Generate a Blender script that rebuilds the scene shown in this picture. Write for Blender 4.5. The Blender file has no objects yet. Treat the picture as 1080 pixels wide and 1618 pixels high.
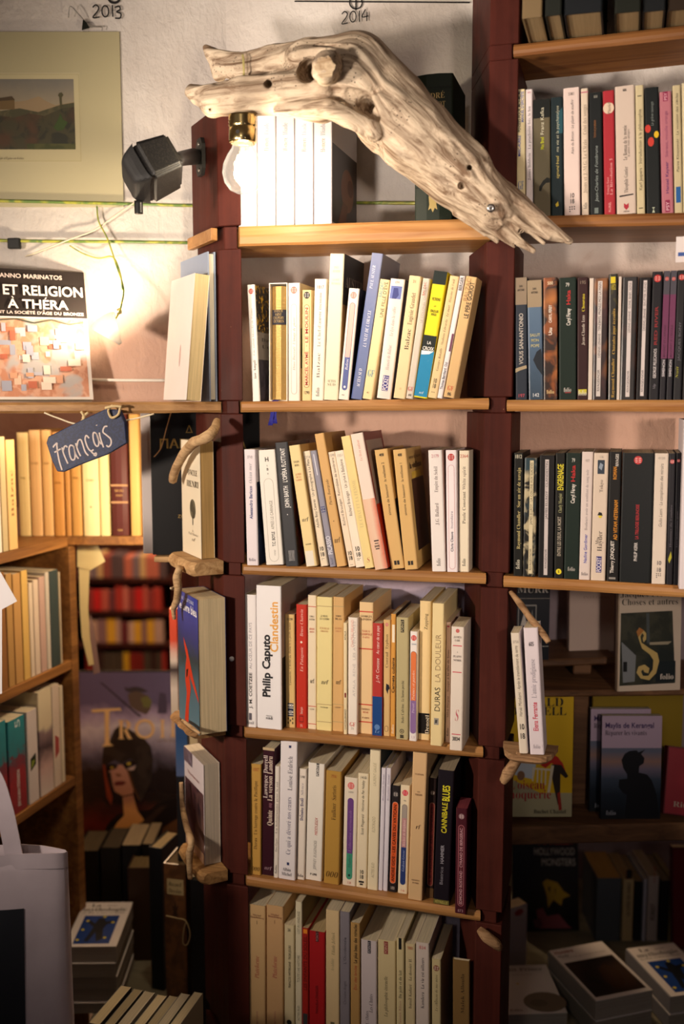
import bpy, bmesh, math, random, unicodedata
import numpy as np
from mathutils import Vector, Matrix, noise

# ------------------------------------------------------------------ camera, world, lights, exposure
SC = bpy.context.scene
COL = SC.collection
random.seed(7)
AZ, PT, FPX = math.radians(16.0), math.radians(6.5), 1573.0
EYE = Vector((0, 0, 1.5))
FW = Vector((-math.sin(AZ) * math.cos(PT), math.cos(AZ) * math.cos(PT), -math.sin(PT)))
RT = Vector((math.cos(AZ), math.sin(AZ), 0))
UP = RT.cross(FW)

cam = bpy.data.cameras.new('camera')
cam.sensor_fit = 'VERTICAL'; cam.sensor_height = 36.0; cam.sensor_width = 24.0
cam.lens = 36.0 * FPX / 1618.0
cam.clip_start = 0.05; cam.clip_end = 60
cam.dof.use_dof = True; cam.dof.focus_distance = 1.53; cam.dof.aperture_fstop = 2.3
camo = bpy.data.objects.new('camera', cam); COL.objects.link(camo)
camo.location = EYE
camo.rotation_euler = (math.radians(90) - PT, 0, AZ)
SC.camera = camo

world = bpy.data.worlds.new('shop_air'); SC.world = world
world.use_nodes = True
bg = world.node_tree.nodes['Background']
bg.inputs[0].default_value = (0.60, 0.68, 1.0, 1); bg.inputs[1].default_value = 0.035

def light(name, kind, loc, energy, color, target=None, **kw):
    l = bpy.data.lights.new(name, kind); l.energy = energy; l.color = color
    for k, v in kw.items(): setattr(l, k, v)
    o = bpy.data.objects.new(name, l); COL.objects.link(o); o.location = loc
    if target is not None:
        o.rotation_euler = (Vector(target) - Vector(loc)).to_track_quat('-Z', 'Y').to_euler()
    return o

# ------------------------------------------------------------------ pixel rays onto real planes (the frame counts as 1080 x 1618)
def ray(px, py):
    return FW + RT * ((px - 540) / FPX) - UP * ((py - 809) / FPX)
def at(px, py, Y):
    D = ray(px, py); return EYE + D * (Y / D.y)
def at_z(px, py, z):
    D = ray(px, py); return EYE + D * ((z - EYE.z) / D.z)
def at_d(px, py, d):
    return EYE + ray(px, py) * d
def at_p(px, py, P0, n):
    D = ray(px, py); return EYE + D * ((P0 - EYE).dot(n) / D.dot(n))

# the shop's shaded ceiling lamp behind the camera, the lamps of the rooms further in, and one added fill spot
light('shop_lamp', 'SPOT', (-1.30, 0.15, 1.51), 98, (1.0, 0.83, 0.68), (-0.40, 1.48, 1.46), shadow_soft_size=0.07, spot_size=math.radians(78), spot_blend=0.9)
light('upper_wall_fill', 'SPOT', (-0.72, 0.10, 1.36), 70, (1.0, 0.86, 0.74), (-0.36, 1.55, 2.06), shadow_soft_size=0.06, spot_size=math.radians(44), spot_blend=1.0)  # added fill spot, no such lamp seen; lifts the upper wall and driftwood
light('right_lamp', 'SPOT', (0.50, 0.10, 1.50), 46, (1.0, 0.80, 0.66), (0.06, 1.55, 1.48), shadow_soft_size=0.06, spot_size=math.radians(56), spot_blend=1.0)
light('shop_far_lamp', 'POINT', (-0.25, -1.3, 2.2), 18, (1.0, 0.84, 0.70), shadow_soft_size=0.12)
light('niche_lamp', 'POINT', (-1.04, 1.62, 1.44), 0.7, (1.0, 0.74, 0.44), shadow_soft_size=0.02)
light('passage_lamp', 'POINT', at_d(268, 800, 1.86), 5.0, (1.0, 0.76, 0.50), shadow_soft_size=0.02)
light('back_room_lamp', 'POINT', (-1.9, 3.9, 2.2), 150, (1.0, 0.66, 0.38), shadow_soft_size=0.12)

SC.view_settings.view_transform = 'Standard'
SC.view_settings.look = 'None'
SC.view_settings.gamma = 1.0
SC.view_settings.use_curve_mapping = False
SC.view_settings.exposure = 0.0
SC.cycles.max_bounces = 6
SC.cycles.use_denoising = True

# ------------------------------------------------------------------ materials
def lin(h):
    h = h.lstrip('#'); v = [int(h[i:i + 2], 16) / 255 for i in (0, 2, 4)]
    return tuple(x / 12.92 if x <= 0.04045 else ((x + 0.055) / 1.055) ** 2.4 for x in v) + (1,)
MATS = {}
class NT:
    def __init__(s, name):
        s.m = bpy.data.materials.new(name); s.m.use_nodes = True
        s.t = s.m.node_tree; s.t.nodes.clear()
        s.out = s.n('ShaderNodeOutputMaterial'); s.b = s.n('ShaderNodeBsdfPrincipled')
        s.l(s.b.outputs[0], s.out.inputs[0])
    def n(s, k, **kw):
        x = s.t.nodes.new(k)
        for a, v in kw.items(): setattr(x, a, v)
        return x
    def l(s, a, b): s.t.links.new(a, b)
    def coords(s, scale=(1, 1, 1), rot=(0, 0, 0), kind='Object'):
        c = s.n('ShaderNodeTexCoord'); mp = s.n('ShaderNodeMapping')
        mp.inputs['Scale'].default_value = scale; mp.inputs['Rotation'].default_value = rot
        s.l(c.outputs[kind], mp.inputs[0]); return mp.outputs[0]
    def noise(s, vec, scale, detail=3, rough=0.5, dist=0.0):
        x = s.n('ShaderNodeTexNoise'); x.inputs['Scale'].default_value = scale; x.inputs['Detail'].default_value = detail
        x.inputs['Roughness'].default_value = rough; x.inputs['Distortion'].default_value = dist
        if vec is not None: s.l(vec, x.inputs['Vector'])
        return x.outputs[0]
    def ramp(s, fac, stops):
        r = s.n('ShaderNodeValToRGB'); e = r.color_ramp.elements
        while len(e) < len(stops): e.new(0.5)
        for i, (p, c) in enumerate(stops):
            e[i].position = p; e[i].color = c if not isinstance(c, (int, float)) else (c, c, c, 1)
        s.l(fac, r.inputs[0]); return r.outputs[0]
    def mix(s, fac, a, b, mode='MIX'):
        x = s.n('ShaderNodeMix', data_type='RGBA', blend_type=mode)
        for inp, v in ((0, fac), (6, a), (7, b)):
            if hasattr(v, 'is_linked'): s.l(v, x.inputs[inp])
            elif isinstance(v, (int, float)): x.inputs[inp].default_value = v
            else: x.inputs[inp].default_value = v
        return x.outputs[2]
    def scale01(s, v, lo, hi):
        x = s.n('ShaderNodeMapRange'); x.inputs[1].default_value = lo; x.inputs[2].default_value = hi; s.l(v, x.inputs[0]); return x.outputs[0]
    def bump(s, h, strength, dist):
        x = s.n('ShaderNodeBump'); x.inputs['Strength'].default_value = strength; x.inputs['Distance'].default_value = dist
        s.l(h, x.inputs['Height']); s.l(x.outputs[0], s.b.inputs['Normal'])
    def setp(s, **kw):
        for k, v in kw.items():
            i = s.b.inputs[k]
            if hasattr(v, 'is_linked'): s.l(v, i)
            else: i.default_value = v

def m_flat(hexc, rough=0.55, spec=0.3, metal=0.0):
    k = ('flat', hexc, rough, spec, metal)
    if k not in MATS:
        t = NT('print_' + hexc.lstrip('#')); t.setp(**{'Base Color': lin(hexc), 'Roughness': rough, 'Specular IOR Level': spec, 'Metallic': metal}); MATS[k] = t.m
    return MATS[k]
def m_cover(hexc, rough=0.5, wear=0.12):
    k = ('cover', hexc, rough, wear)
    if k not in MATS:
        t = NT('cover_' + hexc.lstrip('#')); c = lin(hexc); wear *= 0.12 + 0.88 * min(1, sum(c[:3]) / 1.2)
        v = t.coords(); a = t.noise(v, 26, 4, 0.6); b = t.noise(v, 160, 3, 0.7)
        f = t.ramp(a, [(0.35, 0.0), (0.75, wear)])
        dark = tuple(x * 0.72 for x in c[:3]) + (1,)
        c1 = t.mix(f, c, dark)
        f2 = t.ramp(b, [(0.62, 0.0), (0.8, wear * 0.8)])
        t.setp(**{'Base Color': t.mix(f2, c1, (0.75, 0.68, 0.58, 1)), 'Roughness': rough, 'Specular IOR Level': 0.25})
        t.bump(b, 0.08, 0.0006); MATS[k] = t.m
    return MATS[k]
def m_pages(hexc='E8D9B8'):
    k = ('pages', hexc)
    if k not in MATS:
        t = NT('page_edges'); c = lin(hexc)
        v = t.coords((2600, 14, 14)); a = t.noise(v, 1.0, 2, 0.6)
        v2 = t.coords((300, 6, 6)); b = t.noise(v2, 1.0, 2, 0.5)
        f = t.ramp(a, [(0.30, 0.55), (0.62, 0.0)])
        f2 = t.ramp(b, [(0.35, 0.25), (0.65, 0.0)])
        d = tuple(x * 0.45 for x in c[:3]) + (1,)
        t.setp(**{'Base Color': t.mix(f2, t.mix(f, c, d), d), 'Roughness': 0.85, 'Specular IOR Level': 0.1})
        t.bump(a, 0.35, 0.0008); MATS[k] = t.m
    return MATS[k]
def m_speckle(c1, c2, c3=None, scale=60, thr=0.55, rough=0.35):
    k = ('speck', c1, c2, c3, scale, thr)
    if k not in MATS:
        t = NT('printed_picture'); v = t.coords(); a = t.noise(v, scale, 3, 0.55, 0.6); b = t.noise(v, scale * 0.45, 2, 0.5, 0.3)
        col = t.mix(t.ramp(a, [(thr - 0.05, 0.0), (thr + 0.05, 1.0)]), lin(c1), lin(c2))
        if c3: col = t.mix(t.ramp(b, [(0.5, 0.0), (0.62, 1.0)]), col, lin(c3))
        t.setp(**{'Base Color': col, 'Roughness': rough}); MATS[k] = t.m
    return MATS[k]
def m_grad(stops, axis=2, size=1.0, noise_amt=0.15, nscale=20, rough=0.35, off=0.0):
    """A printed picture shading through STOPS along the object's AXIS over SIZE metres."""
    k = ('grad', str(stops), axis, size, noise_amt, nscale, off)
    if k not in MATS:
        t = NT('printed_picture'); c = t.n('ShaderNodeTexCoord'); sp = t.n('ShaderNodeSeparateXYZ'); t.l(c.outputs['Object'], sp.inputs[0])
        a = t.noise(c.outputs['Object'], nscale, 4, 0.6, 0.5)
        m1 = t.n('ShaderNodeMath', operation='MULTIPLY_ADD'); t.l(sp.outputs[axis], m1.inputs[0]); m1.inputs[1].default_value = 1.0 / size; m1.inputs[2].default_value = off - noise_amt * 0.5
        m2 = t.n('ShaderNodeMath', operation='MULTIPLY_ADD'); t.l(a, m2.inputs[0]); m2.inputs[1].default_value = noise_amt; t.l(m1.outputs[0], m2.inputs[2])
        t.setp(**{'Base Color': t.ramp(m2.outputs[0], [(p, lin(h)) for p, h in stops]), 'Roughness': rough}); MATS[k] = t.m
    return MATS[k]
def m_wood(name, c1, c2, axis='x', rough=0.5, knots=True, scale=1.0):
    k = ('wood', name)
    if k not in MATS:
        t = NT(name)
        s = {'x': (3, 55, 55), 'y': (55, 3, 55), 'z': (55, 55, 3)}[axis]
        v = t.coords(tuple(q * scale for q in s)); a = t.noise(v, 1.0, 5, 0.62, 1.1)
        s2 = {'x': (1.5, 9, 9), 'y': (9, 1.5, 9), 'z': (9, 9, 1.5)}[axis]
        b = t.noise(t.coords(tuple(q * scale for q in s2)), 1.0, 3, 0.5, 0.4)
        col = t.mix(t.ramp(a, [(0.32, 0.0), (0.68, 1.0)]), lin(c2), lin(c1))
        dk = tuple(q * 0.62 for q in lin(c2)[:3]) + (1,)
        col = t.mix(t.ramp(b, [(0.40, 0.55), (0.60, 0.0)]), col, dk)
        if knots:
            vo = t.n('ShaderNodeTexVoronoi'); vo.inputs['Scale'].default_value = 7
            t.l(t.coords(), vo.inputs['Vector'])
            col = t.mix(t.ramp(vo.outputs['Distance'], [(0.03, 0.75), (0.09, 0.0)]), col, tuple(q * 0.3 for q in lin(c2)[:3]) + (1,))
        t.setp(**{'Base Color': col, 'Roughness': rough, 'Specular IOR Level': 0.35}); t.bump(a, 0.25, 0.002); MATS[k] = t.m
    return MATS[k]
def m_paint():
    k = 'paint'
    if k not in MATS:
        t = NT('oxblood_painted_wood'); v = t.coords(); g = t.noise(t.coords((60, 60, 3.0)), 1.0, 4, 0.6, 0.4)
        a = t.noise(v, 10, 5, 0.65); chips = t.noise(t.coords((34, 34, 16)), 1.0, 6, 0.75)
        col = t.mix(t.ramp(g, [(0.3, 0.0), (0.7, 1.0)]), lin('3A1A15'), lin('4C221B'))
        col = t.mix(t.ramp(a, [(0.45, 0.0), (0.75, 0.6)]), col, lin('542820'))
        col = t.mix(t.ramp(chips, [(0.70, 0.0), (0.735, 0.85)]), col, lin('A87A58'))
        t.setp(**{'Base Color': col, 'Roughness': t.ramp(a, [(0.3, 0.48), (0.7, 0.62)]), 'Specular IOR Level': 0.10}); t.bump(g, 0.3, 0.0015); MATS[k] = t.m
    return MATS[k]
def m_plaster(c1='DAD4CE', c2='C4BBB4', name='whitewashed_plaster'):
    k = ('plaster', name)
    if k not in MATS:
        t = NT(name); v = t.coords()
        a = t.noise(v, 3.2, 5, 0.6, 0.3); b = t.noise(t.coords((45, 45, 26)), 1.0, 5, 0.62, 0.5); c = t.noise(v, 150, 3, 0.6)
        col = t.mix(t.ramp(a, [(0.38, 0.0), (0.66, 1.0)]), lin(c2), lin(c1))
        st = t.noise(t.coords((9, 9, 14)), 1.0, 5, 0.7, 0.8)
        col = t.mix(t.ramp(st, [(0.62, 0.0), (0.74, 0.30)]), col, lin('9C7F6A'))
        if name == 'whitewashed_plaster':   # plaster pinkish below the top shelf; lower down, bluish shade painted in as lilac
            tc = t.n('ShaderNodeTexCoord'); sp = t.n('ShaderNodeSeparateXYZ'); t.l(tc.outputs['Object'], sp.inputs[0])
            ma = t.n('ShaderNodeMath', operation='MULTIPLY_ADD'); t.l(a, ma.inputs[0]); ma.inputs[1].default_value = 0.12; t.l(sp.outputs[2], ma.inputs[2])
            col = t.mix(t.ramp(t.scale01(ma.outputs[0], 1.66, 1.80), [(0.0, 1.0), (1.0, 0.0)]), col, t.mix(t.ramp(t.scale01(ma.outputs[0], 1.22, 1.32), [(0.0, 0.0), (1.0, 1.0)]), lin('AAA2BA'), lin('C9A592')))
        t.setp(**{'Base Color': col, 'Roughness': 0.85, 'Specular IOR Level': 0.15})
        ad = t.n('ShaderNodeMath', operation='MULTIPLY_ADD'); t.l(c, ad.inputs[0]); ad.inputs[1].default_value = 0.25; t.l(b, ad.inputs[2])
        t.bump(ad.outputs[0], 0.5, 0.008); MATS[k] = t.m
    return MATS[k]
def m_drift(name='driftwood', c1='B8A58E', c2='7E6650', ax=(1, 0, 0), holes=True):
    k = ('drift', name)
    if k not in MATS:
        t = NT(name); v = t.coords()
        rot = (0, math.atan2(ax[2], ax[0]) if True else 0, 0)
        gv = t.coords((6, 80, 80), rot)
        if name == 'driftwood':   # grain that follows the branch, carried by the mesh
            at_ = t.n('ShaderNodeAttribute', attribute_name='grain'); mp = t.n('ShaderNodeMapping'); mp.inputs['Scale'].default_value = (6, 80, 80); t.l(at_.outputs['Vector'], mp.inputs[0]); gv = mp.outputs[0]
        g = t.noise(gv, 1.0, 6, 0.68, 0.9); a = t.noise(v, 14, 5, 0.6); f = t.noise(v, 260, 3, 0.6)
        col = t.mix(t.ramp(g, [(0.36, 0.0), (0.56, 1.0)]), lin(c2), lin(c1))
        col = t.mix(t.ramp(a, [(0.36, 0.35), (0.52, 0.0)]), col, lin(c2))
        if holes:
            vo = t.n('ShaderNodeTexVoronoi'); vo.inputs['Scale'].default_value = 190; t.l(v, vo.inputs['Vector'])
            hm = t.ramp(vo.outputs['Distance'], [(0.16, 1.0), (0.26, 0.0)]); ms = t.ramp(t.noise(v, 24, 3, 0.5), [(0.54, 0.0), (0.62, 0.9)])
            mm = t.n('ShaderNodeMath', operation='MULTIPLY'); t.l(hm, mm.inputs[0]); t.l(ms, mm.inputs[1])
            col = t.mix(mm.outputs[0], col, lin('2A1D14'))
        t.setp(**{'Base Color': col, 'Roughness': 0.72, 'Specular IOR Level': 0.25})
        ad = t.n('ShaderNodeMath', operation='MULTIPLY_ADD'); t.l(f, ad.inputs[0]); ad.inputs[1].default_value = 0.2; t.l(g, ad.inputs[2])
        t.bump(ad.outputs[0], 0.6, 0.004); MATS[k] = t.m
    return MATS[k]
def m_cloth(hexc, name='canvas'):
    k = ('cloth', hexc)
    if k not in MATS:
        t = NT(name); w = t.n('ShaderNodeTexWave', wave_type='BANDS', bands_direction='X'); w.inputs['Scale'].default_value = 420; t.l(t.coords(), w.inputs['Vector'])
        w2 = t.n('ShaderNodeTexWave', wave_type='BANDS', bands_direction='Z'); w2.inputs['Scale'].default_value = 420; t.l(t.coords(), w2.inputs['Vector'])
        m = t.n('ShaderNodeMath', operation='ADD'); t.l(w.outputs[1], m.inputs[0]); t.l(w2.outputs[1], m.inputs[1])
        c = lin(hexc); a = t.noise(t.coords(), 18, 4, 0.6)
        t.setp(**{'Base Color': t.mix(t.ramp(a, [(0.35, 0.25), (0.65, 0.0)]), c, tuple(q * 0.7 for q in c[:3]) + (1,)), 'Roughness': 0.9, 'Specular IOR Level': 0.1}); t.bump(m.outputs[0], 0.3, 0.0006); MATS[k] = t.m
    return MATS[k]
def m_emit(hexc, strength):
    k = ('emit', hexc, strength)
    if k not in MATS:
        t = NT('glow'); t.setp(**{'Base Color': lin(hexc), 'Emission Color': lin(hexc), 'Emission Strength': strength}); MATS[k] = t.m
    return MATS[k]
def m_glass(glow=0.0):
    k = ('glass', glow)
    if k not in MATS:
        t = NT('clear_bulb_glass'); t.t.nodes.remove(t.b)
        tr = t.n('ShaderNodeBsdfTransparent'); tr.inputs[0].default_value = (0.97, 0.97, 0.97, 1); gl = t.n('ShaderNodeBsdfGlossy'); gl.inputs['Roughness'].default_value = 0.03
        lw = t.n('ShaderNodeLayerWeight'); lw.inputs[0].default_value = 0.28; mx = t.n('ShaderNodeMixShader')
        t.l(lw.outputs['Facing'], mx.inputs[0]); t.l(tr.outputs[0], mx.inputs[1]); t.l(gl.outputs[0], mx.inputs[2])
        em = t.n('ShaderNodeEmission'); em.inputs[0].default_value = (1, .88, .68, 1); em.inputs[1].default_value = glow; ad = t.n('ShaderNodeAddShader')
        t.l(mx.outputs[0], ad.inputs[0]); t.l(em.outputs[0], ad.inputs[1]); t.l(ad.outputs[0] if glow else mx.outputs[0], t.out.inputs[0]); MATS[k] = t.m
    return MATS[k]

# ------------------------------------------------------------------ object helpers
def link(name, data, parent=None, mw=None):
    o = bpy.data.objects.new(name, data); COL.objects.link(o)
    if parent is not None: o.parent = parent
    elif mw is not None: o.matrix_world = mw
    return o
def tag(o, label=None, cat=None, group=None, kind=None):
    if label: o['label'] = label
    if cat: o['category'] = cat
    if group: o['group'] = group
    if kind: o['kind'] = kind
    return o
def empty(name, mw, label, cat, group=None):
    o = link(name, None, None, mw); o.empty_display_size = 0.02
    return tag(o, label, cat, group)
class MB:
    def __init__(s): s.v = []; s.f = []; s.mi = []; s.mats = []
    def mat(s, m):
        if m not in s.mats: s.mats.append(m)
        return s.mats.index(m)
    def add(s, vs, fs, m):
        b = len(s.v); i = s.mat(m); s.v.extend([tuple(p) for p in vs]); s.f.extend([tuple(b + k for k in f) for f in fs]); s.mi.extend([i] * len(fs)); return s
    def box(s, lo, hi, m):
        x0, y0, z0 = lo; x1, y1, z1 = hi
        return s.add([(x0, y0, z0), (x1, y0, z0), (x1, y1, z0), (x0, y1, z0), (x0, y0, z1), (x1, y0, z1), (x1, y1, z1), (x0, y1, z1)],
                     [(0, 3, 2, 1), (4, 5, 6, 7), (0, 1, 5, 4), (1, 2, 6, 5), (2, 3, 7, 6), (3, 0, 4, 7)], m)
    def prism(s, poly, z0, z1, m):
        n = len(poly); z0 = z0 if callable(z0) else (lambda x, y, c=z0: c); z1 = z1 if callable(z1) else (lambda x, y, c=z1: c)
        vs = [(x, y, z0(x, y)) for x, y in poly] + [(x, y, z1(x, y)) for x, y in poly]
        fs = [tuple(range(n - 1, -1, -1)), tuple(range(n, 2 * n))] + [(i, (i + 1) % n, n + (i + 1) % n, n + i) for i in range(n)]
        return s.add(vs, fs, m)
    def build(s, name, parent=None, mw=None, smooth=False, bevel=0.0, seg=2):
        me = bpy.data.meshes.new(name); me.from_pydata(s.v, [], s.f)
        for m in s.mats: me.materials.append(m)
        me.polygons.foreach_set('material_index', s.mi)
        if smooth: me.polygons.foreach_set('use_smooth', [True] * len(s.f))
        me.update()
        if bevel:
            bm = bmesh.new(); bm.from_mesh(me)
            bmesh.ops.bevel(bm, geom=list(bm.edges) + list(bm.verts), offset=bevel, segments=seg, affect='EDGES', profile=0.5, clamp_overlap=True)
            bm.to_mesh(me); bm.free()
        return link(name, me, parent, mw)
def smooth_path(pts, n=6):
    P = [Vector(p) for p in pts]
    if len(P) < 3: return P
    out = []
    for i in range(len(P) - 1):
        p0, p1, p2, p3 = P[max(i - 1, 0)], P[i], P[i + 1], P[min(i + 2, len(P) - 1)]
        for k in range(n):
            t = k / n
            out.append(0.5 * ((2 * p1) + (p2 - p0) * t + (2 * p0 - 5 * p1 + 4 * p2 - p3) * t * t + (3 * p1 - p0 - 3 * p2 + p3) * t ** 3))
    out.append(P[-1]); return out
def tube_into(mb, pts, r, m, sides=8, n=6, jitter=0.0, flat=1.0):
    """Tube through PTS; R a number or one radius per point."""
    P = smooth_path(pts, n); N = len(P)
    rs = [r] * N if isinstance(r, (int, float)) else [float(np.interp(i / (N - 1) * (len(r) - 1), range(len(r)), r)) for i in range(N)]
    vs = []; fs = []; ref = None
    for i, p in enumerate(P):
        t = (P[min(i + 1, N - 1)] - P[max(i - 1, 0)]).normalized()
        if ref is None: ref = t.orthogonal().normalized()
        ref = (ref - t * ref.dot(t)).normalized(); b = t.cross(ref)
        for k in range(sides):
            a = 2 * math.pi * k / sides; rr = rs[i]
            if jitter: rr *= 1 + jitter * noise.noise(Vector((p.x * 40 + math.cos(a) * 1.3, p.y * 40 + math.sin(a) * 1.3, p.z * 40)))
            vs.append(p + (ref * math.cos(a) + b * math.sin(a) * flat) * rr)
    for i in range(N - 1):
        for k in range(sides):
            k2 = (k + 1) % sides
            fs.append((i * sides + k, i * sides + k2, (i + 1) * sides + k2, (i + 1) * sides + k))
    fs.append(tuple(range(sides - 1, -1, -1))); fs.append(tuple((N - 1) * sides + k for k in range(sides)))
    mb.add(vs, fs, m)
def tube(name, pts, r, m, parent=None, sides=8, n=6, jitter=0.0, flat=1.0):
    mb = MB(); tube_into(mb, pts, r, m, sides, n, jitter, flat); return mb.build(name, parent, smooth=True)
def lathe(name, prof, m, parent=None, mw=None, n=24):
    vs = []; fs = []; k = len(prof)
    for i in range(n):
        a = 2 * math.pi * i / n
        vs += [(r * math.cos(a), r * math.sin(a), z) for r, z in prof]
    for i in range(n):
        j = (i + 1) % n
        fs += [(i * k + q, j * k + q, j * k + q + 1, i * k + q + 1) for q in range(k - 1)]
    mb = MB(); mb.add(vs, fs, m); return mb.build(name, parent, mw, smooth=True)

# ------------------------------------------------------------------ lettering: glyph outlines laid out letter by letter
_fc = bpy.data.curves.new('type', 'FONT'); _fo = bpy.data.objects.new('type', _fc); _ts = bpy.data.scenes.new('type_setting'); _tv = _ts.view_layers[0]; _ts.collection.objects.link(_fo); _fc.resolution_u = 3
ACC = {'\u0300': '`', '\u0301': '\u00b4', '\u0302': '^', '\u0308': '\u00a8', '\u0327': '\u00b8'}
STY = {'sans': (0, 0.0, 0.0), 'bold': (0, 0.020, 0.0), 'heavy': (0, 0.036, 0.0), 'slant': (0, 0.0, 0.2), 'serif': (1, -0.008, 0.0), 'ital': (1, -0.014, 0.22)}   # serif letters, outline offset, shear
GL = {}
def _mesh(s):
    _fc.body = s
    me = bpy.data.meshes.new_from_object(_fo)
    v = [(p.co.x, p.co.y) for p in me.vertices]; f = [tuple(p.vertices) for p in me.polygons]; bpy.data.meshes.remove(me); return v, f
def _w(v): return (max(p[0] for p in v) - min(p[0] for p in v)) if v else 0
_II = _w(_mesh('II')[0])
def glyph(ch, style):
    k = (ch, style)
    if k not in GL:
        c = ch; ser, off, shr = STY[style]
        if ser:
            if 'A' <= c <= 'Z': c = chr(0x1D400 + ord(c) - 65)
            elif 'a' <= c <= 'z': c = chr(0x1D41A + ord(c) - 97)
            elif c.isdigit(): c = chr(0x1D7CE + ord(c) - 48)
        _fc.offset = 0.0
        adv = _w(_mesh('I' + c + 'I')[0]) - _II
        _fc.offset = off
        v, f = _mesh(c) if c.strip() else ([], [])
        _fc.offset = 0.0
        GL[k] = ([(x + shr * y, y) for x, y in v], f, adv)
    return GL[k]
def layout(s, style):
    V = []; F = []; x = 0.0
    for ch in s:
        if ch == ' ': x += 0.30; continue
        dec = unicodedata.normalize('NFD', ch)
        v, f, adv = glyph(dec[0], style)
        b = len(V); V += [(px + x, py) for px, py in v]; F += [tuple(b + i for i in q) for q in f]
        for cmb in dec[1:]:
            if cmb in ACC and v:
                av, af, _ = glyph(ACC[cmb], 'sans')
                if not av: continue
                cx = x + (min(p[0] for p in v) + max(p[0] for p in v)) / 2; acx = (min(p[0] for p in av) + max(p[0] for p in av)) / 2
                dy = 0.0 if cmb == '\u0327' else (max(p[1] for p in v) + 0.05 - min(p[1] for p in av))
                b = len(V); V += [(px - acx + cx, py + dy) for px, py in av]; F += [tuple(b + i for i in q) for q in af]
        x += adv
    return V, F, max(x, 0.01)
def text_into(mb, s, m, o, ex, ey, length=None, height=None, style='sans', align='l'):
    """Lay S out from O along EX with letters up along EY; HEIGHT is the capital height, LENGTH the run (None: natural)."""
    V, F, W = layout(s, style)
    if not F: return
    if height is None: height = 0.69 * length / W
    sy = height / 0.69; sx = sy if length is None else length / W
    dx = {'l': 0, 'c': -W * sx / 2, 'r': -W * sx}[align]
    mb.add([o + ex * (x * sx + dx) + ey * (y * sy) for x, y in V], F, m)
def ribbon_into(mb, strokes, m, o, ex, ey, sc, w):
    """Handwriting: each stroke a flat band W wide along its smoothed points."""
    for st in strokes:
        P = [(p.x, p.y) for p in smooth_path([Vector((a, b, 0)) for a, b in st], 5)]
        vs = []; n = len(P)
        for i, (x, y) in enumerate(P):
            tx, ty = P[min(i + 1, n - 1)][0] - P[max(i - 1, 0)][0], P[min(i + 1, n - 1)][1] - P[max(i - 1, 0)][1]
            L = math.hypot(tx, ty) or 1; nx, ny = -ty / L, tx / L
            for sgn in (1, -1): vs.append(o + ex * (x * sc + nx * w * sgn) + ey * (y * sc + ny * w * sgn))
        mb.add(vs, [(2 * i, 2 * i + 1, 2 * i + 3, 2 * i + 2) for i in range(n - 1)], m)
def ell(cx, cy, rx, ry, n=20): return [(cx + rx * math.cos(2 * math.pi * i / n), cy + ry * math.sin(2 * math.pi * i / n)) for i in range(n)]
def stadium(x0, x1, z0, z1, n=6):
    r = min((x1 - x0) / 2, (z1 - z0) / 2); cx = (x0 + x1) / 2; out = []
    for i in range(n + 1): a = math.pi * i / n; out.append((cx + r * math.cos(a), z1 - r + r * math.sin(a)))
    for i in range(n + 1): a = math.pi + math.pi * i / n; out.append((cx + r * math.cos(a), z0 + r + r * math.sin(a)))
    return out
COV = {}
def picture(parent, o, ex, ey, W, H, items, name='cover_picture', lift=0.00025, tname='lettering'):
    """Flat print on a face: polygons in fractions of W x H, later ones a hair prouder, then text."""
    nrm = ex.cross(ey); pm = MB(); tm = MB(); k = 1
    for it in items:
        if it[0] == 'text':
            _, s, x, y, hgt, colr, style = it[:7]; ln = it[7] * W if len(it) > 7 and it[7] else None; al = it[8] if len(it) > 8 else 'c'
            if ln and al == 'c': base = o + ex * (x * W - ln / 2) + ey * (y * H)
            else: base = o + ex * (x * W) + ey * (y * H)
            text_into(tm, s, m_flat(colr), base + nrm * lift * (k + 1.5), ex, ey, ln, hgt * H, style, 'l' if ln else al)
        else:
            pts = it[2] if it[0] == 'poly' else ell(*it[2])
            m = it[1] if not isinstance(it[1], str) else m_flat(it[1], 0.4)
            pm.add([o + ex * (x * W) + ey * (y * H) + nrm * lift * k for x, y in pts], [tuple(range(len(pts)))], m); k += 0.34
    parent = COV.get(parent.name, parent)
    if pm.f: pm.build(name, parent)
    if tm.f: tm.build(tname, parent)
def rect(x0, y0, x1, y1): return [(x0, y0), (x1, y0), (x1, y1), (x0, y1)]

# ------------------------------------------------------------------ the room
ZV = Vector((0, 0, 1))
FH = Vector((-math.sin(AZ), math.cos(AZ), 0)); NC = -FH          # level view direction, and the one facing back
def ah(px, py, dh): return at_p(px, py, EYE + FH * dh, NC)         # on the upright plane DH in front of the eye
YF, YW = 1.478, 1.640                                             # shelf fronts, wall
KX = at(360, 300, YW).x
XA, XB = at(346.5, 500, YF).x, at(384.5, 700, YF).x               # left post
XC, XD = at(767.5, 450, YF).x, at(812, 450, YF).x                 # centre post
DK = (Vector((KX, YW, 0)) - EYE).dot(FH)                          # depth of the left wall
Z_LEFT = 1.474
Z_RCUT = at(900, 929, 1.62).z
def struct(o): return tag(o, kind='structure')
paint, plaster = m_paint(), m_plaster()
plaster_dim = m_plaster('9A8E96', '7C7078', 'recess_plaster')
plaster_pink = m_plaster('C9A79A', 'B48F84', 'niche_plaster')

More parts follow.
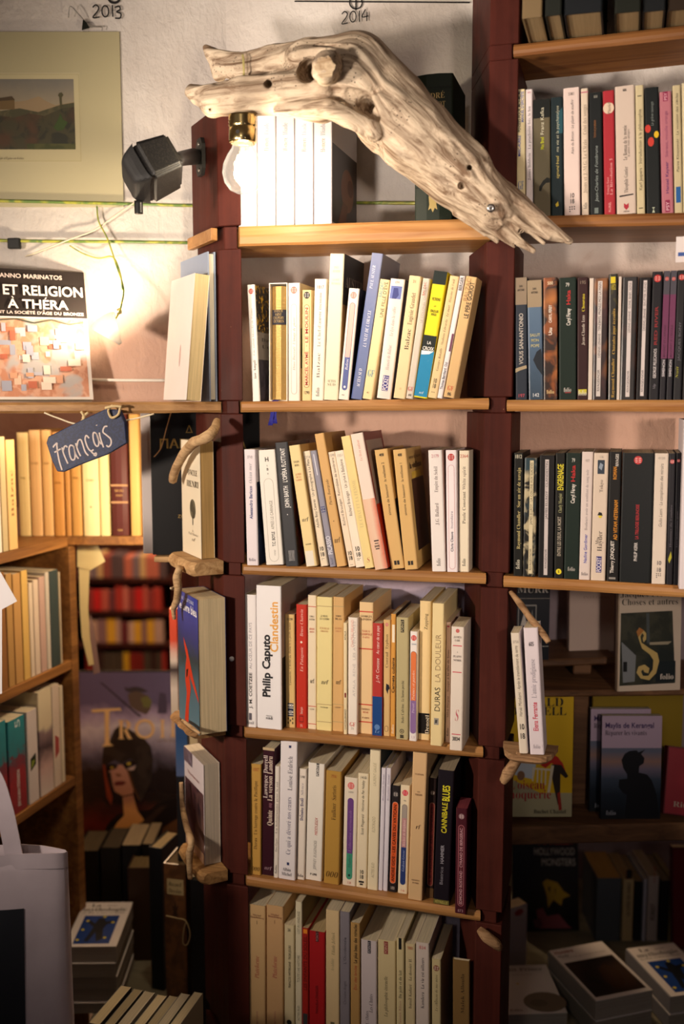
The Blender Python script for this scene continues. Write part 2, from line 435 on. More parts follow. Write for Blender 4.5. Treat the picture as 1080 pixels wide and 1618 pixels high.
mb = MB(); mb.box((KX - 0.012, YW, 0), (XC + 0.02, YW + 0.09, 2.75), plaster); mb.box((XC + 0.02, YW, Z_RCUT), (1.3, YW + 0.09, 2.75), plaster)
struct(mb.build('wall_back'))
K = Vector((KX, YW, 0))
def wl(s, dpt): return K - RT * s - NC * dpt                      # along / behind the left wall
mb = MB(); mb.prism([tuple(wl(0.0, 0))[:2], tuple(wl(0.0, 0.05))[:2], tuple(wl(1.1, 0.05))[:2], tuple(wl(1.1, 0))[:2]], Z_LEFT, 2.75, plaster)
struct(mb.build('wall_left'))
floor_m = m_wood('worn_floorboards', '6B4A33', '4A3223', 'y', 0.6)
mb = MB(); mb.box((-6, -1.6, -0.05), (2.2, 7.2, 0.0), floor_m); struct(mb.build('floor'))
mb = MB(); mb.box((-6, -1.6, 2.75), (2.2, 7.2, 2.82), plaster); struct(mb.build('ceiling'))
mb = MB(); mb.box((-6, 7.1, 0), (2.2, 7.2, 2.75), plaster_pink); struct(mb.build('wall_far'))
mb = MB(); mb.box((-6.1, -1.6, 0), (-6, 7.2, 2.75), plaster_pink); struct(mb.build('wall_west'))
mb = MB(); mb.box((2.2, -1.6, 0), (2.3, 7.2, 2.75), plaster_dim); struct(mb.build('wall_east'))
# recess behind the right-hand shelves, and the beam over the passage
mb = MB()
def fr_poly(pxa, pxb, d0, d1): return [tuple(ah(p, 630, d))[:2] for p, d in ((pxa, d0), (pxb, d0), (pxb, d1), (pxa, d1))]
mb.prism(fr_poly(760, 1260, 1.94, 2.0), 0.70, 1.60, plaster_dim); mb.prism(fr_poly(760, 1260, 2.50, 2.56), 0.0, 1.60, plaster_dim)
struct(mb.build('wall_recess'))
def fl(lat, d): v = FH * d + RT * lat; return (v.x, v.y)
mb = MB(); mb.prism([fl(.185, 1.775), fl(.205, 1.775), fl(.205, 2.56), fl(.185, 2.56)], 0.0, 1.9, plaster_dim); struct(mb.build('wall_light_block'))  # unseen partition, added to keep the passage lamp's light out of the recess
mb = MB(); mb.prism(fr_poly(-200, 330, 2.42, 2.5), 1.235, 1.75, plaster_pink); struct(mb.build('trim_1'))

# ------------------------------------------------------------------ posts: sawn planks, notched where the shelves sit
U43 = Vector((-0.678, 0.735, 0)); N43 = Vector((-0.735, -0.678, 0))
LEV = {}
for nm, x0, y0, x1, y1 in (('C1', 375, 358, 760, 345), ('C2', 380, 635, 775, 629), ('C3', 385, 892, 768, 906), ('C4', 388, 1150, 765, 1181), ('C5', 390, 1385, 758, 1440),
                           ('C6', 392, 1646, 752, 1706), ('R1', 806, 71, 1080, 40), ('R2', 815, 342, 1080, 336), ('R3', 802, 632, 1080, 632), ('R4', 800, 910, 1080, 926)):
    a, b = at(x0, y0, YF), at(x1, y1, YF); LEV[nm] = (a.x, a.z, b.x, b.z)
def shelf_z(nm, x):
    x0, z0, x1, z1 = LEV[nm]; return z0 + (z1 - z0) * (x - x0) / (x1 - x0)
def post(name, poly, neck, cuts, z1, label):
    """A plank standing from the floor to Z1, narrowed to NECK over each notch."""
    mb = MB(); z = 0.0
    for cu in sorted(cuts, key=lambda c: c[0]):
        a, b = cu[:2]; mb.prism(poly, z, a, paint); mb.prism(cu[2] if len(cu) > 2 else neck, a, b, paint); z = b
    mb.prism(poly, z, z1, paint)
    o = mb.build(name)
    bm = bmesh.new(); bm.from_mesh(o.data); bmesh.ops.bevel(bm, geom=list(bm.edges), offset=0.0012, segments=1, affect='EDGES', clamp_overlap=True); bm.to_mesh(o.data); bm.free()
    return tag(o, label, 'post')
A2 = U43 * 0.125
lp = [(XA, YF), (XB, YF), (XB + A2.x * 0.62, YF + A2.y * 0.62 + 0.028), (XA + A2.x, YF + A2.y)]
XL = XB - 0.0075
ln = [(XA + 0.008, YF + 0.005), (XL - 0.001, YF + 0.005), (XL - 0.001 + A2.x * 0.62, YF + 0.028 + A2.y * 0.62), (XA + A2.x + 0.008, YF + A2.y)]
TH = 0.0165
ctz = [(shelf_z(k, XB) - TH - 0.0025, shelf_z(k, XB) + 0.002) for k in ('C1', 'C2', 'C3', 'C4', 'C5', 'C6')]
ctz[0] = (ctz[0][0] - 0.0145, ctz[0][1])
post('shelf_post', lp, ln, ctz, at(325, 179, YF + 0.03).z, 'oxblood painted corner post with a speaker bracket near its top')
BLX = at(740, 450, 1.612).x
cp = [(XC, YF), (XD, YF), (XD - 0.001, 1.612), (BLX, 1.612)]
NR = 0.009
cn = [(XC + NR, YF + 0.005), (XD - NR, YF + 0.005), (XD - NR, 1.612), (BLX + NR, 1.612)]
ctz = [(min(shelf_z(a, XC), shelf_z(b, XD)) - TH - (0.0165 if a == 'C1' else 0.0025), max(shelf_z(a, XC), shelf_z(b, XD)) + 0.002) for a, b in (('C1', 'R2'), ('C2', 'R3'), ('C3', 'R4'))]
ctz += [(shelf_z(k, XC) - TH - 0.0025, shelf_z(k, XC) + 0.002) for k in ('C4', 'C5', 'C6')]
ctz += [(shelf_z('R1', XD) - TH - 0.0025, shelf_z('R1', XD) + 0.002, [(XC, YF), (XD - NR, YF + 0.0), (XD - NR, 1.612), (BLX, 1.612)])]
post('shelf_post', cp, cn, ctz, 2.74, 'tall oxblood painted post between the centre and the right shelves')

pine = m_wood('oiled_pine', 'C4935A', '9A6633', 'x', 0.42)
def plank(name, xl, xr, zf, y0, y1, th, label, skl=0.0, skr=0.0, m=None, seed=1, wob=0.0012, group=None, cat='shelf'):
    """A sawn shelf board, its front edge eased and a little uneven. SKL, SKR: how far the ends slant in x per metre of depth."""
    rr = random.Random(seed); n = 22; e = 0.0035; vs = []; fs = []; ph = rr.random() * 9
    for i in range(n + 1):
        t = i / n
        w = wob * noise.noise(Vector((t * 5 + ph, ph, 0))) ; w2 = wob * noise.noise(Vector((t * 4 + ph, ph, 7)))
        fy = y0 - abs(w) * 0.6
        sec = [(fy + e, 0), (fy + 0.0008, -e), (fy, -th * 0.55), (fy + 0.001, -th + e), (fy + e, -th + w2), (y1, -th + w2), (y1, 0)]
        for y, dz in sec:
            x = (xl + skl * (y - y0)) * (1 - t) + (xr + skr * (y - y0)) * t
            vs.append((x, y, zf((xl * (1 - t) + xr * t)) + dz))
    k = 7
    for i in range(n):
        for q in range(k): fs.append((i * k + q, i * k + (q + 1) % k, (i + 1) * k + (q + 1) % k, (i + 1) * k + q))
    fs.append(tuple(range(k))); fs.append(tuple(n * k + q for q in range(k - 1, -1, -1)))
    mb = MB(); mb.add(vs, fs, m or pine); o = mb.build(name)
    return tag(o, label, cat, group)
cl, sk_r = XL, (BLX - XC) / (1.612 - YF)
ORD = ['top', 'second', 'third', 'fourth', 'fifth', 'sixth']
sk_l = (A2.x * 0.62) / (A2.y * 0.62 + 0.028)
for i, k in enumerate(('C1', 'C2', 'C3', 'C4', 'C5', 'C6')):
    plank('shelf', cl + .006, XC + NR - 0.0015, (lambda x, k=k: shelf_z(k, x)), YF - 0.002, 1.600, TH + (0.0135 if k == 'C1' else 0), 'pine shelf board, %s of the six between the two painted posts' % ORD[i], sk_l, sk_r, seed=i + 3)
for i, k in enumerate(('R1', 'R2', 'R3', 'R4')):
    yb = {'R1': 1.592, 'R2': 1.632, 'R3': 1.632, 'R4': 1.632}[k]
    plank('shelf', XD - NR + 0.0015, 0.42, (lambda x, k=k: shelf_z(k, x)), YF - 0.002, yb, TH, 'pine shelf board, %s of the four right of the tall post' % ORD[i], 0.02, 0, seed=i + 13,
          m=m_wood('dark_oiled_pine', 'A2703F', '744623', 'x', 0.45) if k in ('R1', 'R2') else pine)
# short end block of the top shelf on the corner post's side face
zc = shelf_z('C1', XB)
p0, p1 = Vector((XA, YF, 0)), Vector((XA, YF, 0)) + U43 * 0.118
off = N43 * 0.001; o2 = N43 * 0.012
mb = MB(); mb.prism([tuple(v)[:2] for v in (p0 + off, p0 + o2, p1 + o2, p1 + off)], zc - 0.020, zc - 0.001, pine)
tag(mb.build('shelf_end_block', bevel=0.0012, seg=1), 'small pine block on the side of the corner post below the speaker', 'block')
# left shelf by the hanging lamp
zl0, zl1 = ah(0, 637, 1.49).z, ah(352, 635, 1.55).z
LS0, LS1 = ah(-90, 640, DK - 0.155), ah(349, 640, DK - 0.155)
def left_plank(name, label):
    n = 20; vs = []; fs = []; e = 0.004; th = 0.0175
    for i in range(n + 1):
        t = i / n; b = LS0.lerp(LS1, t); z = zl0 + (zl1 - zl0) * t; w = 0.0014 * noise.noise(Vector((t * 6, 3, 0)))
        D = 0.148 - 0.142 * (max(0, t - 0.6) / 0.4) ** 0.75
        for dy, dz in ((e, 0), (0, -e), (w, -th + e), (e, -th - w), (D, -th - w), (D, 0)):
            p = b - NC * dy; vs.append((p.x, p.y, z + dz))
    k = 6
    for i in range(n):
        for q in range(k): fs.append((i * k + q, i * k + (q + 1) % k, (i + 1) * k + (q + 1) % k, (i + 1) * k + q))
    fs.append(tuple(range(k))); fs.append(tuple(n * k + q for q in range(k - 1, -1, -1)))
    mb = MB(); mb.add(vs, fs, m_wood('aged_pine', 'B58A58', '8A6238', 'x', 0.5)); return tag(mb.build(name), label, 'shelf')
left_plank('shelf', 'round-nosed pine shelf board ending at the corner post under the hanging lamp')

# ------------------------------------------------------------------ books
def book(mw, w, h, d, spine, label, front=None, back=None, pages='E8D9B8', hard=False, bulge=0.0, group=None, name='book', dec=(), cov=None, pblock=True, lean_pages=0.0):
    """A book standing on its tail: x across the spine, y from spine to fore-edge, z up."""
    root = empty(name, mw, label, 'book', group)
    ms = m_cover(spine) if isinstance(spine, str) else spine
    mf = ms if front is None else (m_cover(front) if isinstance(front, str) else front)
    mk = ms if back is None else (m_cover(back) if isinstance(back, str) else back)
    t = min(0.0024 if hard else 0.0007, w * 0.22); r = min(w * 0.22, 0.0022)
    prof = [(w / 2, d)]
    xs = [w / 2, w / 2 - r * 0.3, w / 2 - r, w / 6, -w / 6, -(w / 2 - r), -(w / 2 - r * 0.3), -w / 2]
    for x in xs:
        ex = max(0, abs(x) - (w / 2 - r)) / r
        prof.append((x, bulge * (2 * x / w) ** 2 + r * (1 - math.sqrt(max(0, 1 - ex * ex)))))
    prof.append((-w / 2, d))
    k = len(prof); inn = [(x * (1 - 2 * t / w), max(y, 0) + (t if 0 < i < k - 1 else 0)) for i, (x, y) in enumerate(prof)]
    vs = [(x, y, 0) for x, y in prof] + [(x, y, 0) for x, y in inn] + [(x, y, h) for x, y in prof] + [(x, y, h) for x, y in inn]
    mb = MB(); mp = m_pages(pages)
    for i in range(k - 1):
        m = mf if i == 0 else mk if i == k - 2 else ms
        mb.add([], [], m)
    me_f = []
    mb.v = vs
    def F(f, m): mb.f.append(f); mb.mi.append(mb.mat(m))
    for i in range(k - 1):
        m = mf if i == 0 else mk if i == k - 2 else ms
        F((i, 2 * k + i, 2 * k + i + 1, i + 1), m)
        F((k + i, k + i + 1, 3 * k + i + 1, 3 * k + i), m)
        F((2 * k + i, 3 * k + i, 3 * k + i + 1, 2 * k + i + 1), m); F((i, i + 1, k + i + 1, k + i), m)
    F((0, k, 3 * k, 2 * k), mf); F((k - 1, 2 * k + k - 1, 3 * k + k - 1, k + k - 1), mk)
    COV[root.name] = mb.build('cover', root)
    if pblock:
        ins = 0.003 if hard else 0.0004; q = MB()
        x0, x1 = -w / 2 + t * 1.02, w / 2 - t * 1.02; y0 = t * 1.1 + bulge; y1 = d - (0.003 if hard else 0.0006)
        q.box((x0, y0, ins), (x1, y1, h - ins), mp); q.build('page_block', root)
    if dec: decorate(root, w, h, dec)
    return root
def decorate(root, w, h, dec):
    """Print on the spine. Items hold heights in metres above the tail; widths in fractions of the half spine."""
    root = COV.get(root.name, root); tm = MB(); em = MB(); lay = 0.00012; O = Vector((0, 0, 0)); X = Vector((1, 0, 0)); n = 1
    for it in dec:
        k = it[0]; y = -lay * n
        if k == 'b':
            _, z0, z1, c, xa, xb = (tuple(it) + (-1, 1))[:6] if len(it) < 6 else it
            q = MB(); xa, xb = xa * w * 0.49, xb * w * 0.49
            q.box((xa, -lay * n - 0.0001, min(z0, z1)), (xb, 0.0004, max(z0, z1)), m_cover(c) if isinstance(c, str) else c); q.build('colour_band', root); n += 1.2
        elif k == 'o':
            _, z0, z1, wf, fc, oc = it; z0, z1 = min(z0, z1), max(z0, z1); x = wf * w / 2
            if oc:
                e = 0.0007; em.add([(a, y, b) for a, b in stadium(-x - e, x + e, z0 - e, z1 + e)], [tuple(range(14))], m_flat(oc)); n += 0.5
            if fc: em.add([(a, -lay * n, b) for a, b in stadium(-x, x, z0, z1)], [tuple(range(14))], m_flat(fc) if isinstance(fc, str) else fc); n += 0.5
        elif k in ('c', 'lp'):
            z, r = it[1], it[2] * w / 2; c = it[3]
            em.add([(a, y, b) for a, b in ell(0, z, r, r * 1.05)], [tuple(range(20))], m_flat(c)); n += 0.5
            if k == 'lp':
                for j in (-0.45, 0.0, 0.45):
                    for sx in (-0.42, 0.42): em.add([(sx * r - r * 0.26, -lay * n, z + j * r - r * 0.07), (sx * r + r * 0.26, -lay * n, z + j * r - r * 0.07), (sx * r + r * 0.26, -lay * n, z + j * r + r * 0.07), (sx * r - r * 0.26, -lay * n, z + j * r + r * 0.07)], [(0, 1, 2, 3)], m_flat('EBDCD6'))
                n += 0.3
        elif k == 'p':
            _, c, pts = it; em.add([(a * w / 2, y, b) for a, b in pts], [tuple(range(len(pts)))], m_flat(c)); n += 0.3
        elif k == 'dots':
            _, z, nn, c = it
            for q in range(nn):
                cx = (q % 3 - 1) * w * 0.14; cz = z - (q // 3) * w * 0.14
                em.add([(a, y, b) for a, b in ell(cx, cz, w * 0.045, w * 0.045, 8)], [tuple(range(8))], m_flat(c))
        elif k == 'v':
            _, s, z0, z1, size, c, sty, xo = (tuple(it) + ('sans', 0))[:8] if len(it) < 8 else it
            hh = size * w; yy = -lay * (n + 2)
            # reads upwards: letters' up points to the left
            text_into(tm, s, m_flat(c), Vector((xo * w / 2 + hh / 2, yy, z0)), Vector((0, 0, 1)), Vector((-1, 0, 0)), z1 - z0, hh, sty)
        elif k == 'h':
            _, s, z, hh, wf, c, sty = (tuple(it) + ('sans',))[:7]
            text_into(tm, s, m_flat(c), Vector((-wf * w / 2, -lay * (n + 2), z - hh / 2)), X, ZV, wf * w, hh, sty)
    if em.f: em.build('spine_mark', root)
    if tm.f: tm.build('lettering', root)

def row(shelf, ox, oy, sc, specs, where, group, ysp=None, depth=0.112, auto_y=True, wall=YW):
    """One shelf of books. Spine corners are read in a blown-up crop of the photo (origin OX, OY; SC times): top left, top right, top; tail left, tail right, tail."""
    prev = None; out = []
    for i, sp in enumerate(specs):
        TL, TR, top, BL, BR, bot, col, look = sp[:8]; kw = dict(sp[8]) if len(sp) > 8 else {}
        P = lambda x, y: (ox + x / sc, oy + y / sc)
        bm_ = P((BL + BR) / 2, bot); Y = ysp or 1.486
        if auto_y:
            xg = at(bm_[0], bm_[1], YF).x
            Y = min(1.497, max(1.440, at_z(bm_[0], bm_[1], shelf_z(shelf, xg)).y))
        Y += kw.pop('dy', 0.0); d = kw.pop('d', depth)
        if shelf[0] == 'C':   # keep clear of the tall post's slanting side
            xr = max(at(*P(BR, bot), Y).x, at(*P(TR, top), Y).x) + 0.002
            if xr > BLX: d = min(d, YF + (xr - XC) / (BLX - XC) * (1.612 - YF) - 0.003 - Y)
        Y = min(Y, wall - 0.003 - d)
        a, b, c, e = at(*P(BL, bot), Y), at(*P(BR, bot), Y), at(*P(TL, top), Y), at(*P(TR, top), Y)
        top_m = (c + e) / 2; bot_m = (a + b) / 2
        lean = math.atan2(top_m.x - bot_m.x, top_m.z - bot_m.z)
        w = (((b.x - a.x) + (e.x - c.x)) / 2) * math.cos(lean); xb = bot_m.x
        h = (top_m.z - shelf_z(shelf, xb)) / math.cos(lean) - (w / 2) * abs(math.tan(lean))
        if 'h' in kw: h = kw.pop('h')
        w = max(w - 0.0003, 0.004)
        def quad(xc, w, h):
            zc = shelf_z(shelf, xc) + abs(math.sin(lean)) * w / 2 + 0.0002 + abs(LEV[shelf][3] - LEV[shelf][1]) / 0.39 * w / 2
            ex = (math.cos(lean), -math.sin(lean)); ez = (math.sin(lean), math.cos(lean))
            return zc, [(xc + ex[0] * s * w / 2 + ez[0] * t * h, zc + ex[1] * s * w / 2 + ez[1] * t * h) for s, t in ((-1, 0), (1, 0), (1, 1), (-1, 1))]
        for _ in range(400):
            zc, q = quad(xb, w, h)
            if prev is None or not sat(prev, q): break
            if w > 0.75 * w + 0.004 and w > 0.006: w -= 0.0003; xb += 0.00025
            else: xb += 0.0004
        prev = q
        mw = Matrix.Translation((xb, Y, zc)) @ Matrix.Rotation(lean, 4, 'Y')
        zz = lambda y: (bot - y) / (bot - top) * h
        dec = []
        for it in kw.pop('dec', ()):
            it = list(it)
            if it[0] in ('b', 'o', 'v'):
                j = 2 if it[0] == 'v' else 1
                it[j], it[j + 1] = zz(it[j]), zz(it[j + 1])
            elif it[0] in ('c', 'lp', 'dots'): it[1] = zz(it[1])
            elif it[0] == 'h': it[2] = zz(it[2]); it[3] = it[3] / (bot - top) * h
            elif it[0] == 'p': it[2] = [(x, zz(y)) for x, y in it[2]]
            dec.append(tuple(it))
        fp = kw.pop('fpic', None); kw.pop('tall', None)
        label = '%s, %s from left, %s' % (look, ORDN[i], where.replace('the ', ''))
        if look == 'SLIP':
            slipcase(mw, w, h, d, label); continue
        r = book(mw, w, h, d, col, label, dec=dec, group=group, **kw)
        if fp: picture(r, Vector((w / 2, 0.002, 0)), Vector((0, 1, 0)), ZV, d - 0.003, h, fp)
        out.append((r, w, h))
    return out
ORDN = 'first second third fourth fifth sixth seventh eighth ninth tenth eleventh twelfth thirteenth fourteenth fifteenth sixteenth seventeenth eighteenth nineteenth twentieth'.split()
def sat(A, B, mg=0.00015):
    for P in (A, B):
        for i in range(4):
            nx, ny = -(P[(i + 1) % 4][1] - P[i][1]), P[(i + 1) % 4][0] - P[i][0]; L = math.hypot(nx, ny) or 1
            a = [(x * nx + y * ny) / L for x, y in A]; b = [(x * nx + y * ny) / L for x, y in B]
            if max(a) + mg <= min(b) or max(b) + mg <= min(a): return False
    return True

def slipcase(mw, w, h, d, label):
    """An open-fronted card case and, inside it, a gilt book with a ribbon."""
    c = empty('slipcase', mw, 'white card slipcase around the golden book on second centre shelf', 'slipcase'); t = .0013; card = m_cover('EFE9DC'); q = MB()
    for lo, hi in (((-w / 2, 0, 0), (-w / 2 + t, d, h)), ((w / 2 - t, 0, 0), (w / 2, d, h)), ((-w / 2 + t, 0, 0), (w / 2 - t, d, t)), ((-w / 2 + t, 0, h - t), (w / 2 - t, d, h)), ((-w / 2 + t, d - t, t), (w / 2 - t, d, h - t))): q.box(lo, hi, card)
    q.build('case', c)
    gt = NT('gilt_ribbed_cloth'); wv = gt.n('ShaderNodeTexWave', wave_type='BANDS', bands_direction='Z'); wv.inputs['Scale'].default_value = 170; gt.l(gt.coords(), wv.inputs['Vector'])
    gt.setp(**{'Base Color': gt.mix(wv.outputs[1], lin('D8B878'), lin('B08C4C')), 'Roughness': .38, 'Metallic': .8}); gt.bump(wv.outputs[1], .4, .0008)
    w2, h2, d2 = w - 2 * t - .001, h - 2 * t - .004, d - .006
    r = book(mw @ Matrix.Translation((0, .0012, t + .0004)), w2, h2, d2, gt.m, 'golden ribbed hardback with navy label inside the white slipcase', hard=True, bulge=.006)
    def arc(x): return .006 * (2 * x / w2) ** 2 - .0004
    q = MB(); xs = [-w2 * .44 + w2 * .88 * i / 12 for i in range(13)]; z0, z1 = h2 * .665, h2 * .795
    q.add([(x, arc(x), z) for z in (z0, z1) for x in xs], [(i, i + 1, 14 + i, 13 + i) for i in range(12)], m_cover('2E2E38')); q.build('title_label', COV[r.name])
    q = MB(); f = m_flat('B89C66')
    for s_, z, ww in (('ANTOINE DE', .785, .56), ('SAINT', .755, .4), ('EXUPÉRY', .725, .66), ('ŒUVRES', .695, .66)):
        text_into(q, s_, f, Vector((-w2 * ww / 2, -.0008, z * h2 - .0022)), Vector((1, 0, 0)), Vector((0, 0, 1)), w2 * ww, .0042, 'serif')
    q.v = [(x, min(y, 0) + arc(x) - .0004, z) for x, y, z in q.v]; q.build('lettering', COV[r.name])
    blue = m_flat('1E1E86', .6); q = MB()
    for k in range(2):
        dx = .004 * k; pts = [(dx - .004, .004, .0004), (dx - .004, -.008, -.0008), (dx - .003, -.0145, -.004), (dx - .005, -.0150, -.022), (dx - .008 + k * .004, -.0160, -.040 + k * .003)]
        P = smooth_path(pts, 5); q.add([(p.x + s * .0035, p.y + s * .0012 * math.sin(i * .7), p.z) for i, p in enumerate(P) for s in (-1, 1)], [(2 * i, 2 * i + 1, 2 * i + 3, 2 * i + 2) for i in range(len(P) - 1)], blue)
    q.build('ribbon', r)

# ------------------------------------------------------------------ centre shelves, second from the top
K_, G_, RD, NV = '2A2622', '9A938C', 'B8413A', '2E3A78'
row('C2', 370, 390, 2.7, [
    (48, 92, 162, 82, 105, 655, 'EFEBE4', 'white paperback with red dot logo, leaning left', dict(front='8E847A', dec=[('lp', 190, .62, RD), ('v', 'ian Ampli', 560, 480, .34, K_, 'ital', 0), ('v', 'Une saison blanche de l’autre', 462, 262, .22, G_, 'ital', 0)],
      fpic=[('poly', m_speckle('241F22', 'D3A62E', None, 120, .60), rect(0, .60, 1, 1)), ('poly', m_speckle('2E2D35', '4B4650', None, 90, .5), rect(0, 0, 1, .36)), ('text', 'Dany L', .5, .52, .03, '4A4440', 'serif', .7), ('text', 'Une b', .5, .46, .03, '4A4440', 'serif', .7)])),
    (148, 226, 155, 148, 226, 655, 'F2EDE2', 'SLIP', dict(d=.114, dy=.004, pblock=False)),
    (229, 279, 155, 230, 280, 655, 'F0E6DC', 'white paperback with pale pink outline on spine', dict(front='D8C49A', dec=[('lp', 185, .55, 'D9776A'), ('o', 245, 625, .42, 'F3EAE1', 'D9A79B'), ('v', 'Dino Buzzati', 525, 425, .22, 'B59B8E', 'ital', 0), ('v', 'L’image de pierre', 415, 300, .22, 'D68C7C', 'ital', 0)],
      fpic=[('poly', m_speckle('5C6B3E', '24301F', '7C8C5E', 70, .5), rect(.02, .28, 1, .62))])),
    (288, 330, 185, 288, 328, 655, 'E7CC92', 'short cream paperback with orange outlined title', dict(dec=[('lp', 207, .66, K_), ('o', 248, 598, .5, 'EBD49F', '8B4A22'), ('v', 'MARCEL AYMÉ', 590, 445, .30, RD, 'bold', 0), ('v', '· LE MOULIN', 425, 258, .30, RD, 'bold', 0), ('h', '1290', 620, 13, .62, K_)])),
    (340, 396, 138, 330, 378, 655, 'F2EADB', 'white paperback with tiny red number on spine', dict(dec=[('h', '1817', 172, 15, .6, RD), ('v', 'Le Chef-d’œuvre inconnu', 425, 195, .26, '8A8278', 'serif', 0), ('v', 'Balzac', 560, 450, .26, '8A8278', 'serif', 0), ('v', 'folio', 638, 600, .3, K_, 'serif', 0)])),
    (400, 468, 30, 373, 440, 655, 'E9E0C4', 'tallest ivory paperback with black front cover', dict(front=m_grad([(0, '7E5C2C'), (.45, 'A57F45'), (.7, '6B4A22')], 2, .22, .1), d=.118, dec=[('h', 'PAUL', 88, 10, .3, 'C8BC9C', 'serif'), ('h', 'AUSTER', 104, 10, .5, 'C8BC9C', 'serif'), ('h', 'LA NUIT', 140, 9, .45, 'CFC3A4', 'serif'), ('h', 'DE L’ORACLE', 156, 9, .6, 'CFC3A4', 'serif'), ('h', 'ACTES', 573, 11, .58, '8A7F66', 'serif'), ('h', 'SUD', 588, 11, .58, '8A7F66', 'serif')],
      fpic=[('poly', '16120F', rect(0, .66, 1, 1)), ('text', 'AUSTER', .52, .78, .075, 'A89A86', 'serif', .88)])),
    (488, 534, 178, 442, 488, 652, 'EFE3D8', 'white paperback with pink and blue title pill', dict(front='1F1A1A', dec=[('lp', 207, .58, 'D9877F'), ('o', 240, 474, .44, 'E9B7AE', '8A6A70'), ('o', 440, 610, .44, '56639C', '56639C'), ('p', 'E9B7AE', [(-.43, 430), (.43, 430), (.43, 470), (-.43, 470)]), ('v', 'Balzac', 525, 476, .26, 'E8E4EE', 'ital', 0), ('c', 597, .2, 'F2F0F4'), ('dots', 632, 2, K_)], fpic=[('poly', '6E2A22', rect(.3, .66, .95, .92))])),
    (586, 634, 28, 494, 546, 650, m_grad([(0, '46598F'), (.5, '5A6A9C'), (1, '848CAE')], 2, .22, .25, 60), 'tall slate-blue paperback with white lettering', dict(front=m_grad([(0, '3E4A6E'), (.6, '6D7390'), (1, '7E7F8E')], 2, .22, .3, 40), d=.117, dec=[('v', 'PAUL AUSTER', 178, 80, .27, 'DFE2EC', 'ital', -.25), ('v', 'LA NUIT DE L’ORACLE', 425, 268, .30, 'E6E8F0', 'ital', .1), ('v', 'ACTES SUD', 598, 518, .30, 'E6E8F0', 'ital', 0)])),
    (618, 660, 140, 541, 584, 652, 'EDD6A4', 'cream paperback with teal initials at its foot', dict(dec=[('v', 'BALZAC', 216, 150, .36, '4C9AA8', 'sans', -.42), ('v', 'UNE FILLE D’ÈVE', 300, 150, .34, '3E3A34', 'sans', .38), ('h', 'GF', 540, 30, .66, '2F8FA8', 'serif'), ('h', '41', 624, 9, .3, K_)])),
    (668, 726, 138, 603, 670, 648, 'EAE2DE', 'white paperback with blue picture high on spine', dict(front='2E2A40', dec=[('h', '694', 152, 10, .3, G_), ('p', '6A78B8', [(-.78, 168), (.74, 168), (.7, 222), (-.82, 222)]), ('p', '3E4688', [(-.4, 176), (.2, 176), (.4, 205), (.05, 222), (-.5, 222)]), ('v', 'Honoré de Balzac', 525, 418, .24, 'A7A0A0', 'ital', 0), ('v', 'Le Lys dans la vallée', 380, 255, .24, 'A7A0A0', 'ital', 0), ('p', '33338A', [(-.42, 548), (.42, 548), (.42, 614), (-.42, 614)]), ('v', 'POCKET', 612, 550, .34, 'E8E4EE', 'bold', 0)])),
    (745, 798, 125, 677, 728, 645, 'EBD2A2', 'cream paperback with large dark serif title', dict(dec=[('v', 'Balzac', 437, 347, .36, '4A3A2A', 'serif', .1), ('v', 'Eugénie Grandet', 330, 195, .36, '5A4A38', 'serif', .1), ('h', '31', 148, 12, .3, 'C06048'), ('c', 603, .2, 'D8BE8E')])),
    (800, 838, 135, 733, 758, 645, 'D3C8B8', 'narrow greyish paperback with red initials at foot', dict(dec=[('v', 'BALZAC', 208, 150, .32, 'B8584C', 'sans', -.2), ('v', 'LE COLONEL CHABERT', 322, 160, .28, 'A09484', 'sans', .3), ('h', 'GF', 603, 18, .8, 'C02820', 'serif'), ('h', '48', 630, 9, .5, K_)])),
    (850, 910, 105, 764, 821, 640, 'EEDC22', 'yellow, black and turquoise banded paperback', dict(front='E8D820', dec=[('b', 105, 160, '16211D'), ('b', 374, 442, '141D1A'), ('b', 440, 634, '1C86B4'), ('h', 'FICTIONS', 222, 12, .62, '3A3A14', 'bold'), ('h', 'par', 250, 7, .16, '3A3A14'), ('h', 'JORGE LUIS', 272, 10, .6, '3A3A14', 'bold'), ('h', 'BORGES', 286, 9, .4, '3A3A14', 'bold'), ('h', 'LA', 405, 12, .3, 'E8E8E0', 'bold'), ('h', 'CROIX', 429, 14, .85, 'E8E8E0', 'bold'), ('p', 'E8EEF0', [(-.95, 440), (.9, 438), (.3, 452), (-.9, 458)]), ('h', 'nrf', 617, 11, .32, 'D8EEF4', 'ital')])),
    (918, 958, 125, 822, 863, 640, 'E6CA96', 'cream paperback with two numbers and dots at foot', dict(dec=[('v', 'Georges Bataille · Madame Edwarda · Le mort · Histoire de l’œil', 525, 140, .26, '5C4A36', 'ital', 0), ('h', '10', 566, 18, .4, K_, 'bold'), ('h', '18', 588, 18, .4, K_, 'bold'), ('dots', 615, 3, K_)])),
    (960, 984, 125, 864, 886, 640, 'E9E3E2', 'very thin white paperback', dict(dec=[('v', 'BERGER', 186, 130, .6, K_, 'bold', 0), ('p', '6B3350', [(.1, 365), (.9, 365), (.9, 440), (.1, 440)]), ('v', 'Thomas Bernhard  Oui', 602, 486, .5, '3A3A50', 'bold', 0)])),
    (986, 1036, 128, 890, 938, 640, 'D6B27C', 'tan paperback leaning on the post side', dict(dec=[('v', 'BALZAC', 232, 135, .38, '9A7248', 'sans', -.35), ('v', 'LE PÈRE GORIOT', 302, 150, .38, '2E2620', 'bold', .35), ('h', 'GF', 600, 20, .55, 'C8382A', 'serif'), ('h', 'f6', 625, 14, .36, K_, 'bold')])),
], 'the second centre shelf', 'paperbacks on the second centre shelf')

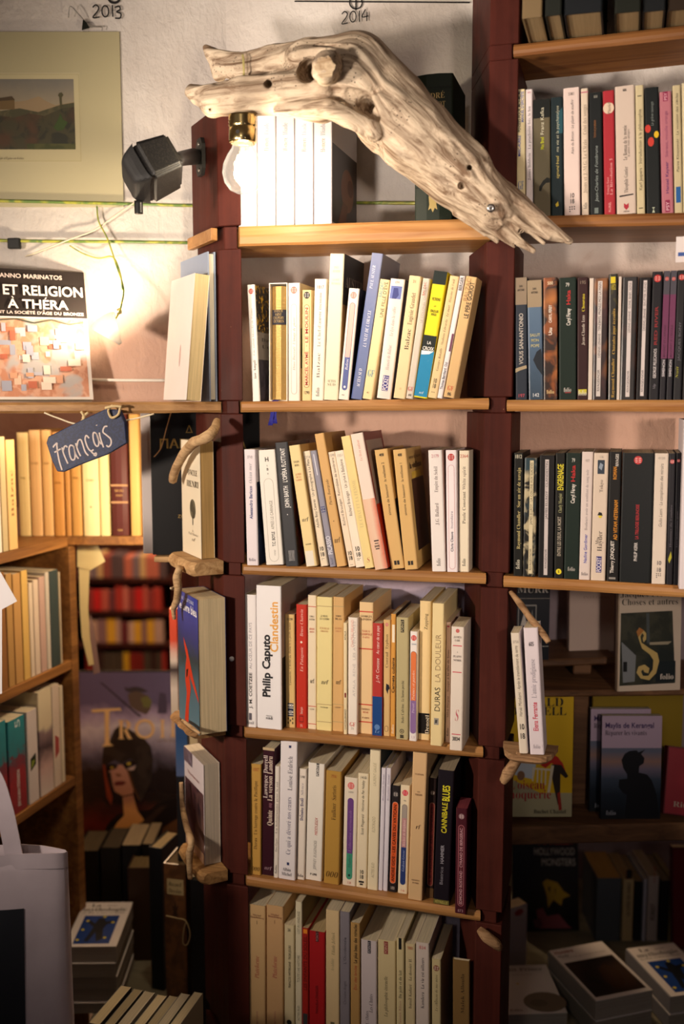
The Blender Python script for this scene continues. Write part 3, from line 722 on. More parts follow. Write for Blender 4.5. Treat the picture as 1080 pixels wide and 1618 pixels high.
# ------------------------------------------------------------------ centre, third
row('C3', 370, 640, 2.7, [
    (38, 92, 190, 55, 101, 685, 'E6DDE2', 'white paperback with navy author name', dict(front=m_speckle('141A2C', '1E2740', '3A4A6A', 50, .6), dec=[('h', '3710', 222, 12, .45, '8A7F88'), ('v', 'Alessandro Baricco', 485, 345, .26, NV, 'bold', 0), ('v', 'Océan mer', 335, 250, .28, '8A8A94', 'ital', 0), ('h', 'folio', 660, 14, .6, '6A6070', 'serif')], fpic=[('poly', 'E3D9DF', rect(0, .72, 1, 1))])),
    (98, 172, 192, 133, 212, 685, 'EDE8DE', 'wide white paperback with long rounded outline', dict(dec=[('h', 'H', 232, 18, .22, K_, 'bold'), ('h', 't', 258, 8, .06, K_), ('h', 'B', 275, 10, .1, K_, 'bold'), ('h', 'o', 292, 8, .07, K_), ('o', 315, 670, .5, 'EDE8DE', 'B8B2A6'), ('v', 'T.C. BOYLE', 605, 542, .17, K_, 'bold', .1), ('v', 'APRÈS LE CARNAGE', 532, 408, .17, '8A8478', 'sans', .1), ('v', 'roman', 645, 620, .12, G_, 'sans', .1)])),
    (169, 230, 160, 221, 271, 690, '36373B', 'charcoal paperback with white slanted lettering', dict(front=m_speckle('2A1614', '5A1E1A', None, 40, .55), dec=[('v', 'JOHN BARTH', 438, 345, .34, 'E6E4E0', 'bold', .1), ('v', 'L’OPÉRA FLOTTANT', 330, 185, .34, 'E6E4E0', 'bold', .1), ('v', 'SIGNES', 668, 622, .2, 'B8B6B4', 'sans', -.15), ('v', 'COMPOSÉS', 668, 622, .2, 'B8B6B4', 'sans', .35), ('c', 468, .08, 'D8D6D4')])),
    (232, 276, 172, 303, 356, 692, 'EFD79C', 'pale yellow paperback with white paper label', dict(front='C9A76A', dec=[('h', 'YVON', 243, 9, .5, '3E342A', 'serif'), ('h', 'BERL', 257, 9, .42, '3E342A', 'serif'), ('h', 'LE PAIN', 296, 9, .5, 'C8704E', 'serif'), ('h', 'DE LA', 308, 8, .45, 'C8704E', 'serif'), ('h', 'GARDE', 320, 8, .5, 'C8704E', 'serif'), ('h', 'nrf', 490, 18, .55, '4A4038', 'ital'), ('h', 'GALLIMARD', 596, 6, .5, '4A4038', 'serif'), ('p', 'E9E2D2', [(-.8, 625), (.6, 625), (.55, 690), (-.9, 690)])])),
    (287, 319, 197, 362, 398, 690, 'EBDCC2', 'thin white paperback with numbers and dots at foot', dict(dec=[('h', '2774', 224, 12, .8, G_), ('v', 'Adolfo Bioy Casares · Un photographe à La Plata', 525, 232, .34, '4A443C', 'sans', 0), ('h', '10', 615, 17, .55, K_, 'bold'), ('h', '18', 639, 17, .55, K_, 'bold'), ('dots', 658, 4, K_)])),
    (319, 346, 195, 403, 431, 692, '9492A2', 'thin grey-blue paperback', dict(dec=[('p', 'DADAE4', [(-.2, 210), (.1, 210), (.2, 300), (-.1, 300)]), ('v', '121', 462, 430, .6, NV, 'bold', 0), ('v', 'PICASSO', 640, 560, .7, 'DCDCE6', 'bold', 0), ('v', 'Seuil', 685, 655, .4, '4A4A66', 'ital', 0)])),
    (333, 377, 122, 431, 471, 692, 'D9AD6E', 'tall tan paperback with handwritten look', dict(front='B98E54', d=.12, dec=[('v', 'Pierre Bourgeade', 428, 318, .30, '3A2C1E', 'ital', 0), ('h', 'nrf', 578, 24, .6, '3A2C1E', 'ital'), ('c', 497, .1, '3A2C1E')])),
    (382, 414, 200, 472, 503, 692, 'EEDCC4', 'first of two white paperbacks with black numbers', dict(dec=[('h', '1590', 215, 11, .8, G_), ('v', 'Richard Brautigan · Retombées de sombrero', 515, 225, .34, '6A6054', 'sans', 0), ('h', '10', 634, 17, .6, K_, 'bold'), ('h', '18', 655, 17, .6, K_, 'bold'), ('dots', 684, 3, K_)])),
    (416, 458, 195, 506, 551, 695, 'F0E4D2', 'second of two white paperbacks with black numbers', dict(front='A83A30', dec=[('h', '1551', 215, 11, .6, G_), ('v', 'Richard Brautigan · Un privé à Babylone', 475, 232, .3, '5A5248', 'sans', 0), ('h', '10', 616, 18, .5, K_, 'bold'), ('h', '18', 641, 18, .5, K_, 'bold'), ('dots', 658, 5, K_)])),
    (449, 492, 133, 554, 594, 700, 'EBD694', 'straw yellow paperback with faded title', dict(d=.116, dec=[('v', 'LE CHAT ET LA FEMME', 525, 320, .34, 'D0BE8A', 'serif', 0), ('h', 'S', 664, 22, .35, 'C07058', 'ital')])),
    (493, 546, 122, 598, 656, 705, 'EFDDCF', 'torn white jacket over an orange-red paperback', dict(front='B7A393', d=.118, dec=[('b', 402, 706, m_grad([(0, 'E9BFA0'), (.55, 'EBC9AE'), (1, 'D8542E')], 0, .022, .25, 60, off=.5)), ('v', 'Le livre enfant', 240, 150, .2, 'C88A78', 'ital', 0), ('p', '4A3A38', [(-.35, 580), (.4, 580), (.4, 586), (-.35, 586)]), ('p', '4A3A38', [(-.3, 592), (.3, 592), (.3, 596), (-.3, 596)]), ('h', 'ENVIE', 606, 9, .4, '4A3A38', 'bold'), ('p', '4A3A38', [(-.3, 615), (.32, 615), (.3, 620), (-.3, 620)])],
      fpic=[('poly', '7E2A28', rect(0, .94, 1, 1)), ('poly', '8A2C28', rect(0, .5, .05, .94)), ('poly', '8A2C28', rect(.93, 0, 1, 1)), ('poly', 'D23E20', rect(0, 0, .93, .47))])),
    (592, 655, 190, 670, 723, 703, 'D9B272', 'tan paperback, volume two of a pair', dict(front='C9A25E', dec=[('h', '408', 213, 12, .35, K_, 'bold'), ('v', 'simone de beauvoir', 472, 338, .2, '3A2E22', 'sans', 0), ('v', 'la vieillesse 2', 328, 245, .2, '3A2E22', 'sans', 0), ('p', K_, [(-.4, 668), (-.04, 668), (-.04, 686), (-.4, 686)]), ('p', K_, [(.04, 668), (.4, 668), (.4, 686), (.04, 686)])], fpic=[('poly', '2A2018', rect(0, .1, 1, .58))])),
    (668, 736, 190, 730, 777, 705, 'D9B272', 'tan paperback, volume one, brown front cover showing', dict(front='C4A263', dec=[('h', '408', 213, 12, .32, K_, 'bold'), ('v', 'simone de beauvoir', 472, 338, .19, '3A2E22', 'sans', 0), ('v', 'la vieillesse 1', 328, 245, .19, '3A2E22', 'sans', 0), ('p', K_, [(-.4, 668), (-.04, 668), (-.04, 686), (-.4, 686)]), ('p', K_, [(.04, 668), (.4, 668), (.4, 686), (.04, 686)])],
      fpic=[('poly', m_grad([(0, '2A1A16'), (.6, '3E241C'), (1, '4A3024')], 2, .15, .3, 40), rect(.16, .14, .97, .74)), ('text', 'simone de beauvoir', .5, .91, .03, '5A4630', 'sans', .8), ('text', 'la vieillesse', .5, .83, .05, '4A3826', 'bold', .8), ('poly', 'D8B64A', rect(.2, .745, .8, .8))])),
    (822, 888, 193, 846, 898, 712, 'ECE5E0', 'white paperback with large grey serif title', dict(front='D9B8A8', dec=[('h', '2179', 218, 14, .55, 'C8808A'), ('v', 'J.G. Ballard', 512, 418, .26, '6A5A58', 'serif', 0), ('v', 'Empire du Soleil', 372, 262, .26, '6A5A58', 'serif', 0), ('v', 'folio', 688, 655, .3, K_, 'serif', 0)])),
    (898, 949, 193, 908, 951, 713, 'EEE4E6', 'white paperback with red dot logo, pink outline', dict(dec=[('lp', 223, .62, 'B83A36'), ('o', 257, 700, .5, 'F0E7E8', 'D0A0A4'), ('v', 'Chris Cleave', 626, 540, .22, '3A3450', 'bold', 0), ('v', 'Incendiaire', 526, 452, .22, '7A7088', 'sans', 0)])),
    (956, 1003, 195, 958, 999, 712, 'EADFC6', 'cream paperback with red number, end of row', dict(dec=[('h', '2364', 218, 14, .8, 'C05A50'), ('v', 'Paule Constant', 506, 368, .3, '5A5048', 'serif', 0), ('v', 'White spirit', 360, 262, .3, '7A7068', 'serif', 0), ('v', 'folio', 688, 655, .34, K_, 'serif', 0)])),
], 'the third centre shelf', 'paperbacks on the third centre shelf')

# ------------------------------------------------------------------ centre, fourth
def oldband(n1, n2, t1, t2, t3, red='C85A44', lines=(157, 575, 650), nrf=478):
    d = [('p', red if red != 'x' else 'B8A070', [(-1, y - 1.5), (1, y - 1.5), (1, y + 1.5), (-1, y + 1.5)]) for y in lines]
    return d + [('h', n1, 198, 8, .5, '4A4036', 'serif'), ('h', n2, 210, 8, .6, '4A4036', 'serif'), ('h', t1, 250, 8, .6, red if red != 'x' else 'C88A60', 'serif'), ('h', t2, 262, 7, .5, red if red != 'x' else 'C88A60', 'serif')] + ([('h', 'nrf', nrf, 20, .42, '3A3028', 'ital'), ('h', 'GALLIMARD', 587, 6, .5, '5A5046', 'serif')] if nrf else [])
row('C4', 370, 900, 2.7, [
    (40, 93, 108, 45, 93, 672, 'EEE9E8', 'white paperback with black and grey capitals', dict(dec=[('v', 'J. M. COETZEE', 590, 438, .24, K_, 'bold', .05), ('v', 'AU CŒUR DE CE PAYS', 422, 225, .24, 'A09CA4', 'sans', .05), ('p', '5A5660', [(-.25, 612), (.25, 612), (.25, 642), (-.25, 642)]), ('h', 'Seuil', 653, 13, .62, '5A5660', 'serif')])),
    (95, 196, 70, 94, 206, 680, 'F0EDEE', 'thick white paperback with heavy black and orange lettering', dict(front='2A2422', d=.135, dec=[('v', 'Philip Caputo', 545, 277, .30, '201E22', 'heavy', -.22), ('v', 'Clandestin', 350, 135, .31, 'E6A94E', 'bold', .42), ('h', 'cherche', 624, 7, .26, '6A6668', 'sans'), ('h', 'midi', 634, 11, .28, '2A2628', 'bold')], fpic=[('poly', 'A89890', rect(0, .5, 1, 1)), ('text', 'C', .3, .3, .12, 'D89A3A', 'bold', .3)])),
    (212, 259, 192, 221, 258, 672, 'DFBC7C', 'tan paperback with navy and white numbers', dict(front='2A2018', dec=[('h', '1559', 212, 10, .6, '5A4A34', 'bold'), ('v', 'Castaneda : L’herbe du diable et la petite fumée', 492, 225, .2, '3A2E22', 'ital', 0), ('b', 568, 625, '2B3250', -.55, .65), ('v', '10 18', 622, 572, .55, 'E8E0D0', 'bold', .05)] + [('p', K_, [(x, y), (x + .22, y), (x + .22, y + 9), (x, y + 9)]) for x, y in ((-.55, 630), (.35, 630), (-.55, 648), (.35, 648), (-.1, 638))])),
    (262, 309, 150, 263, 309, 665, 'C2311F', 'red paperback with white italic lettering', dict(dec=[('v', 'Bruce Chatwin', 282, 170, .28, 'EBC0B4', 'ital', .05), ('c', 305, .2, 'F0E0D0'), ('v', 'En Patagonie', 428, 325, .28, 'EBC0B4', 'ital', .05), ('p', '7A1A14', [(-.4, 612), (.4, 612), (.4, 640), (-.4, 640)]), ('p', 'C2311F', [(-.3, 616), (.3, 616), (.3, 636), (-.3, 636)]), ('v', 'Bourgois', 605, 575, .24, 'EBC0B4', 'serif', 0), ('v', '20', 660, 648, .2, 'EBC0B4', 'sans', 0)])),
    (312, 350, 110, 313, 349, 672, 'F0DFC0', 'white-cream old paperback with red title, half hidden', dict(dec=oldband('J.M.G.', 'LE CLÉZIO', 'DÉSERT', 'ROMAN', '', nrf=467), d=.118)),
    (351, 418, 118, 350, 416, 687, 'EDDD9C', 'pale yellow old paperback with ruled lines', dict(dec=oldband('J.M.G.', 'LE CLÉZIO', 'ÉTOILE', 'ERRANTE', '', 'x'), d=.118)),
    (420, 469, 118, 418, 464, 690, 'D8AF74', 'tan old paperback with ruled lines', dict(dec=oldband('PATRICK', 'BLAS', 'LE LIVRE', 'DES', '', 'x'), d=.118)),
    (464, 481, 228, 466, 480, 703, 'EFDDB2', 'very thin cream paperback', dict(dec=[('v', 'ATALA', 300, 262, .5, '4A4036', 'sans', 0), ('p', '7A1E1A', [(-.4, 525), (.5, 525), (.5, 545), (-.4, 545)]), ('v', 'CHATEAUBRIAND', 682, 595, .5, '4A4036', 'sans', 0)])),
    (483, 526, 205, 482, 523, 703, 'F3E9DC', 'white paperback with red initials at foot', dict(dec=[('v', 'CHATEAUBRIAND', 330, 215, .26, 'E3A496', 'sans', -.1), ('v', 'ATALA  RENÉ  LES AVENTURES', 540, 220, .26, 'C8C0BC', 'sans', .3), ('h', 'GF', 660, 18, .6, 'CC3A2C', 'serif'), ('h', '25', 678, 9, .3, G_)])),
    (527, 593, 140, 527, 587, 700, 'EBCB98', 'worn cream book with torn spine head and red bands', dict(d=.125, dec=[('p', 'C84A3A', [(-1, y - 2.5), (1, y - 2.5), (1, y + 2.5), (-1, y + 2.5)]) for y in (180, 337, 575, 650)] + [('h', 'GEORGES', 199, 9, .8, '5A4A3A', 'serif'), ('h', 'LONDON', 212, 9, .75, '5A4A3A', 'serif'), ('h', 'VOUS', 262, 9, .55, 'B8503E', 'serif'), ('h', 'COMPTEZ', 275, 9, .85, 'B8503E', 'serif'), ('h', 'FAITS', 288, 8, .5, 'B8503E', 'serif'), ('h', 'ÉDITIONS', 595, 8, .6, '8A5A48', 'serif'), ('h', 'RENÉ', 608, 7, .4, 'B8503E', 'serif'), ('h', 'PARIS', 632, 8, .5, '8A5A48', 'serif')])),
    (589, 633, 230, 588, 629, 710, 'B83B34', 'red and blue paperback with white lettering', dict(dec=[('b', 541, 709, '1B4686'), ('v', 'J.-M. Coetzee', 480, 378, .30, 'F0DCD4', 'slant', .05), ('v', 'Au cœur de ce pays', 360, 240, .30, 'F0DCD4', 'slant', .05), ('c', 672, .55, '5E86BE'), ('h', 'Le', 690, 14, .5, '8FB0DA', 'ital')])),
    (633, 666, 215, 633, 661, 710, 'DDB97E', 'narrow tan paperback with ink blot', dict(dec=[('lp', 235, .5, 'D07060'), ('v', 'Conrad', 418, 350, .36, '5A4630', 'serif', 0), ('v', 'Typhon', 340, 275, .36, '5A4630', 'serif', 0), ('p', '1E1E2A', [(-.1, 485), (.6, 490), (.9, 505), (.5, 512), (.3, 530), (-.2, 510)]), ('o', 668, 690, .4, 'DDB97E', '7A5A38')])),
    (668, 689, 190, 664, 686, 712, 'D89C4A', 'thin orange-tan paperback', dict(front='3A2A22', dec=[('p', 'F0E4CC', [(-.5, 235), (.6, 235), (.6, 310), (-.5, 310)]), ('v', 'Carnets cubains', 525, 375, .5, '3A2A1A', 'bold', 0), ('v', 'folio', 700, 660, .5, 'F0E4CC', 'serif', 0)])),
    (691, 741, 205, 687, 741, 725, 'BDB083', 'olive-grey paperback with black label', dict(dec=[('p', '1E1C18', [(-.25, 215), (.3, 215), (.3, 268), (-.25, 268)]), ('v', 'POINTS', 265, 219, .2, 'B8AC84', 'bold', 0), ('v', 'Italo Calvino', 655, 572, .22, '2E2A20', 'serif', .1), ('v', 'Le baron perché', 562, 472, .22, '2E2A20', 'serif', .1), ('c', 690, .36, K_), ('c', 690, .26, 'BDB083'), ('c', 690, .12, K_), ('p', '4A4434', [(-.3, 705), (.3, 705), (.3, 720), (-.3, 720)])])),
    (748, 783, 265, 746, 776, 732, 'F1EAE6', 'white paperback with orange and purple title pill', dict(dec=[('lp', 292, .72, 'D2453A'), ('h', '5064', 318, 7, .6, '8AA0B8'), ('o', 350, 565, .66, 'E57B45', 'A06A50'), ('o', 520, 698, .66, '8C6CA0', '8C6CA0'), ('p', 'E57B45', [(-.66, 510), (.66, 510), (.66, 558), (-.66, 558)]), ('v', 'Poèmes et paroles', 555, 430, .34, 'F4D8C4', 'ital', 0), ('v', 'Prévert', 612, 570, .34, 'DCC8E4', 'ital', 0), ('h', '1.3', 715, 9, .5, 'B89AB0')])),
    (790, 841, 135, 784, 831, 727, 'E9CF9A', 'tall cream paperback with black block at foot', dict(d=.125, dec=[('v', 'Zapping', 255, 188, .28, '4A3A2A', 'serif', .1), ('b', 612, 700, '191513', -1, 1), ('v', 'Denoël', 700, 618, .34, 'E8DCC4', 'serif', .55)])),
    (846, 893, 145, 833, 886, 752, 'EAD6A0', 'tall cream paperback with big dark capitals', dict(d=.128, dec=[('v', 'DURAS', 605, 500, .46, '2E2A26', 'sans', .1), ('v', 'LA DOULEUR', 480, 275, .46, 'A58E6A', 'sans', .1), ('p', '9A948A', [(-.4, 633), (.4, 633), (.4, 662), (-.4, 662)]), ('p', '4A4844', [(-.2, 640), (.2, 640), (.1, 655), (-.25, 655)])])),
    (900, 919, 225, 895, 916, 737, 'DCBFAE', 'thin pinkish paperback', dict(dec=[('v', 'Milan Durgent', 630, 538, .42, '6A5048', 'serif', 0), ('v', 'Soupe à la tête de bouc', 520, 340, .42, '6A5048', 'serif', 0), ('v', 'folio', 710, 675, .42, K_, 'serif', 0), ('p', 'C05068', [(-.5, 240), (.5, 240), (.5, 246), (-.5, 246)])])),
    (923, 982, 245, 919, 970, 772, 'E6DBCE', 'greyish white paperback with red bands and scroll', dict(dec=[('p', 'C84A5A', [(-.7, y - 2), (.7, y - 2), (.7, y + 2), (-.7, y + 2)]) for y in (325, 437, 703)] + [('h', 'JAMES', 288, 9, .6, '7A706C', 'serif'), ('h', 'EARL', 302, 9, .45, '7A706C', 'serif'), ('h', 'À', 352, 6, .1, '6A6060', 'serif'), ('h', 'PLAINS', 370, 9, .65, '6A6060', 'serif'), ('h', 'NOIRS', 386, 9, .6, '6A6060', 'serif'), ('h', 'S', 620, 50, .3, 'C86A74', 'ital'), ('h', '3834', 722, 16, .6, '2A2420', 'bold'), ('c', 262, .3, 'C86A64')])),
], 'the fourth centre shelf', 'paperbacks on the fourth centre shelf')

# ------------------------------------------------------------------ centre, fifth
row('C5', 370, 1150, 2.7, [
    (68, 115, 155, 66, 113, 627, 'C2964A', 'mustard tan paperback with three rings at foot', dict(dec=[('h', '1882', 178, 14, .55, 'B86A3A', 'ital'), ('v', 'Duras', 518, 468, .3, '4A3418', 'serif', 0), ('v', 'Un barrage contre le Pacifique', 455, 225, .3, '4A3418', 'serif', 0), ('h', '000', 602, 17, .75, '5A4020', 'ital')])),
    (120, 172, 90, 116, 166, 630, '35101E', 'maroon book with worn head and bold cream lettering', dict(d=.122, dec=[('v', 'Lawrence Durrell', 300, 118, .36, 'E8D8D0', 'serif', -.5), ('v', 'Quinte', 415, 348, .42, 'F0DCC8', 'serif', .28), ('v', 'ou', 338, 318, .36, '9A6A78', 'serif', .28), ('v', 'La version Landru', 310, 120, .42, 'F0DCC8', 'serif', .28), ('h', 'nrf', 598, 16, .6, 'A88A94', 'ital'), ('b', 86, 97, 'C8B08A')])),
    (173, 193, 165, 167, 186, 640, 'E8DED2', 'thin white paperback with small grey print', dict(dec=[('v', 'Dave Eggers', 528, 470, .46, '8A8078', 'serif', 0), ('v', 'Un hologramme pour le roi', 450, 230, .46, '8A8078', 'serif', 0), ('v', 'folio', 622, 585, .46, K_, 'serif', 0)])),
    (197, 270, 45, 187, 259, 648, 'ECE6E8', 'tall white paperback with two navy squares', dict(d=.125, front='E4DCDC', dec=[('p', '1E2A5A', [(.0, 75), (.28, 75), (.28, 86), (.0, 86)]), ('p', '1E2A5A', [(.0, 574), (.28, 574), (.28, 586), (.0, 586)]), ('v', 'Louise Erdrich', 265, 120, .27, '5A5660', 'serif', .2), ('v', 'Ce qui a dévoré nos cœurs', 540, 292, .27, '6A6680', 'serif', .12), ('h', 'Albin', 605, 14, .5, '4A4850', 'serif'), ('h', 'Michel', 625, 14, .6, '4A4850', 'serif')])),
    (271, 306, 175, 261, 296, 648, 'EFE4D6', 'cream paperback with bold navy author name', dict(dec=[('h', '1198', 209, 11, .55, K_), ('v', 'Shûsaku Endô', 395, 298, .34, '2E2A66', 'bold', 0), ('v', 'Silence', 288, 235, .34, '8A8490', 'ital', 0), ('h', 'folio', 630, 13, .7, '4A444A', 'serif')])),
    (313, 386, 152, 301, 371, 642, 'F1EBE0', 'white paperback with black label and red title', dict(d=.116, dec=[('p', '1A1818', [(.0, 152), (.34, 152), (.34, 205), (.0, 205)]), ('v', 'POINTS', 203, 156, .14, 'E8E2DA', 'bold', .17), ('v', 'MIDDLESEX', 452, 378, .16, 'B82A22', 'slant', .18), ('v', 'JEFFREY EUGENIDES', 596, 474, .16, '8A8480', 'slant', .12), ('h', 'P 1098', 617, 9, .4, K_, 'bold')])),
    (387, 461, 185, 384, 442, 667, 'B98F42', 'mustard paperback with creased side', dict(front='A87E3A', dec=[('h', '1920', 207, 13, .34, 'B8683A', 'ital'), ('v', 'Faulkner', 392, 320, .28, '4A3418', 'serif', .1), ('v', 'Sartoris', 308, 244, .28, '4A3418', 'serif', .1), ('h', '000', 626, 24, .8, '5A3E1A', 'ital')])),
    (468, 528, 213, 461, 516, 655, 'ECDFCA', 'cream paperback with purple and green title pill', dict(dec=[('lp', 246, .5, 'E0706A'), ('h', '1499', 272, 8, .4, G_), ('o', 297, 540, .4, '6C4284', '6C4284'), ('o', 500, 628, .4, '44997C', '44997C'), ('p', '6C4284', [(-.4, 480), (.4, 480), (.4, 522), (-.4, 522)]), ('v', 'L’éducation sentimentale', 515, 345, .2, 'A078B4', 'ital', 0), ('v', 'Flaubert', 580, 528, .2, '2A5A48', 'ital', 0), ('c', 612, .16, '1A2A24'), ('h', '7,8', 642, 9, .3, 'D08A80')])),
    (528, 573, 195, 518, 564, 680, 'EFE0C0', 'cream paperback with numbers and black dots at foot', dict(dec=[('h', '1410', 212, 11, .6, K_), ('v', 'Scott Fitzgerald · Histoires de Pat Hobby', 455, 225, .24, '4A4234', 'slant', 0), ('h', '10', 613, 16, .4, K_, 'bold'), ('h', '18', 634, 16, .4, K_, 'bold'), ('p', K_, [(-.5, 652), (.5, 652), (.5, 660), (-.5, 660)]), ('p', K_, [(-.3, 663), (.3, 663), (.3, 670), (-.3, 670)])])),
    (578, 624, 97, 566, 611, 692, 'EDE0BE', 'tall ivory paperback with faint lettering', dict(d=.12, front='2A3A44', dec=[('v', 'LAURENT GAUDÉ', 247, 150, .26, 'B8AC8C', 'slant', 0), ('v', 'ELDORADO', 445, 378, .28, 'B0A484', 'slant', 0), ('v', 'ACTES SUD', 640, 575, .26, 'B0A484', 'slant', 0)])),
    (627, 647, 172, 613, 631, 692, 'E2DCE6', 'first of two slim lilac-white paperbacks', dict(dec=[('v', 'Boualem Sansal', 310, 200, .36, 'A09AAE', 'slant', 0)])),
    (648, 669, 172, 633, 653, 692, 'E2DCE6', 'second of two slim lilac-white paperbacks', dict(front='C8C4D0', dec=[('v', 'Boualem Sansal', 310, 200, .36, 'A09AAE', 'slant', 0)])),
    (672, 706, 247, 656, 691, 692, '262023', 'black paperback with orange title pill', dict(dec=[('lp', 283, .66, '5A5654'), ('o', 316, 654, .62, 'DC5A26', 'F0A888'), ('v', 'ANDRÉ GIDE · LES CAVES DU VATICAN', 646, 325, .34, '3A1410', 'bold', 0), ('h', '183', 674, 12, .55, 'D8CCC0')])),
    (708, 750, 245, 696, 737, 692, 'EBDCBC', 'cream paperback with grey, pink and navy pill', dict(dec=[('lp', 277, .6, 'D8364A'), ('h', '46', 308, 7, .3, G_), ('o', 325, 520, .46, 'A69C94', '7A706C'), ('o', 470, 654, .46, '273A76', '273A76'), ('p', 'BE8E90', [(-.46, 380), (.46, 380), (.46, 500), (-.46, 500)]), ('v', 'Rocher de Brighton', 495, 388, .26, 'E8C8C8', 'ital', 0), ('v', 'Graham Greene', 600, 512, .26, 'A8B4DC', 'ital', 0), ('h', '1-6', 678, 9, .4, 'D06A60')])),
    (761, 823, 107, 739, 801, 735, 'DDB888', 'tall tan old book with small brown print', dict(d=.13, dec=[('h', 'YVES BONNEFOY', 198, 7, .6, '7A5A44', 'serif'), ('h', 'LES', 272, 6, .2, '7A5A44', 'serif'), ('h', 'VERGERS', 284, 8, .5, '7A5A44', 'serif'), ('h', 'rf', 420, 20, .3, '5A4030', 'ital'), ('h', 'ÉDITIONS', 650, 7, .55, '7A5A44', 'serif'), ('h', 'DE PARIS', 662, 7, .45, '7A5A44', 'serif')])),
    (831, 863, 215, 817, 848, 705, '2A1C1A', 'dark paperback with dull red title pill', dict(dec=[('lp', 275, .62, '6A5444'), ('o', 316, 655, .62, '6A231E', 'A8705C'), ('v', 'LE NOEUD DE VIPÈRES', 640, 330, .3, '3A1210', 'bold', 0), ('p', '5A4024', [(-1, 665), (1, 665), (1, 704), (-1, 704)])])),
    (866, 941, 182, 850, 913, 755, '18111A', 'black paperback with jagged yellow title', dict(d=.118, pages='BFAE92', dec=[('v', 'CANNIBALE', 448, 318, .32, 'D8CC2C', 'bold', .0), ('v', 'BLUES', 312, 245, .44, 'E6DC2E', 'bold', .1), ('v', 'Béatrice', 670, 592, .2, '8A8690', 'sans', -.1), ('v', 'HAMMER', 580, 500, .2, '9A96A0', 'bold', -.1), ('b', 735, 754, '6A6232'), ('h', 'PÉTRELLE', 745, 11, .8, 'B8AC5A', 'bold')])),
    (944, 994, 345, 940, 988, 785, '471722', 'dark red short paperback with outlined title, end of row', dict(dec=[('lp', 378, .5, '8A6A70'), ('o', 415, 752, .46, '5A1F2A', 'C07880'), ('v', 'EDMOND ROSTAND · CYRANO DE BERGERAC', 745, 425, .24, 'C89AA0', 'bold', 0), ('h', '873', 772, 11, .5, 'B89098')], pages='7E3A42', dy=-.006)),
], 'the fifth centre shelf', 'paperbacks on the fifth centre shelf')

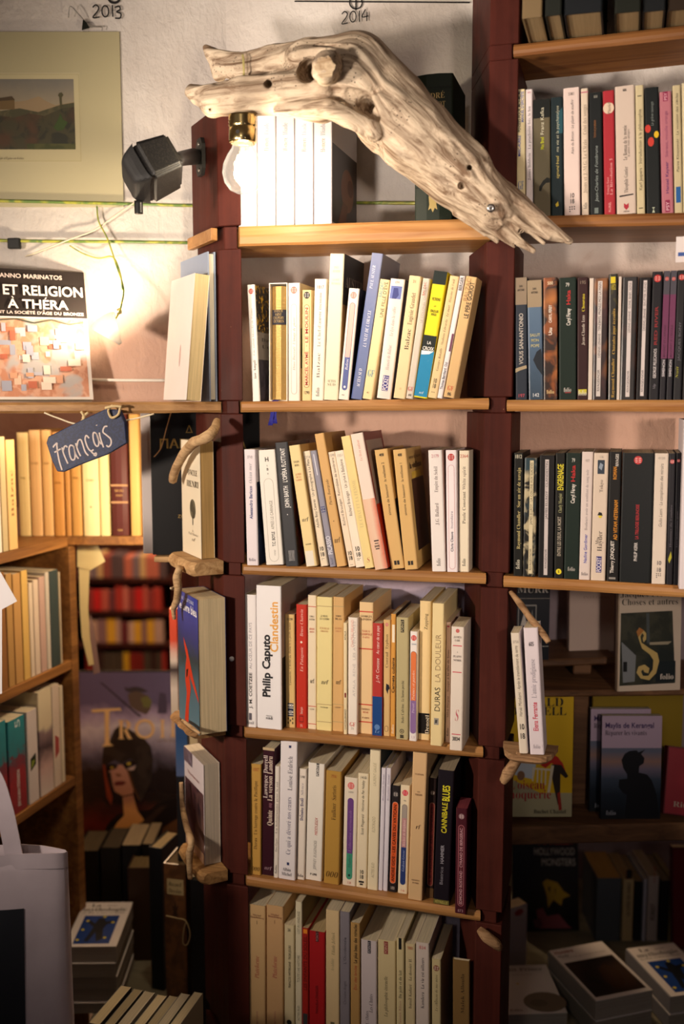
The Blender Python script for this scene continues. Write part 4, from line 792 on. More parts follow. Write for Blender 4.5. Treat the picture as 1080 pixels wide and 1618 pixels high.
# ------------------------------------------------------------------ centre, sixth (tails below the frame)
def c6(l, r, top, col, look, **k):
    return (l, r, top, l + 1, r - 1, 690 + (l - 60) * .17, col, look, k)
row('C6', 370, 1390, 2.7, [
    c6(60, 133, 110, 'D2AE7C', 'first of two tan paperbacks with red italic title', d=.13, dec=[('h', 'Michel', 152, 8, .5, '7A4A38', 'serif'), ('h', 'Houellebecq', 161, 8, .8, '7A4A38', 'serif'), ('h', 'I', 182, 14, .06, '4A2A20', 'serif'), ('v', 'Plateforme', 420, 325, .26, 'A8443A', 'ital', 0), ('v', 'Flammarion', 690, 560, .12, 'A8645A', 'sans', 0)]),
    c6(136, 209, 112, 'CFA676', 'second of two tan paperbacks with red italic title', d=.13, dec=[('h', 'Michel', 150, 8, .5, '8A4A40', 'serif'), ('h', 'Houellebecq', 159, 8, .8, '8A4A40', 'serif'), ('h', 'I', 180, 14, .06, '5A2A24', 'serif'), ('v', 'Plateforme', 420, 325, .26, 'A84448', 'ital', 0), ('v', 'Flammarion', 690, 560, .12, 'A8645A', 'sans', 0)]),
    c6(212, 256, 195, 'D9C9A0', 'shorter cream paperback', dec=[('h', '2641', 215, 14, .3, '3A342A'), ('v', 'FRANÇOIS WEYERGANS · TROIS JOURS', 460, 280, .22, '4A4030', 'bold', .1), ('c', 608, .5, '2A2A22')]),
    c6(259, 289, 95, 'DDD3B4', 'thin tall cream paperback', d=.128, front='8A7A5A', dec=[('v', 'LOST IN LANGUAGE', 230, 135, .36, '6A6450', 'sans', 0), ('v', 'TOUTE UNE HISTOIRE', 435, 320, .36, '6A6450', 'sans', 0), ('v', 'ACTES SUD', 600, 535, .3, '6A6450', 'sans', 0)]),
    c6(287, 316, 207, 'A3261F', 'thin red paperback with orange square at top', pages='CBB588', dec=[('p', 'E88A28', [(-.6, 212), (.6, 212), (.6, 230), (-.6, 230)]), ('v', 'LES ENFANTS DU SOLEIL', 470, 240, .5, '6A1412', 'bold', 0), ('p', '3A3A3A', [(-.7, 570), (.7, 570), (.7, 620), (-.7, 620)])]),
    c6(317, 386, 222, 'A81E22', 'wider red paperback with black label', pages='CBB588', d=.118, dec=[('p', '1E1416', [(-.15, 222), (.22, 222), (.22, 265), (-.15, 265)]), ('v', 'POINTS', 262, 226, .14, 'A86A6A', 'bold', .03), ('v', 'MANUELA DRAEGER', 570, 450, .16, '3A1012', 'sans', 0)]),
    c6(389, 448, 132, 'D8BE90', 'tall cream paperback with faint italic title', d=.132, dec=[('v', 'Eliade Jelinek', 320, 225, .24, '7A7052', 'ital', .1), ('v', 'Avidité', 390, 335, .24, '9A9070', 'ital', 0), ('p', '6A6448', [(-.3, 606), (.3, 606), (.3, 618), (-.3, 618)])]),
    c6(449, 493, 138, '827C84', 'grey paperback', d=.132, dec=[('v', 'L’Occidentale', 358, 245, .26, '4A464E', 'sans', 0), ('v', 'Christine Angot', 530, 430, .26, '5A565E', 'sans', 0)]),
    c6(494, 536, 185, 'B48E56', 'tan paperback with red and dark slanted lettering', d=.122, dec=[('v', 'Le plus beau des miracles', 355, 190, .34, '3A2A1A', 'bold', .05), ('v', 'Éloi des landes', 470, 365, .3, 'A8402E', 'slant', .05)]),
    c6(539, 608, 260, 'CBBFC0', 'lilac white paperback with black label', d=.122, dec=[('p', '1E1A20', [(-.15, 262), (.25, 262), (.25, 315), (-.15, 315)]), ('v', 'POINTS', 312, 266, .14, 'A8A2A8', 'bold', .05), ('v', 'Les Chutes', 565, 485, .24, '3A3440', 'ital', .25), ('v', 'Joyce C. Oates', 660, 560, .2, '3A3440', 'ital', -.25)]),
    c6(611, 688, 260, 'D2C092', 'wide cream paperback with red label', d=.124, dec=[('p', '8A2A2A', [(-.3, 265), (.15, 265), (.15, 318), (-.3, 318)]), ('v', 'POINTS', 314, 269, .14, 'C8A08A', 'bold', -.08), ('v', 'La philosophie éternelle', 585, 412, .2, '3A3226', 'ital', -.1)]),
    c6(690, 724, 250, 'D2C294', 'narrow cream paperback with black label', dec=[('p', '181818', [(-.4, 250), (.35, 250), (.35, 298), (-.4, 298)]), ('v', 'Du pain et du lait', 505, 385, .38, '2A241C', 'serif', 0), ('v', 'Yannick Ribon', 620, 515, .3, 'A87A6A', 'sans', 0)]),
    c6(728, 771, 275, 'CFBE94', 'cream paperback with small red number', dec=[('h', '980', 292, 13, .55, 'B86A4A'), ('v', 'Ismaïl Kadaré', 548, 445, .3, '4A4434', 'serif', 0), ('v', 'Le dossier H.', 430, 335, .3, '4A4434', 'serif', 0)]),
    c6(773, 831, 270, 'D0C2B8', 'white paperback with pink number', dec=[('h', '834', 290, 14, .5, 'B85A5A'), ('v', 'Kundera', 548, 478, .24, '4A444A', 'serif', 0), ('v', 'La vie est ailleurs', 465, 332, .24, '4A444A', 'serif', 0)]),
    c6(841, 881, 340, 'C6B68A', 'cream paperback with round brown logo', dec=[('lp', 378, .66, '8A5A42'), ('v', 'Le château de ma mère', 560, 405, .28, '5A5038', 'ital', 0)]),
    c6(930, 1004, 345, '7C6038', 'olive-brown thick paperback, end of row', d=.128, dec=[('v', 'Malek Alloula', 570, 400, .2, '3E2C18', 'serif', .15)]),
], 'the sixth centre shelf', 'paperbacks on the sixth centre shelf')

# ------------------------------------------------------------------ right shelves
row('R2', 540, 0, 2.0, [
    (551, 578, 283, 551, 579, 679, 'DCCDA0', 'cream paperback with blue lettering, half behind driftwood', dict(dec=[('v', 'MARC-AURÈLE', 490, 425, .32, '3A4A9A', 'bold', -.35), ('v', 'PENSÉES POUR MOI-MÊME', 415, 285, .32, '2A2A30', 'bold', -.35), ('v', 'MANUEL D’ÉPICTÈTE', 385, 290, .3, '4A5AA0', 'bold', .4), ('h', 'GF', 580, 26, .7, '2A5AA0', 'serif')])),
    (580, 602, 283, 581, 603, 679, 'D9CFCF', 'white paperback with pink number, half behind driftwood', dict(dec=[('v', 'James Baldwin', 565, 480, .4, '5A5254', 'serif', 0), ('v', 'La prochaine fois, le feu', 468, 335, .4, '6A6264', 'serif', 0), ('h', '2855', 293, 5, .6, 'B86A7A')])),
    (604, 657, 315, 605, 659, 678, '5F5742', 'grey paperback with black head and green name', dict(dec=[('b', 315, 372, '121614'), ('v', 'Franz Kafka', 425, 340, .2, 'C8C4AC', 'sans', .05), ('v', 'Max Brod', 470, 432, .2, 'B4B81E', 'bold', .05), ('p', '14160F', [(-.3, 585), (.1, 568), (.6, 558), (1, 562), (1, 575), (.5, 575), (.1, 585), (-.1, 600), (-.35, 598)])])),
    (659, 697, 308, 660, 698, 676, '17262A', 'dark teal paperback with small yellow figure', dict(dec=[('p', '1E4A54', [(-.1, 360), (1, 340), (1, 420), (.2, 420)]), ('v', 'sigmund freud', 560, 490, .24, 'B8A85A', 'slant', .1), ('v', 'ma vie et la psychanalyse', 478, 335, .24, 'A8A890', 'slant', .1), ('p', 'D8C23A', [(-.25, 640), (.2, 630), (.3, 645), (-.1, 648)])])),
    (698, 750, 278, 702, 752, 677, 'D9C6BE', 'white paperback with black numbers and dots', dict(dec=[('h', '3381', 297, 9, .4, '5A4E4A'), ('v', 'Alain de Botton · Le plaisir de souffrir', 485, 315, .18, '4A4040', 'slant', .1), ('h', '10', 614, 14, .3, '1E1A1A', 'bold'), ('h', '18', 632, 14, .3, '1E1A1A', 'bold'), ('dots', 650, 7, '1E1A1A')])),
    (754, 777, 280, 757, 780, 680, 'D4C4B0', 'thin cream paperback with pink edge', dict(back='B85A6E', dec=[('p', 'B86A7A', [(-1, 290), (1, 290), (1, 294), (-1, 294)]), ('v', 'Jésus et J.-M.G. Le Clézio', 610, 440, .5, '8A7A68', 'serif', 0), ('v', 'Celui des songes', 425, 330, .5, '8A7A68', 'serif', 0), ('v', 'folio', 660, 640, .5, K_, 'serif', 0)])),
    (780, 821, 293, 783, 824, 683, '15191A', 'black paperback with faint orange words', dict(dec=[('h', 'III', 306, 8, .3, '8A8A80', 'bold'), ('v', 'Jean-Charles de Fontbrune', 640, 462, .24, '8A9490', 'slant', .05), ('v', 'histoire et prophéties', 436, 380, .22, '8A5A30', 'slant', -.2), ('p', '6A7470', [(-.3, 660), (.3, 660), (.3, 678), (-.3, 678)])])),
    (823, 859, 287, 828, 864, 680, 'A52A34', 'red paperback with round cream label', dict(dec=[('c', 342, .98, 'D8C0A8'), ('v', 'Pluriel', 362, 325, .28, '4A3A34', 'ital', .1), ('v', 'François Furet', 615, 560, .22, 'D89A98', 'serif', -.3), ('v', 'La Révolution 1', 618, 500, .24, 'D89A98', 'serif', .3), ('v', 'PLURIEL', 672, 640, .2, 'D89A98', 'bold', 0)])),
    (861, 924, 272, 868, 929, 675, 'CDBCAE', 'wide pale paperback with small red shield', dict(back='D8CDB0', dec=[('h', '606', 285, 8, .2, K_, 'bold'), ('v', 'Théophile Gautier', 608, 525, .2, '3A302E', 'serif', 0), ('v', 'Le Roman de la momie', 505, 395, .2, '3A302E', 'serif', -.05), ('v', 'et autres récits antiques', 495, 408, .13, '4A403E', 'serif', .3), ('p', '2A2224', [(-.7, 615), (.75, 612), (.75, 616), (-.7, 620)]), ('p', 'A8283A', [(-.25, 640), (0, 646), (.25, 640), (.25, 654), (0, 662), (-.25, 654)]), ('h', 'MÉDIA', 667, 5, .3, '5A4A48')])),
    (926, 952, 270, 931, 958, 675, 'C9BC96', 'narrow cream paperback with ink number', dict(dec=[('v', 'Karl Jaspers · Introduction à la philosophie', 600, 345, .36, '7A7058', 'bold', 0), ('p', '4A4434', [(-.5, 302), (.5, 302), (.5, 305), (-.5, 305)]), ('p', '4A4434', [(-.5, 655), (.5, 655), (.5, 658), (-.5, 658)])])),
    (955, 999, 277, 961, 1007, 675, '14191A', 'black paperback with red and yellow blobs', dict(dec=[('p', 'C23A2E', [(-.6 + .42 * math.cos(a), 405 + 13 * math.sin(a)) for a in [k * .63 for k in range(10)]]), ('p', 'C23A2E', [(-.2 + .45 * math.cos(a), 447 + 15 * math.sin(a)) for a in [k * .63 for k in range(10)]]), ('p', 'D8B21E', [(.6 + .36 * math.cos(a), 426 + 11 * math.sin(a)) for a in [k * .63 for k in range(10)]]), ('v', 'La grève sauvage', 398, 322, .2, '7A8480', 'slant', 0), ('p', 'B8C0A8', [(-.2, 655), (.2, 655), (0, 661), (.2, 672), (-.2, 672), (0, 661)])])),
    (1002, 1040, 290, 1010, 1048, 672, 'B4707C', 'dusty pink paperback with crimson labels', dict(dec=[('p', '8A2248', [(-.4, 290), (.4, 290), (.4, 320), (-.4, 320)]), ('v', 'PSY', 318, 294, .24, 'D09AA8', 'bold', 0), ('v', 'Hansel Kayser', 610, 510, .24, '6A3A6A', 'bold', 0), ('v', 'Stéréos, mouille orange', 495, 350, .24, '8A4A6A', 'sans', 0), ('p', '8A2248', [(-.4, 630), (.4, 630), (.4, 668), (-.4, 668)]), ('v', 'PSY', 664, 636, .26, 'D8A8B4', 'bold', 0)])),
    (1043, 1070, 270, 1051, 1076, 668, 'C6B892', 'cream paperback with blue block at foot', dict(dec=[('v', 'Pierre Klossowski · La vocation des siècles', 540, 295, .3, '3A342A', 'slant', 0), ('p', '1E5A9A', [(-.6, 585), (.6, 585), (.6, 635), (-.6, 635)])])),
    (1072, 1100, 262, 1078, 1104, 668, 'D2C5A2', 'cream paperback cut by the frame edge', dict(dec=[('v', 'Histoires', 520, 420, .3, '6A604A', 'serif', 0)])),
], 'the second right shelf', 'paperbacks on the second right shelf', auto_y=False, ysp=1.484)

row('R3', 740, 390, 3.176, [
    (236, 290, 155, 233, 296, 742, '28303C', 'dark paperback with beige head and night picture', dict(dec=[('b', 155, 284, '8A7A66'), ('h', 'SAN', 196, 10, .3, '2A2420', 'bold'), ('h', 'ANTONIO', 214, 10, .6, '2A2420', 'bold'), ('v', 'VOUS SAN-ANTONIO', 570, 325, .34, 'B8B2A8', 'bold', 0), ('p', 'A8987A', [(-1, 590), (-.4, 585), (.9, 575), (1, 590), (-.2, 600), (-1, 610)]), ('h', '197', 722, 16, .6, 'B04A58', 'bold')])),
    (292, 367, 168, 301, 373, 758, m_grad([(0, '2E4254'), (.5, '4A6480'), (1, '58748E')], 2, .18, .2, 40), 'blue paperback with beige head', dict(dec=[('b', 168, 300, '98876E'), ('h', 'SAN', 210, 10, .25, '2A2420', 'bold'), ('h', 'ANTONIO', 228, 10, .45, '2A2420', 'bold'), ('h', 'SALUT', 437, 14, .7, 'B8B486', 'bold'), ('h', 'MON', 463, 14, .55, 'B8B486', 'bold'), ('h', 'POPE', 490, 14, .6, 'B8B486', 'bold'), ('p', '1A222C', [(-.3, 560), (.2, 520), (.8, 505), (1, 560), (1, 640), (.2, 600)]), ('h', '142', 735, 17, .5, 'C8CCD0', 'bold')])),
    (373, 445, 155, 375, 445, 762, m_speckle('2A160E', '8A4A1E', 'C87A34', 34, .52), 'brown and orange pictured paperback', dict(dec=[('h', '500', 182, 15, .4, 'D8C0A0', 'bold'), ('v', 'Utu', 440, 402, .24, 'E8E0D4', 'bold', 0), ('v', 'CARYL FÉREY', 378, 290, .2, 'E8E0D4', 'bold', 0), ('h', 'folio', 722, 20, .55, 'E0C48A', 'serif')])),
    (452, 540, 155, 452, 540, 762, '12241C', 'broad dark green paperback with red and white words', dict(dec=[('h', '79', 190, 18, .22, 'B8B8B0', 'bold'), ('v', 'Caryl Férey', 392, 308, .22, 'D8D4CC', 'bold', .1), ('v', 'Haka', 290, 218, .22, 'B02A2A', 'bold', .1), ('h', 'folio', 712, 22, .45, 'C8C4BC', 'serif'), ('p', '8A2A2A', [(-.3, 724), (.4, 724), (.4, 729), (-.3, 729)])])),
    (545, 600, 155, 543, 598, 760, '33181A', 'brown paperback with yellow word on spine', dict(dec=[('h', '195', 178, 16, .6, '8A7A6A'), ('v', 'Jean-Claude Izzo', 488, 340, .28, 'CFC6B8', 'serif', .1), ('v', 'Chourmo', 322, 235, .28, 'D8C82A', 'serif', .1), ('b', 708, 730, 'C8BE3A', -.8, .8), ('h', 'folio', 726, 26, .8, 'E0DCC8', 'serif')])),
    (604, 628, 158, 597, 618, 757, 'D9CCC0', 'first of two white strips of thin books', dict(front='3A2218')),
    (629, 700, 158, 620, 692, 757, m_speckle('241214', '3E1E20', 'A86A34', 30, .55), 'dark red pictured paperback with white title strip', dict(dec=[('p', 'CFC8C4', [(-.42, 172), (.2, 172), (.1, 740), (-.5, 740)]), ('v', 'DENNIS LEHANE · TÉNÈBRES, PRENEZ-MOI LA MAIN', 548, 178, .17, '3A3234', 'sans', -.14), ('v', 'RIVAGES/NOIR', 715, 608, .17, '3A3234', 'sans', -.2)])),
    (704, 748, 137, 698, 742, 755, m_speckle('14120A', '4A4410', None, 90, .62), 'black and yellow worn paperback', dict(dec=[('p', 'D8C428', [(-.6, 150), (.5, 150), (.5, 182), (-.6, 182)]), ('h', '1852', 200, 26, .6, 'B8A82A', 'bold'), ('v', 'Charades pour écroulés', 530, 305, .32, 'C8A044', 'serif', .2), ('v', 'Raymond Chandler', 745, 550, .32, 'C8A044', 'serif', .1)])),
    (750, 768, 150, 742, 754, 757, 'D9CCC0', 'second of two white strips of thin books', dict(front='1A1414')),
    (771, 850, 152, 756, 832, 757, m_speckle('120E10', '1A1416', '5A2E24', 22, .6), 'black paperback with white title strip, sunset foot', dict(dec=[('p', 'D4CCCA', [(-.28, 172), (.25, 172), (.3, 742), (-.25, 742)]), ('v', 'DENNIS LEHANE · GONE, BABY, GONE', 425, 178, .14, '3A3234', 'sans', 0), ('v', 'RIVAGES/NOIR', 720, 612, .14, '3A3234', 'sans', .03)])),
    (856, 918, 155, 838, 898, 757, '140F12', 'narrower black paperback with white title strip', dict(dec=[('p', 'D4CCCA', [(-.3, 168), (.3, 168), (.3, 738), (-.3, 738)]), ('v', 'DENNIS LEHANE · SHUTTER ISLAND', 415, 178, .18, '3A3234', 'sans', 0), ('v', 'RIVAGES/NOIR', 718, 608, .18, '3A3234', 'sans', 0)])),
    (921, 977, 125, 903, 952, 755, '14131A', 'black paperback with red dot logo and red title', dict(dec=[('lp', 158, .7, 'C0322E'), ('v', 'GEORGE PELECANOS', 648, 502, .28, 'CFCACC', 'bold', 0), ('v', 'RED RIVER', 485, 295, .28, '8A2226', 'bold', 0), ('v', 'ldp', 700, 675, .24, '7A7880', 'sans', 0)])),
    (980, 1012, 122, 955, 987, 755, '18161E', 'first of two black and purple paperbacks', dict(dec=[('b', 122, 236, '4A4852'), ('lp', 160, .66, 'B0403C'), ('b', 236, 550, '6E3458'), ('v', 'SIMENON', 640, 556, .4, 'C8C4CA', 'bold', 0), ('v', 'MAIGRET ET L’AFFAIRE', 545, 385, .3, '4A1E3C', 'bold', 0)])),
    (1014, 1046, 120, 990, 1020, 755, '18161E', 'second of two black and purple paperbacks', dict(dec=[('b', 120, 236, '4A4852'), ('lp', 160, .66, 'B0403C'), ('b', 236, 550, '6E3458'), ('v', 'SIMENON', 640, 556, .4, 'C8C4CA', 'bold', 0), ('v', 'MAIGRET À L’ÉCOLE', 545, 385, .3, '4A1E3C', 'bold', 0)])),
    (1048, 1092, 118, 1024, 1068, 755, '15151A', 'black paperback cut by the frame edge', dict(dec=[('lp', 152, .7, 'B8302C'), ('v', 'JACQUES BONY', 560, 370, .26, '6A6872', 'sans', 0), ('v', 'Nuit', 650, 590, .3, 'A8A82A', 'ital', -.3)])),
    (1094, 1150, 120, 1070, 1126, 755, '1E1A1A', 'black paperback outside the frame edge', {}),
], 'the third right shelf', 'paperbacks on the third right shelf', auto_y=False, ysp=1.482)

row('R4', 740, 660, 3.176, [
    (226, 274, 178, 224, 268, 790, '12130F', 'black paperback with yellow serif lettering', dict(dec=[('h', '1812', 195, 18, .8, 'B8B4A0', 'bold'), ('v', 'Raymond Chandler', 655, 465, .38, 'C8B87A', 'serif', .1), ('v', 'Sur un air de navaja', 448, 250, .38, 'C8B87A', 'serif', .1), ('v', 'folio', 755, 708, .44, 'D8D4C0', 'serif', 0)])),
    (279, 344, 203, 271, 332, 790, m_speckle('1A1A18', 'B8AC8A', '2A4048', 46, .52), 'black and cream pictured paperback with title strip', dict(back='D8CDB4', dec=[('p', 'D2C7A4', [(-.1, 215), (.5, 215), (.5, 775), (-.1, 775)]), ('v', 'JAMES ELLROY · LA COLLINE AUX SUICIDÉS', 530, 225, .18, '4A4434', 'sans', .2), ('v', 'RIVAGES/NOIR', 758, 650, .18, '4A4434', 'sans', .2)])),
    (356, 432, 190, 346, 424, 790, '141214', 'black paperback with grey title strip', dict(back='CFC4B8', dec=[('p', 'C4BCBA', [(-.25, 210), (.25, 210), (.25, 778), (-.25, 778)]), ('v', 'JAMES ELLROY · CLANDESTIN', 500, 218, .14, '3A3438', 'sans', 0), ('v', 'RIVAGES/NOIR', 745, 650, .14, '3A3438', 'sans', 0)])),
    (437, 483, 178, 426, 476, 795, '14140F', 'black paperback with yellow slab title and dot', dict(dec=[('v', 'ENGRENAGE', 360, 232, .62, 'D8CC30', 'bold', .1), ('v', 'Charly Mouginé', 470, 375, .36, 'A8A878', 'serif', .1), ('v', 'ENTRE LES DEUX, LA MORT', 685, 490, .36, 'A8A090', 'bold', 0), ('c', 762, .6, 'E0D02A'), ('h', '5', 762, 12, .14, '2A2A10', 'bold')])),
    (486, 567, 178, 478, 550, 800, '12231C', 'dark green paperback with red and white words', dict(dec=[('h', '79', 213, 18, .22, 'B8B8B0', 'bold'), ('v', 'Caryl Férey', 425, 330, .26, 'D8D4CC', 'bold', 0), ('v', 'Haka', 320, 238, .26, 'B02A2A', 'bold', 0), ('h', 'folio', 750, 20, .5, 'B8B4AC', 'serif')])),
    (568, 626, 172, 552, 608, 805, 'D9CBC4', 'white paperback with indigo author name', dict(dec=[('h', '1077', 215, 13, .36, G_), ('v', 'Nadine Gordimer', 722, 578, .28, '5A5AA8', 'bold', .05), ('v', 'Bonheurs avoir un semblant de sang noir', 558, 258, .24, '8A8084', 'serif', .05), ('h', 'folio', 775, 17, .6, '6A6468', 'serif')])),
    (628, 703, 178, 611, 685, 805, 'D6C6B4', 'pale paperback with small photo and indigo label', dict(dec=[('h', '1136', 197, 10, .3, G_), ('p', '2E3A48', [(-.45, 212), (.5, 212), (.5, 280), (-.45, 280)]), ('p', '8A98A8', [(-.1, 225), (.3, 235), (.1, 262), (-.3, 250)]), ('v', 'Tokyo', 370, 308, .22, '6A5E58', 'serif', .1), ('p', '1E1C18', [(-.3, 482), (-.1, 466), (.3, 470), (.4, 484)]), ('p', 'D8C42A', [(-.2, 484), (.4, 484), (.2, 496), (-.05, 496)]), ('v', 'Mo', 626, 596, .22, '3A302E', 'serif', -.25), ('v', 'Hayder', 660, 560, .32, '3A302E', 'serif', .1), ('p', '3A3A7A', [(-.3, 685), (.45, 685), (.45, 765), (-.3, 765)]), ('v', 'POCKET', 762, 690, .3, 'D8D0D8', 'bold', .07)])),
    (706, 767, 172, 690, 752, 805, '121110', 'black paperback with orange capitals', dict(dec=[('v', 'RIVAGES', 242, 182, .24, 'C8C4BC', 'bold', .3), ('v', 'ROMAN', 306, 244, .28, 'D08A24', 'bold', .0), ('v', 'AD VITAM AETERNAM', 600, 405, .30, 'D08A24', 'bold', .3), ('v', 'Thierry JONQUET', 765, 605, .28, 'DAD4CC', 'bold', -.15), ('p', '8A8680', [(-.6, 785), (.5, 785), (.5, 795), (-.6, 795)])])),
    (769, 934, 178, 756, 910, 812, '0F1416', 'very thick black paperback with red dot logo', dict(dec=[('lp', 213, .26, 'C03A3C'), ('v', 'PHILIP KERR', 706, 615, .1, 'C8C4C0', 'bold', .0), ('v', 'LA TRILOGIE BERLINOISE', 598, 428, .1, 'A82A30', 'bold', .05)])),
    (936, 1002, 180, 914, 988, 820, 'D5C9BA', 'white paperback with grey numbers and dots', dict(dec=[('h', '4120', 203, 12, .5, G_), ('v', 'Giulio Leoni · La conspiration des miroirs', 540, 230, .24, '6A645E', 'slant', .05), ('h', '10', 716, 20, .36, '5A565A', 'bold'), ('h', '18', 750, 20, .36, '5A565A', 'bold'), ('dots', 770, 7, '4A464A')])),
    (1004, 1040, 180, 990, 1024, 825, '14131A', 'first thin black paperback with red dot logo', dict(dec=[('lp', 220, .66, 'A83A3C'), ('v', 'Hommes de l’ombre', 640, 430, .3, '5A565E', 'serif', 0), ('p', 'A8A42A', [(-.6, 700), (.2, 660), (.5, 690), (-.2, 720)])])),
    (1042, 1066, 178, 1026, 1050, 825, '14131A', 'second thin black paperback with red dot logo', dict(dec=[('lp', 215, .7, 'A83A3C'), ('v', 'Les mauvaises gens', 640, 460, .34, '5A565E', 'serif', 0)])),
    (1068, 1110, 12, 1044, 1086, 840, 'DAD2D6', 'tall white book cut by the frame edge', dict(d=.14, dy=-.03)),
], 'the fourth right shelf', 'paperbacks on the fourth right shelf', auto_y=False, ysp=1.482)

# ------------------------------------------------------------------ top centre shelf and top right shelf
row('C1', 0, 0, 1.0, [
    (376 + 29.8 * i, 405 + 29.8 * i, 181 - 1.5 * i, 376 + 29.8 * i, 405 + 29.8 * i, 358 - 2.6 * i, 'CCC8CC', ('first', 'second', 'third', 'fourth', 'last')[i] + ' of five matching white volumes under the driftwood',
     dict(d=.142, front='D6CECC', dec=[('v', 'Iliade', 213, 194, .26, '8A8690', 'serif', 0), ('v', 'Homère', 238, 217, .26, 'D8684E', 'serif', 0), ('v', 'Classique', 345, 322, .2, '9A969E', 'serif', 0)],
          fpic=[('poly', m_grad([(0, '1A1412'), (.5, '2A1E1A'), (1, '3A2A24')], 2, .2, .2, 30), rect(0, .02, 1, .72)), ('poly', '7A5440', ell(.6, .38, .26, .2)), ('poly', '5A3828', ell(.72, .42, .12, .08)), ('poly', '6A4634', [(.2, .02), (.5, .02), (.62, .24), (.42, .26)])] if i == 4 else None)) for i in range(5)] + [
    (653, 714, 117, 653, 714, 350, '182117', 'thick dark green leather hardback with gilt crest', dict(hard=True, bulge=.006, d=.118, pages='B8A888', dec=[('h', 'ANDRÉ', 152, 9, .62, 'B8A26A', 'serif'), ('h', 'MALFIOT', 166, 9, .66, 'B8A26A', 'serif'), ('p', 'A8925A', [(-.22, 312), (-.1, 308), (0, 314), (.1, 308), (.22, 312), (.18, 325), (.24, 334), (.1, 331), (0, 338), (-.1, 331), (-.24, 334), (-.18, 325)])] + [('p', '0F160E', [(-.9, y), (.9, y), (.9, y + 2), (-.9, y + 2)]) for y in (138, 180, 222, 264, 296)])),
], 'the top centre shelf', 'books on the top centre shelf', auto_y=False, ysp=1.482)

for i, (xa, xb, yb, c, look, dd) in enumerate([
        (824, 856, 26, '7A6648', 'worn tan hardback', .20), (860, 887, 22, '1C1F1A', 'black hardback with beige tail, gold letters', .20),
        (890, 951, 19, '14181C', 'thick black hardback with pale arc on spine', .215), (970, 1012, 17, '1A1D16', 'black hardback with yellow scrawl on spine', .20),
        (1015, 1051, 15, '15181A', 'plain black hardback with dark boards', .21), (1054, 1094, 13, '2E2218', 'dark brown hardback', .20)]):
    z = shelf_z('R1', at(xa, 70, YF).x) + 0.0008
    A, B = at_z(xa, yb, z + 0.002), at_z(xb, yb, z + 0.002); Y = (A.y + B.y) / 2
    A, B = at(xa, yb, Y), at(xb, yb, Y); z = max(shelf_z('R1', A.x), shelf_z('R1', B.x)) + 0.0006
    w = B.x - A.x
    dec = {1: [('v', 'Æsop', .055, .09, .3, 'A89A5A', 'serif', -.2), ('v', 'Art', .05, .08, .34, 'A89A5A', 'serif', .3)], 2: [('p', 'A8A89A', [(-.3, .045), (0, .036), (.4, .045), (.3, .05), (0, .041), (-.25, .05)])],
           3: [('p', 'B8A83A', [(-.8, .03), (.85, .05), (.85, .056), (-.8, .036)]), ('p', 'B8A83A', [(-.7, .05), (.6, .034), (.65, .038), (-.65, .055)]), ('v', 'Nuit', .04, .08, .34, 'B8A83A', 'ital', 0)]}.get(i, ())
    book(Matrix.Translation(((A.x + B.x) / 2, Y, z)), w - .0004, .22 + .004 * i, dd, c, '%s, %s from left on top right shelf' % (look, ORDN[i]), hard=True, pages='A8906A', group='hardbacks on the top right shelf', dec=dec)

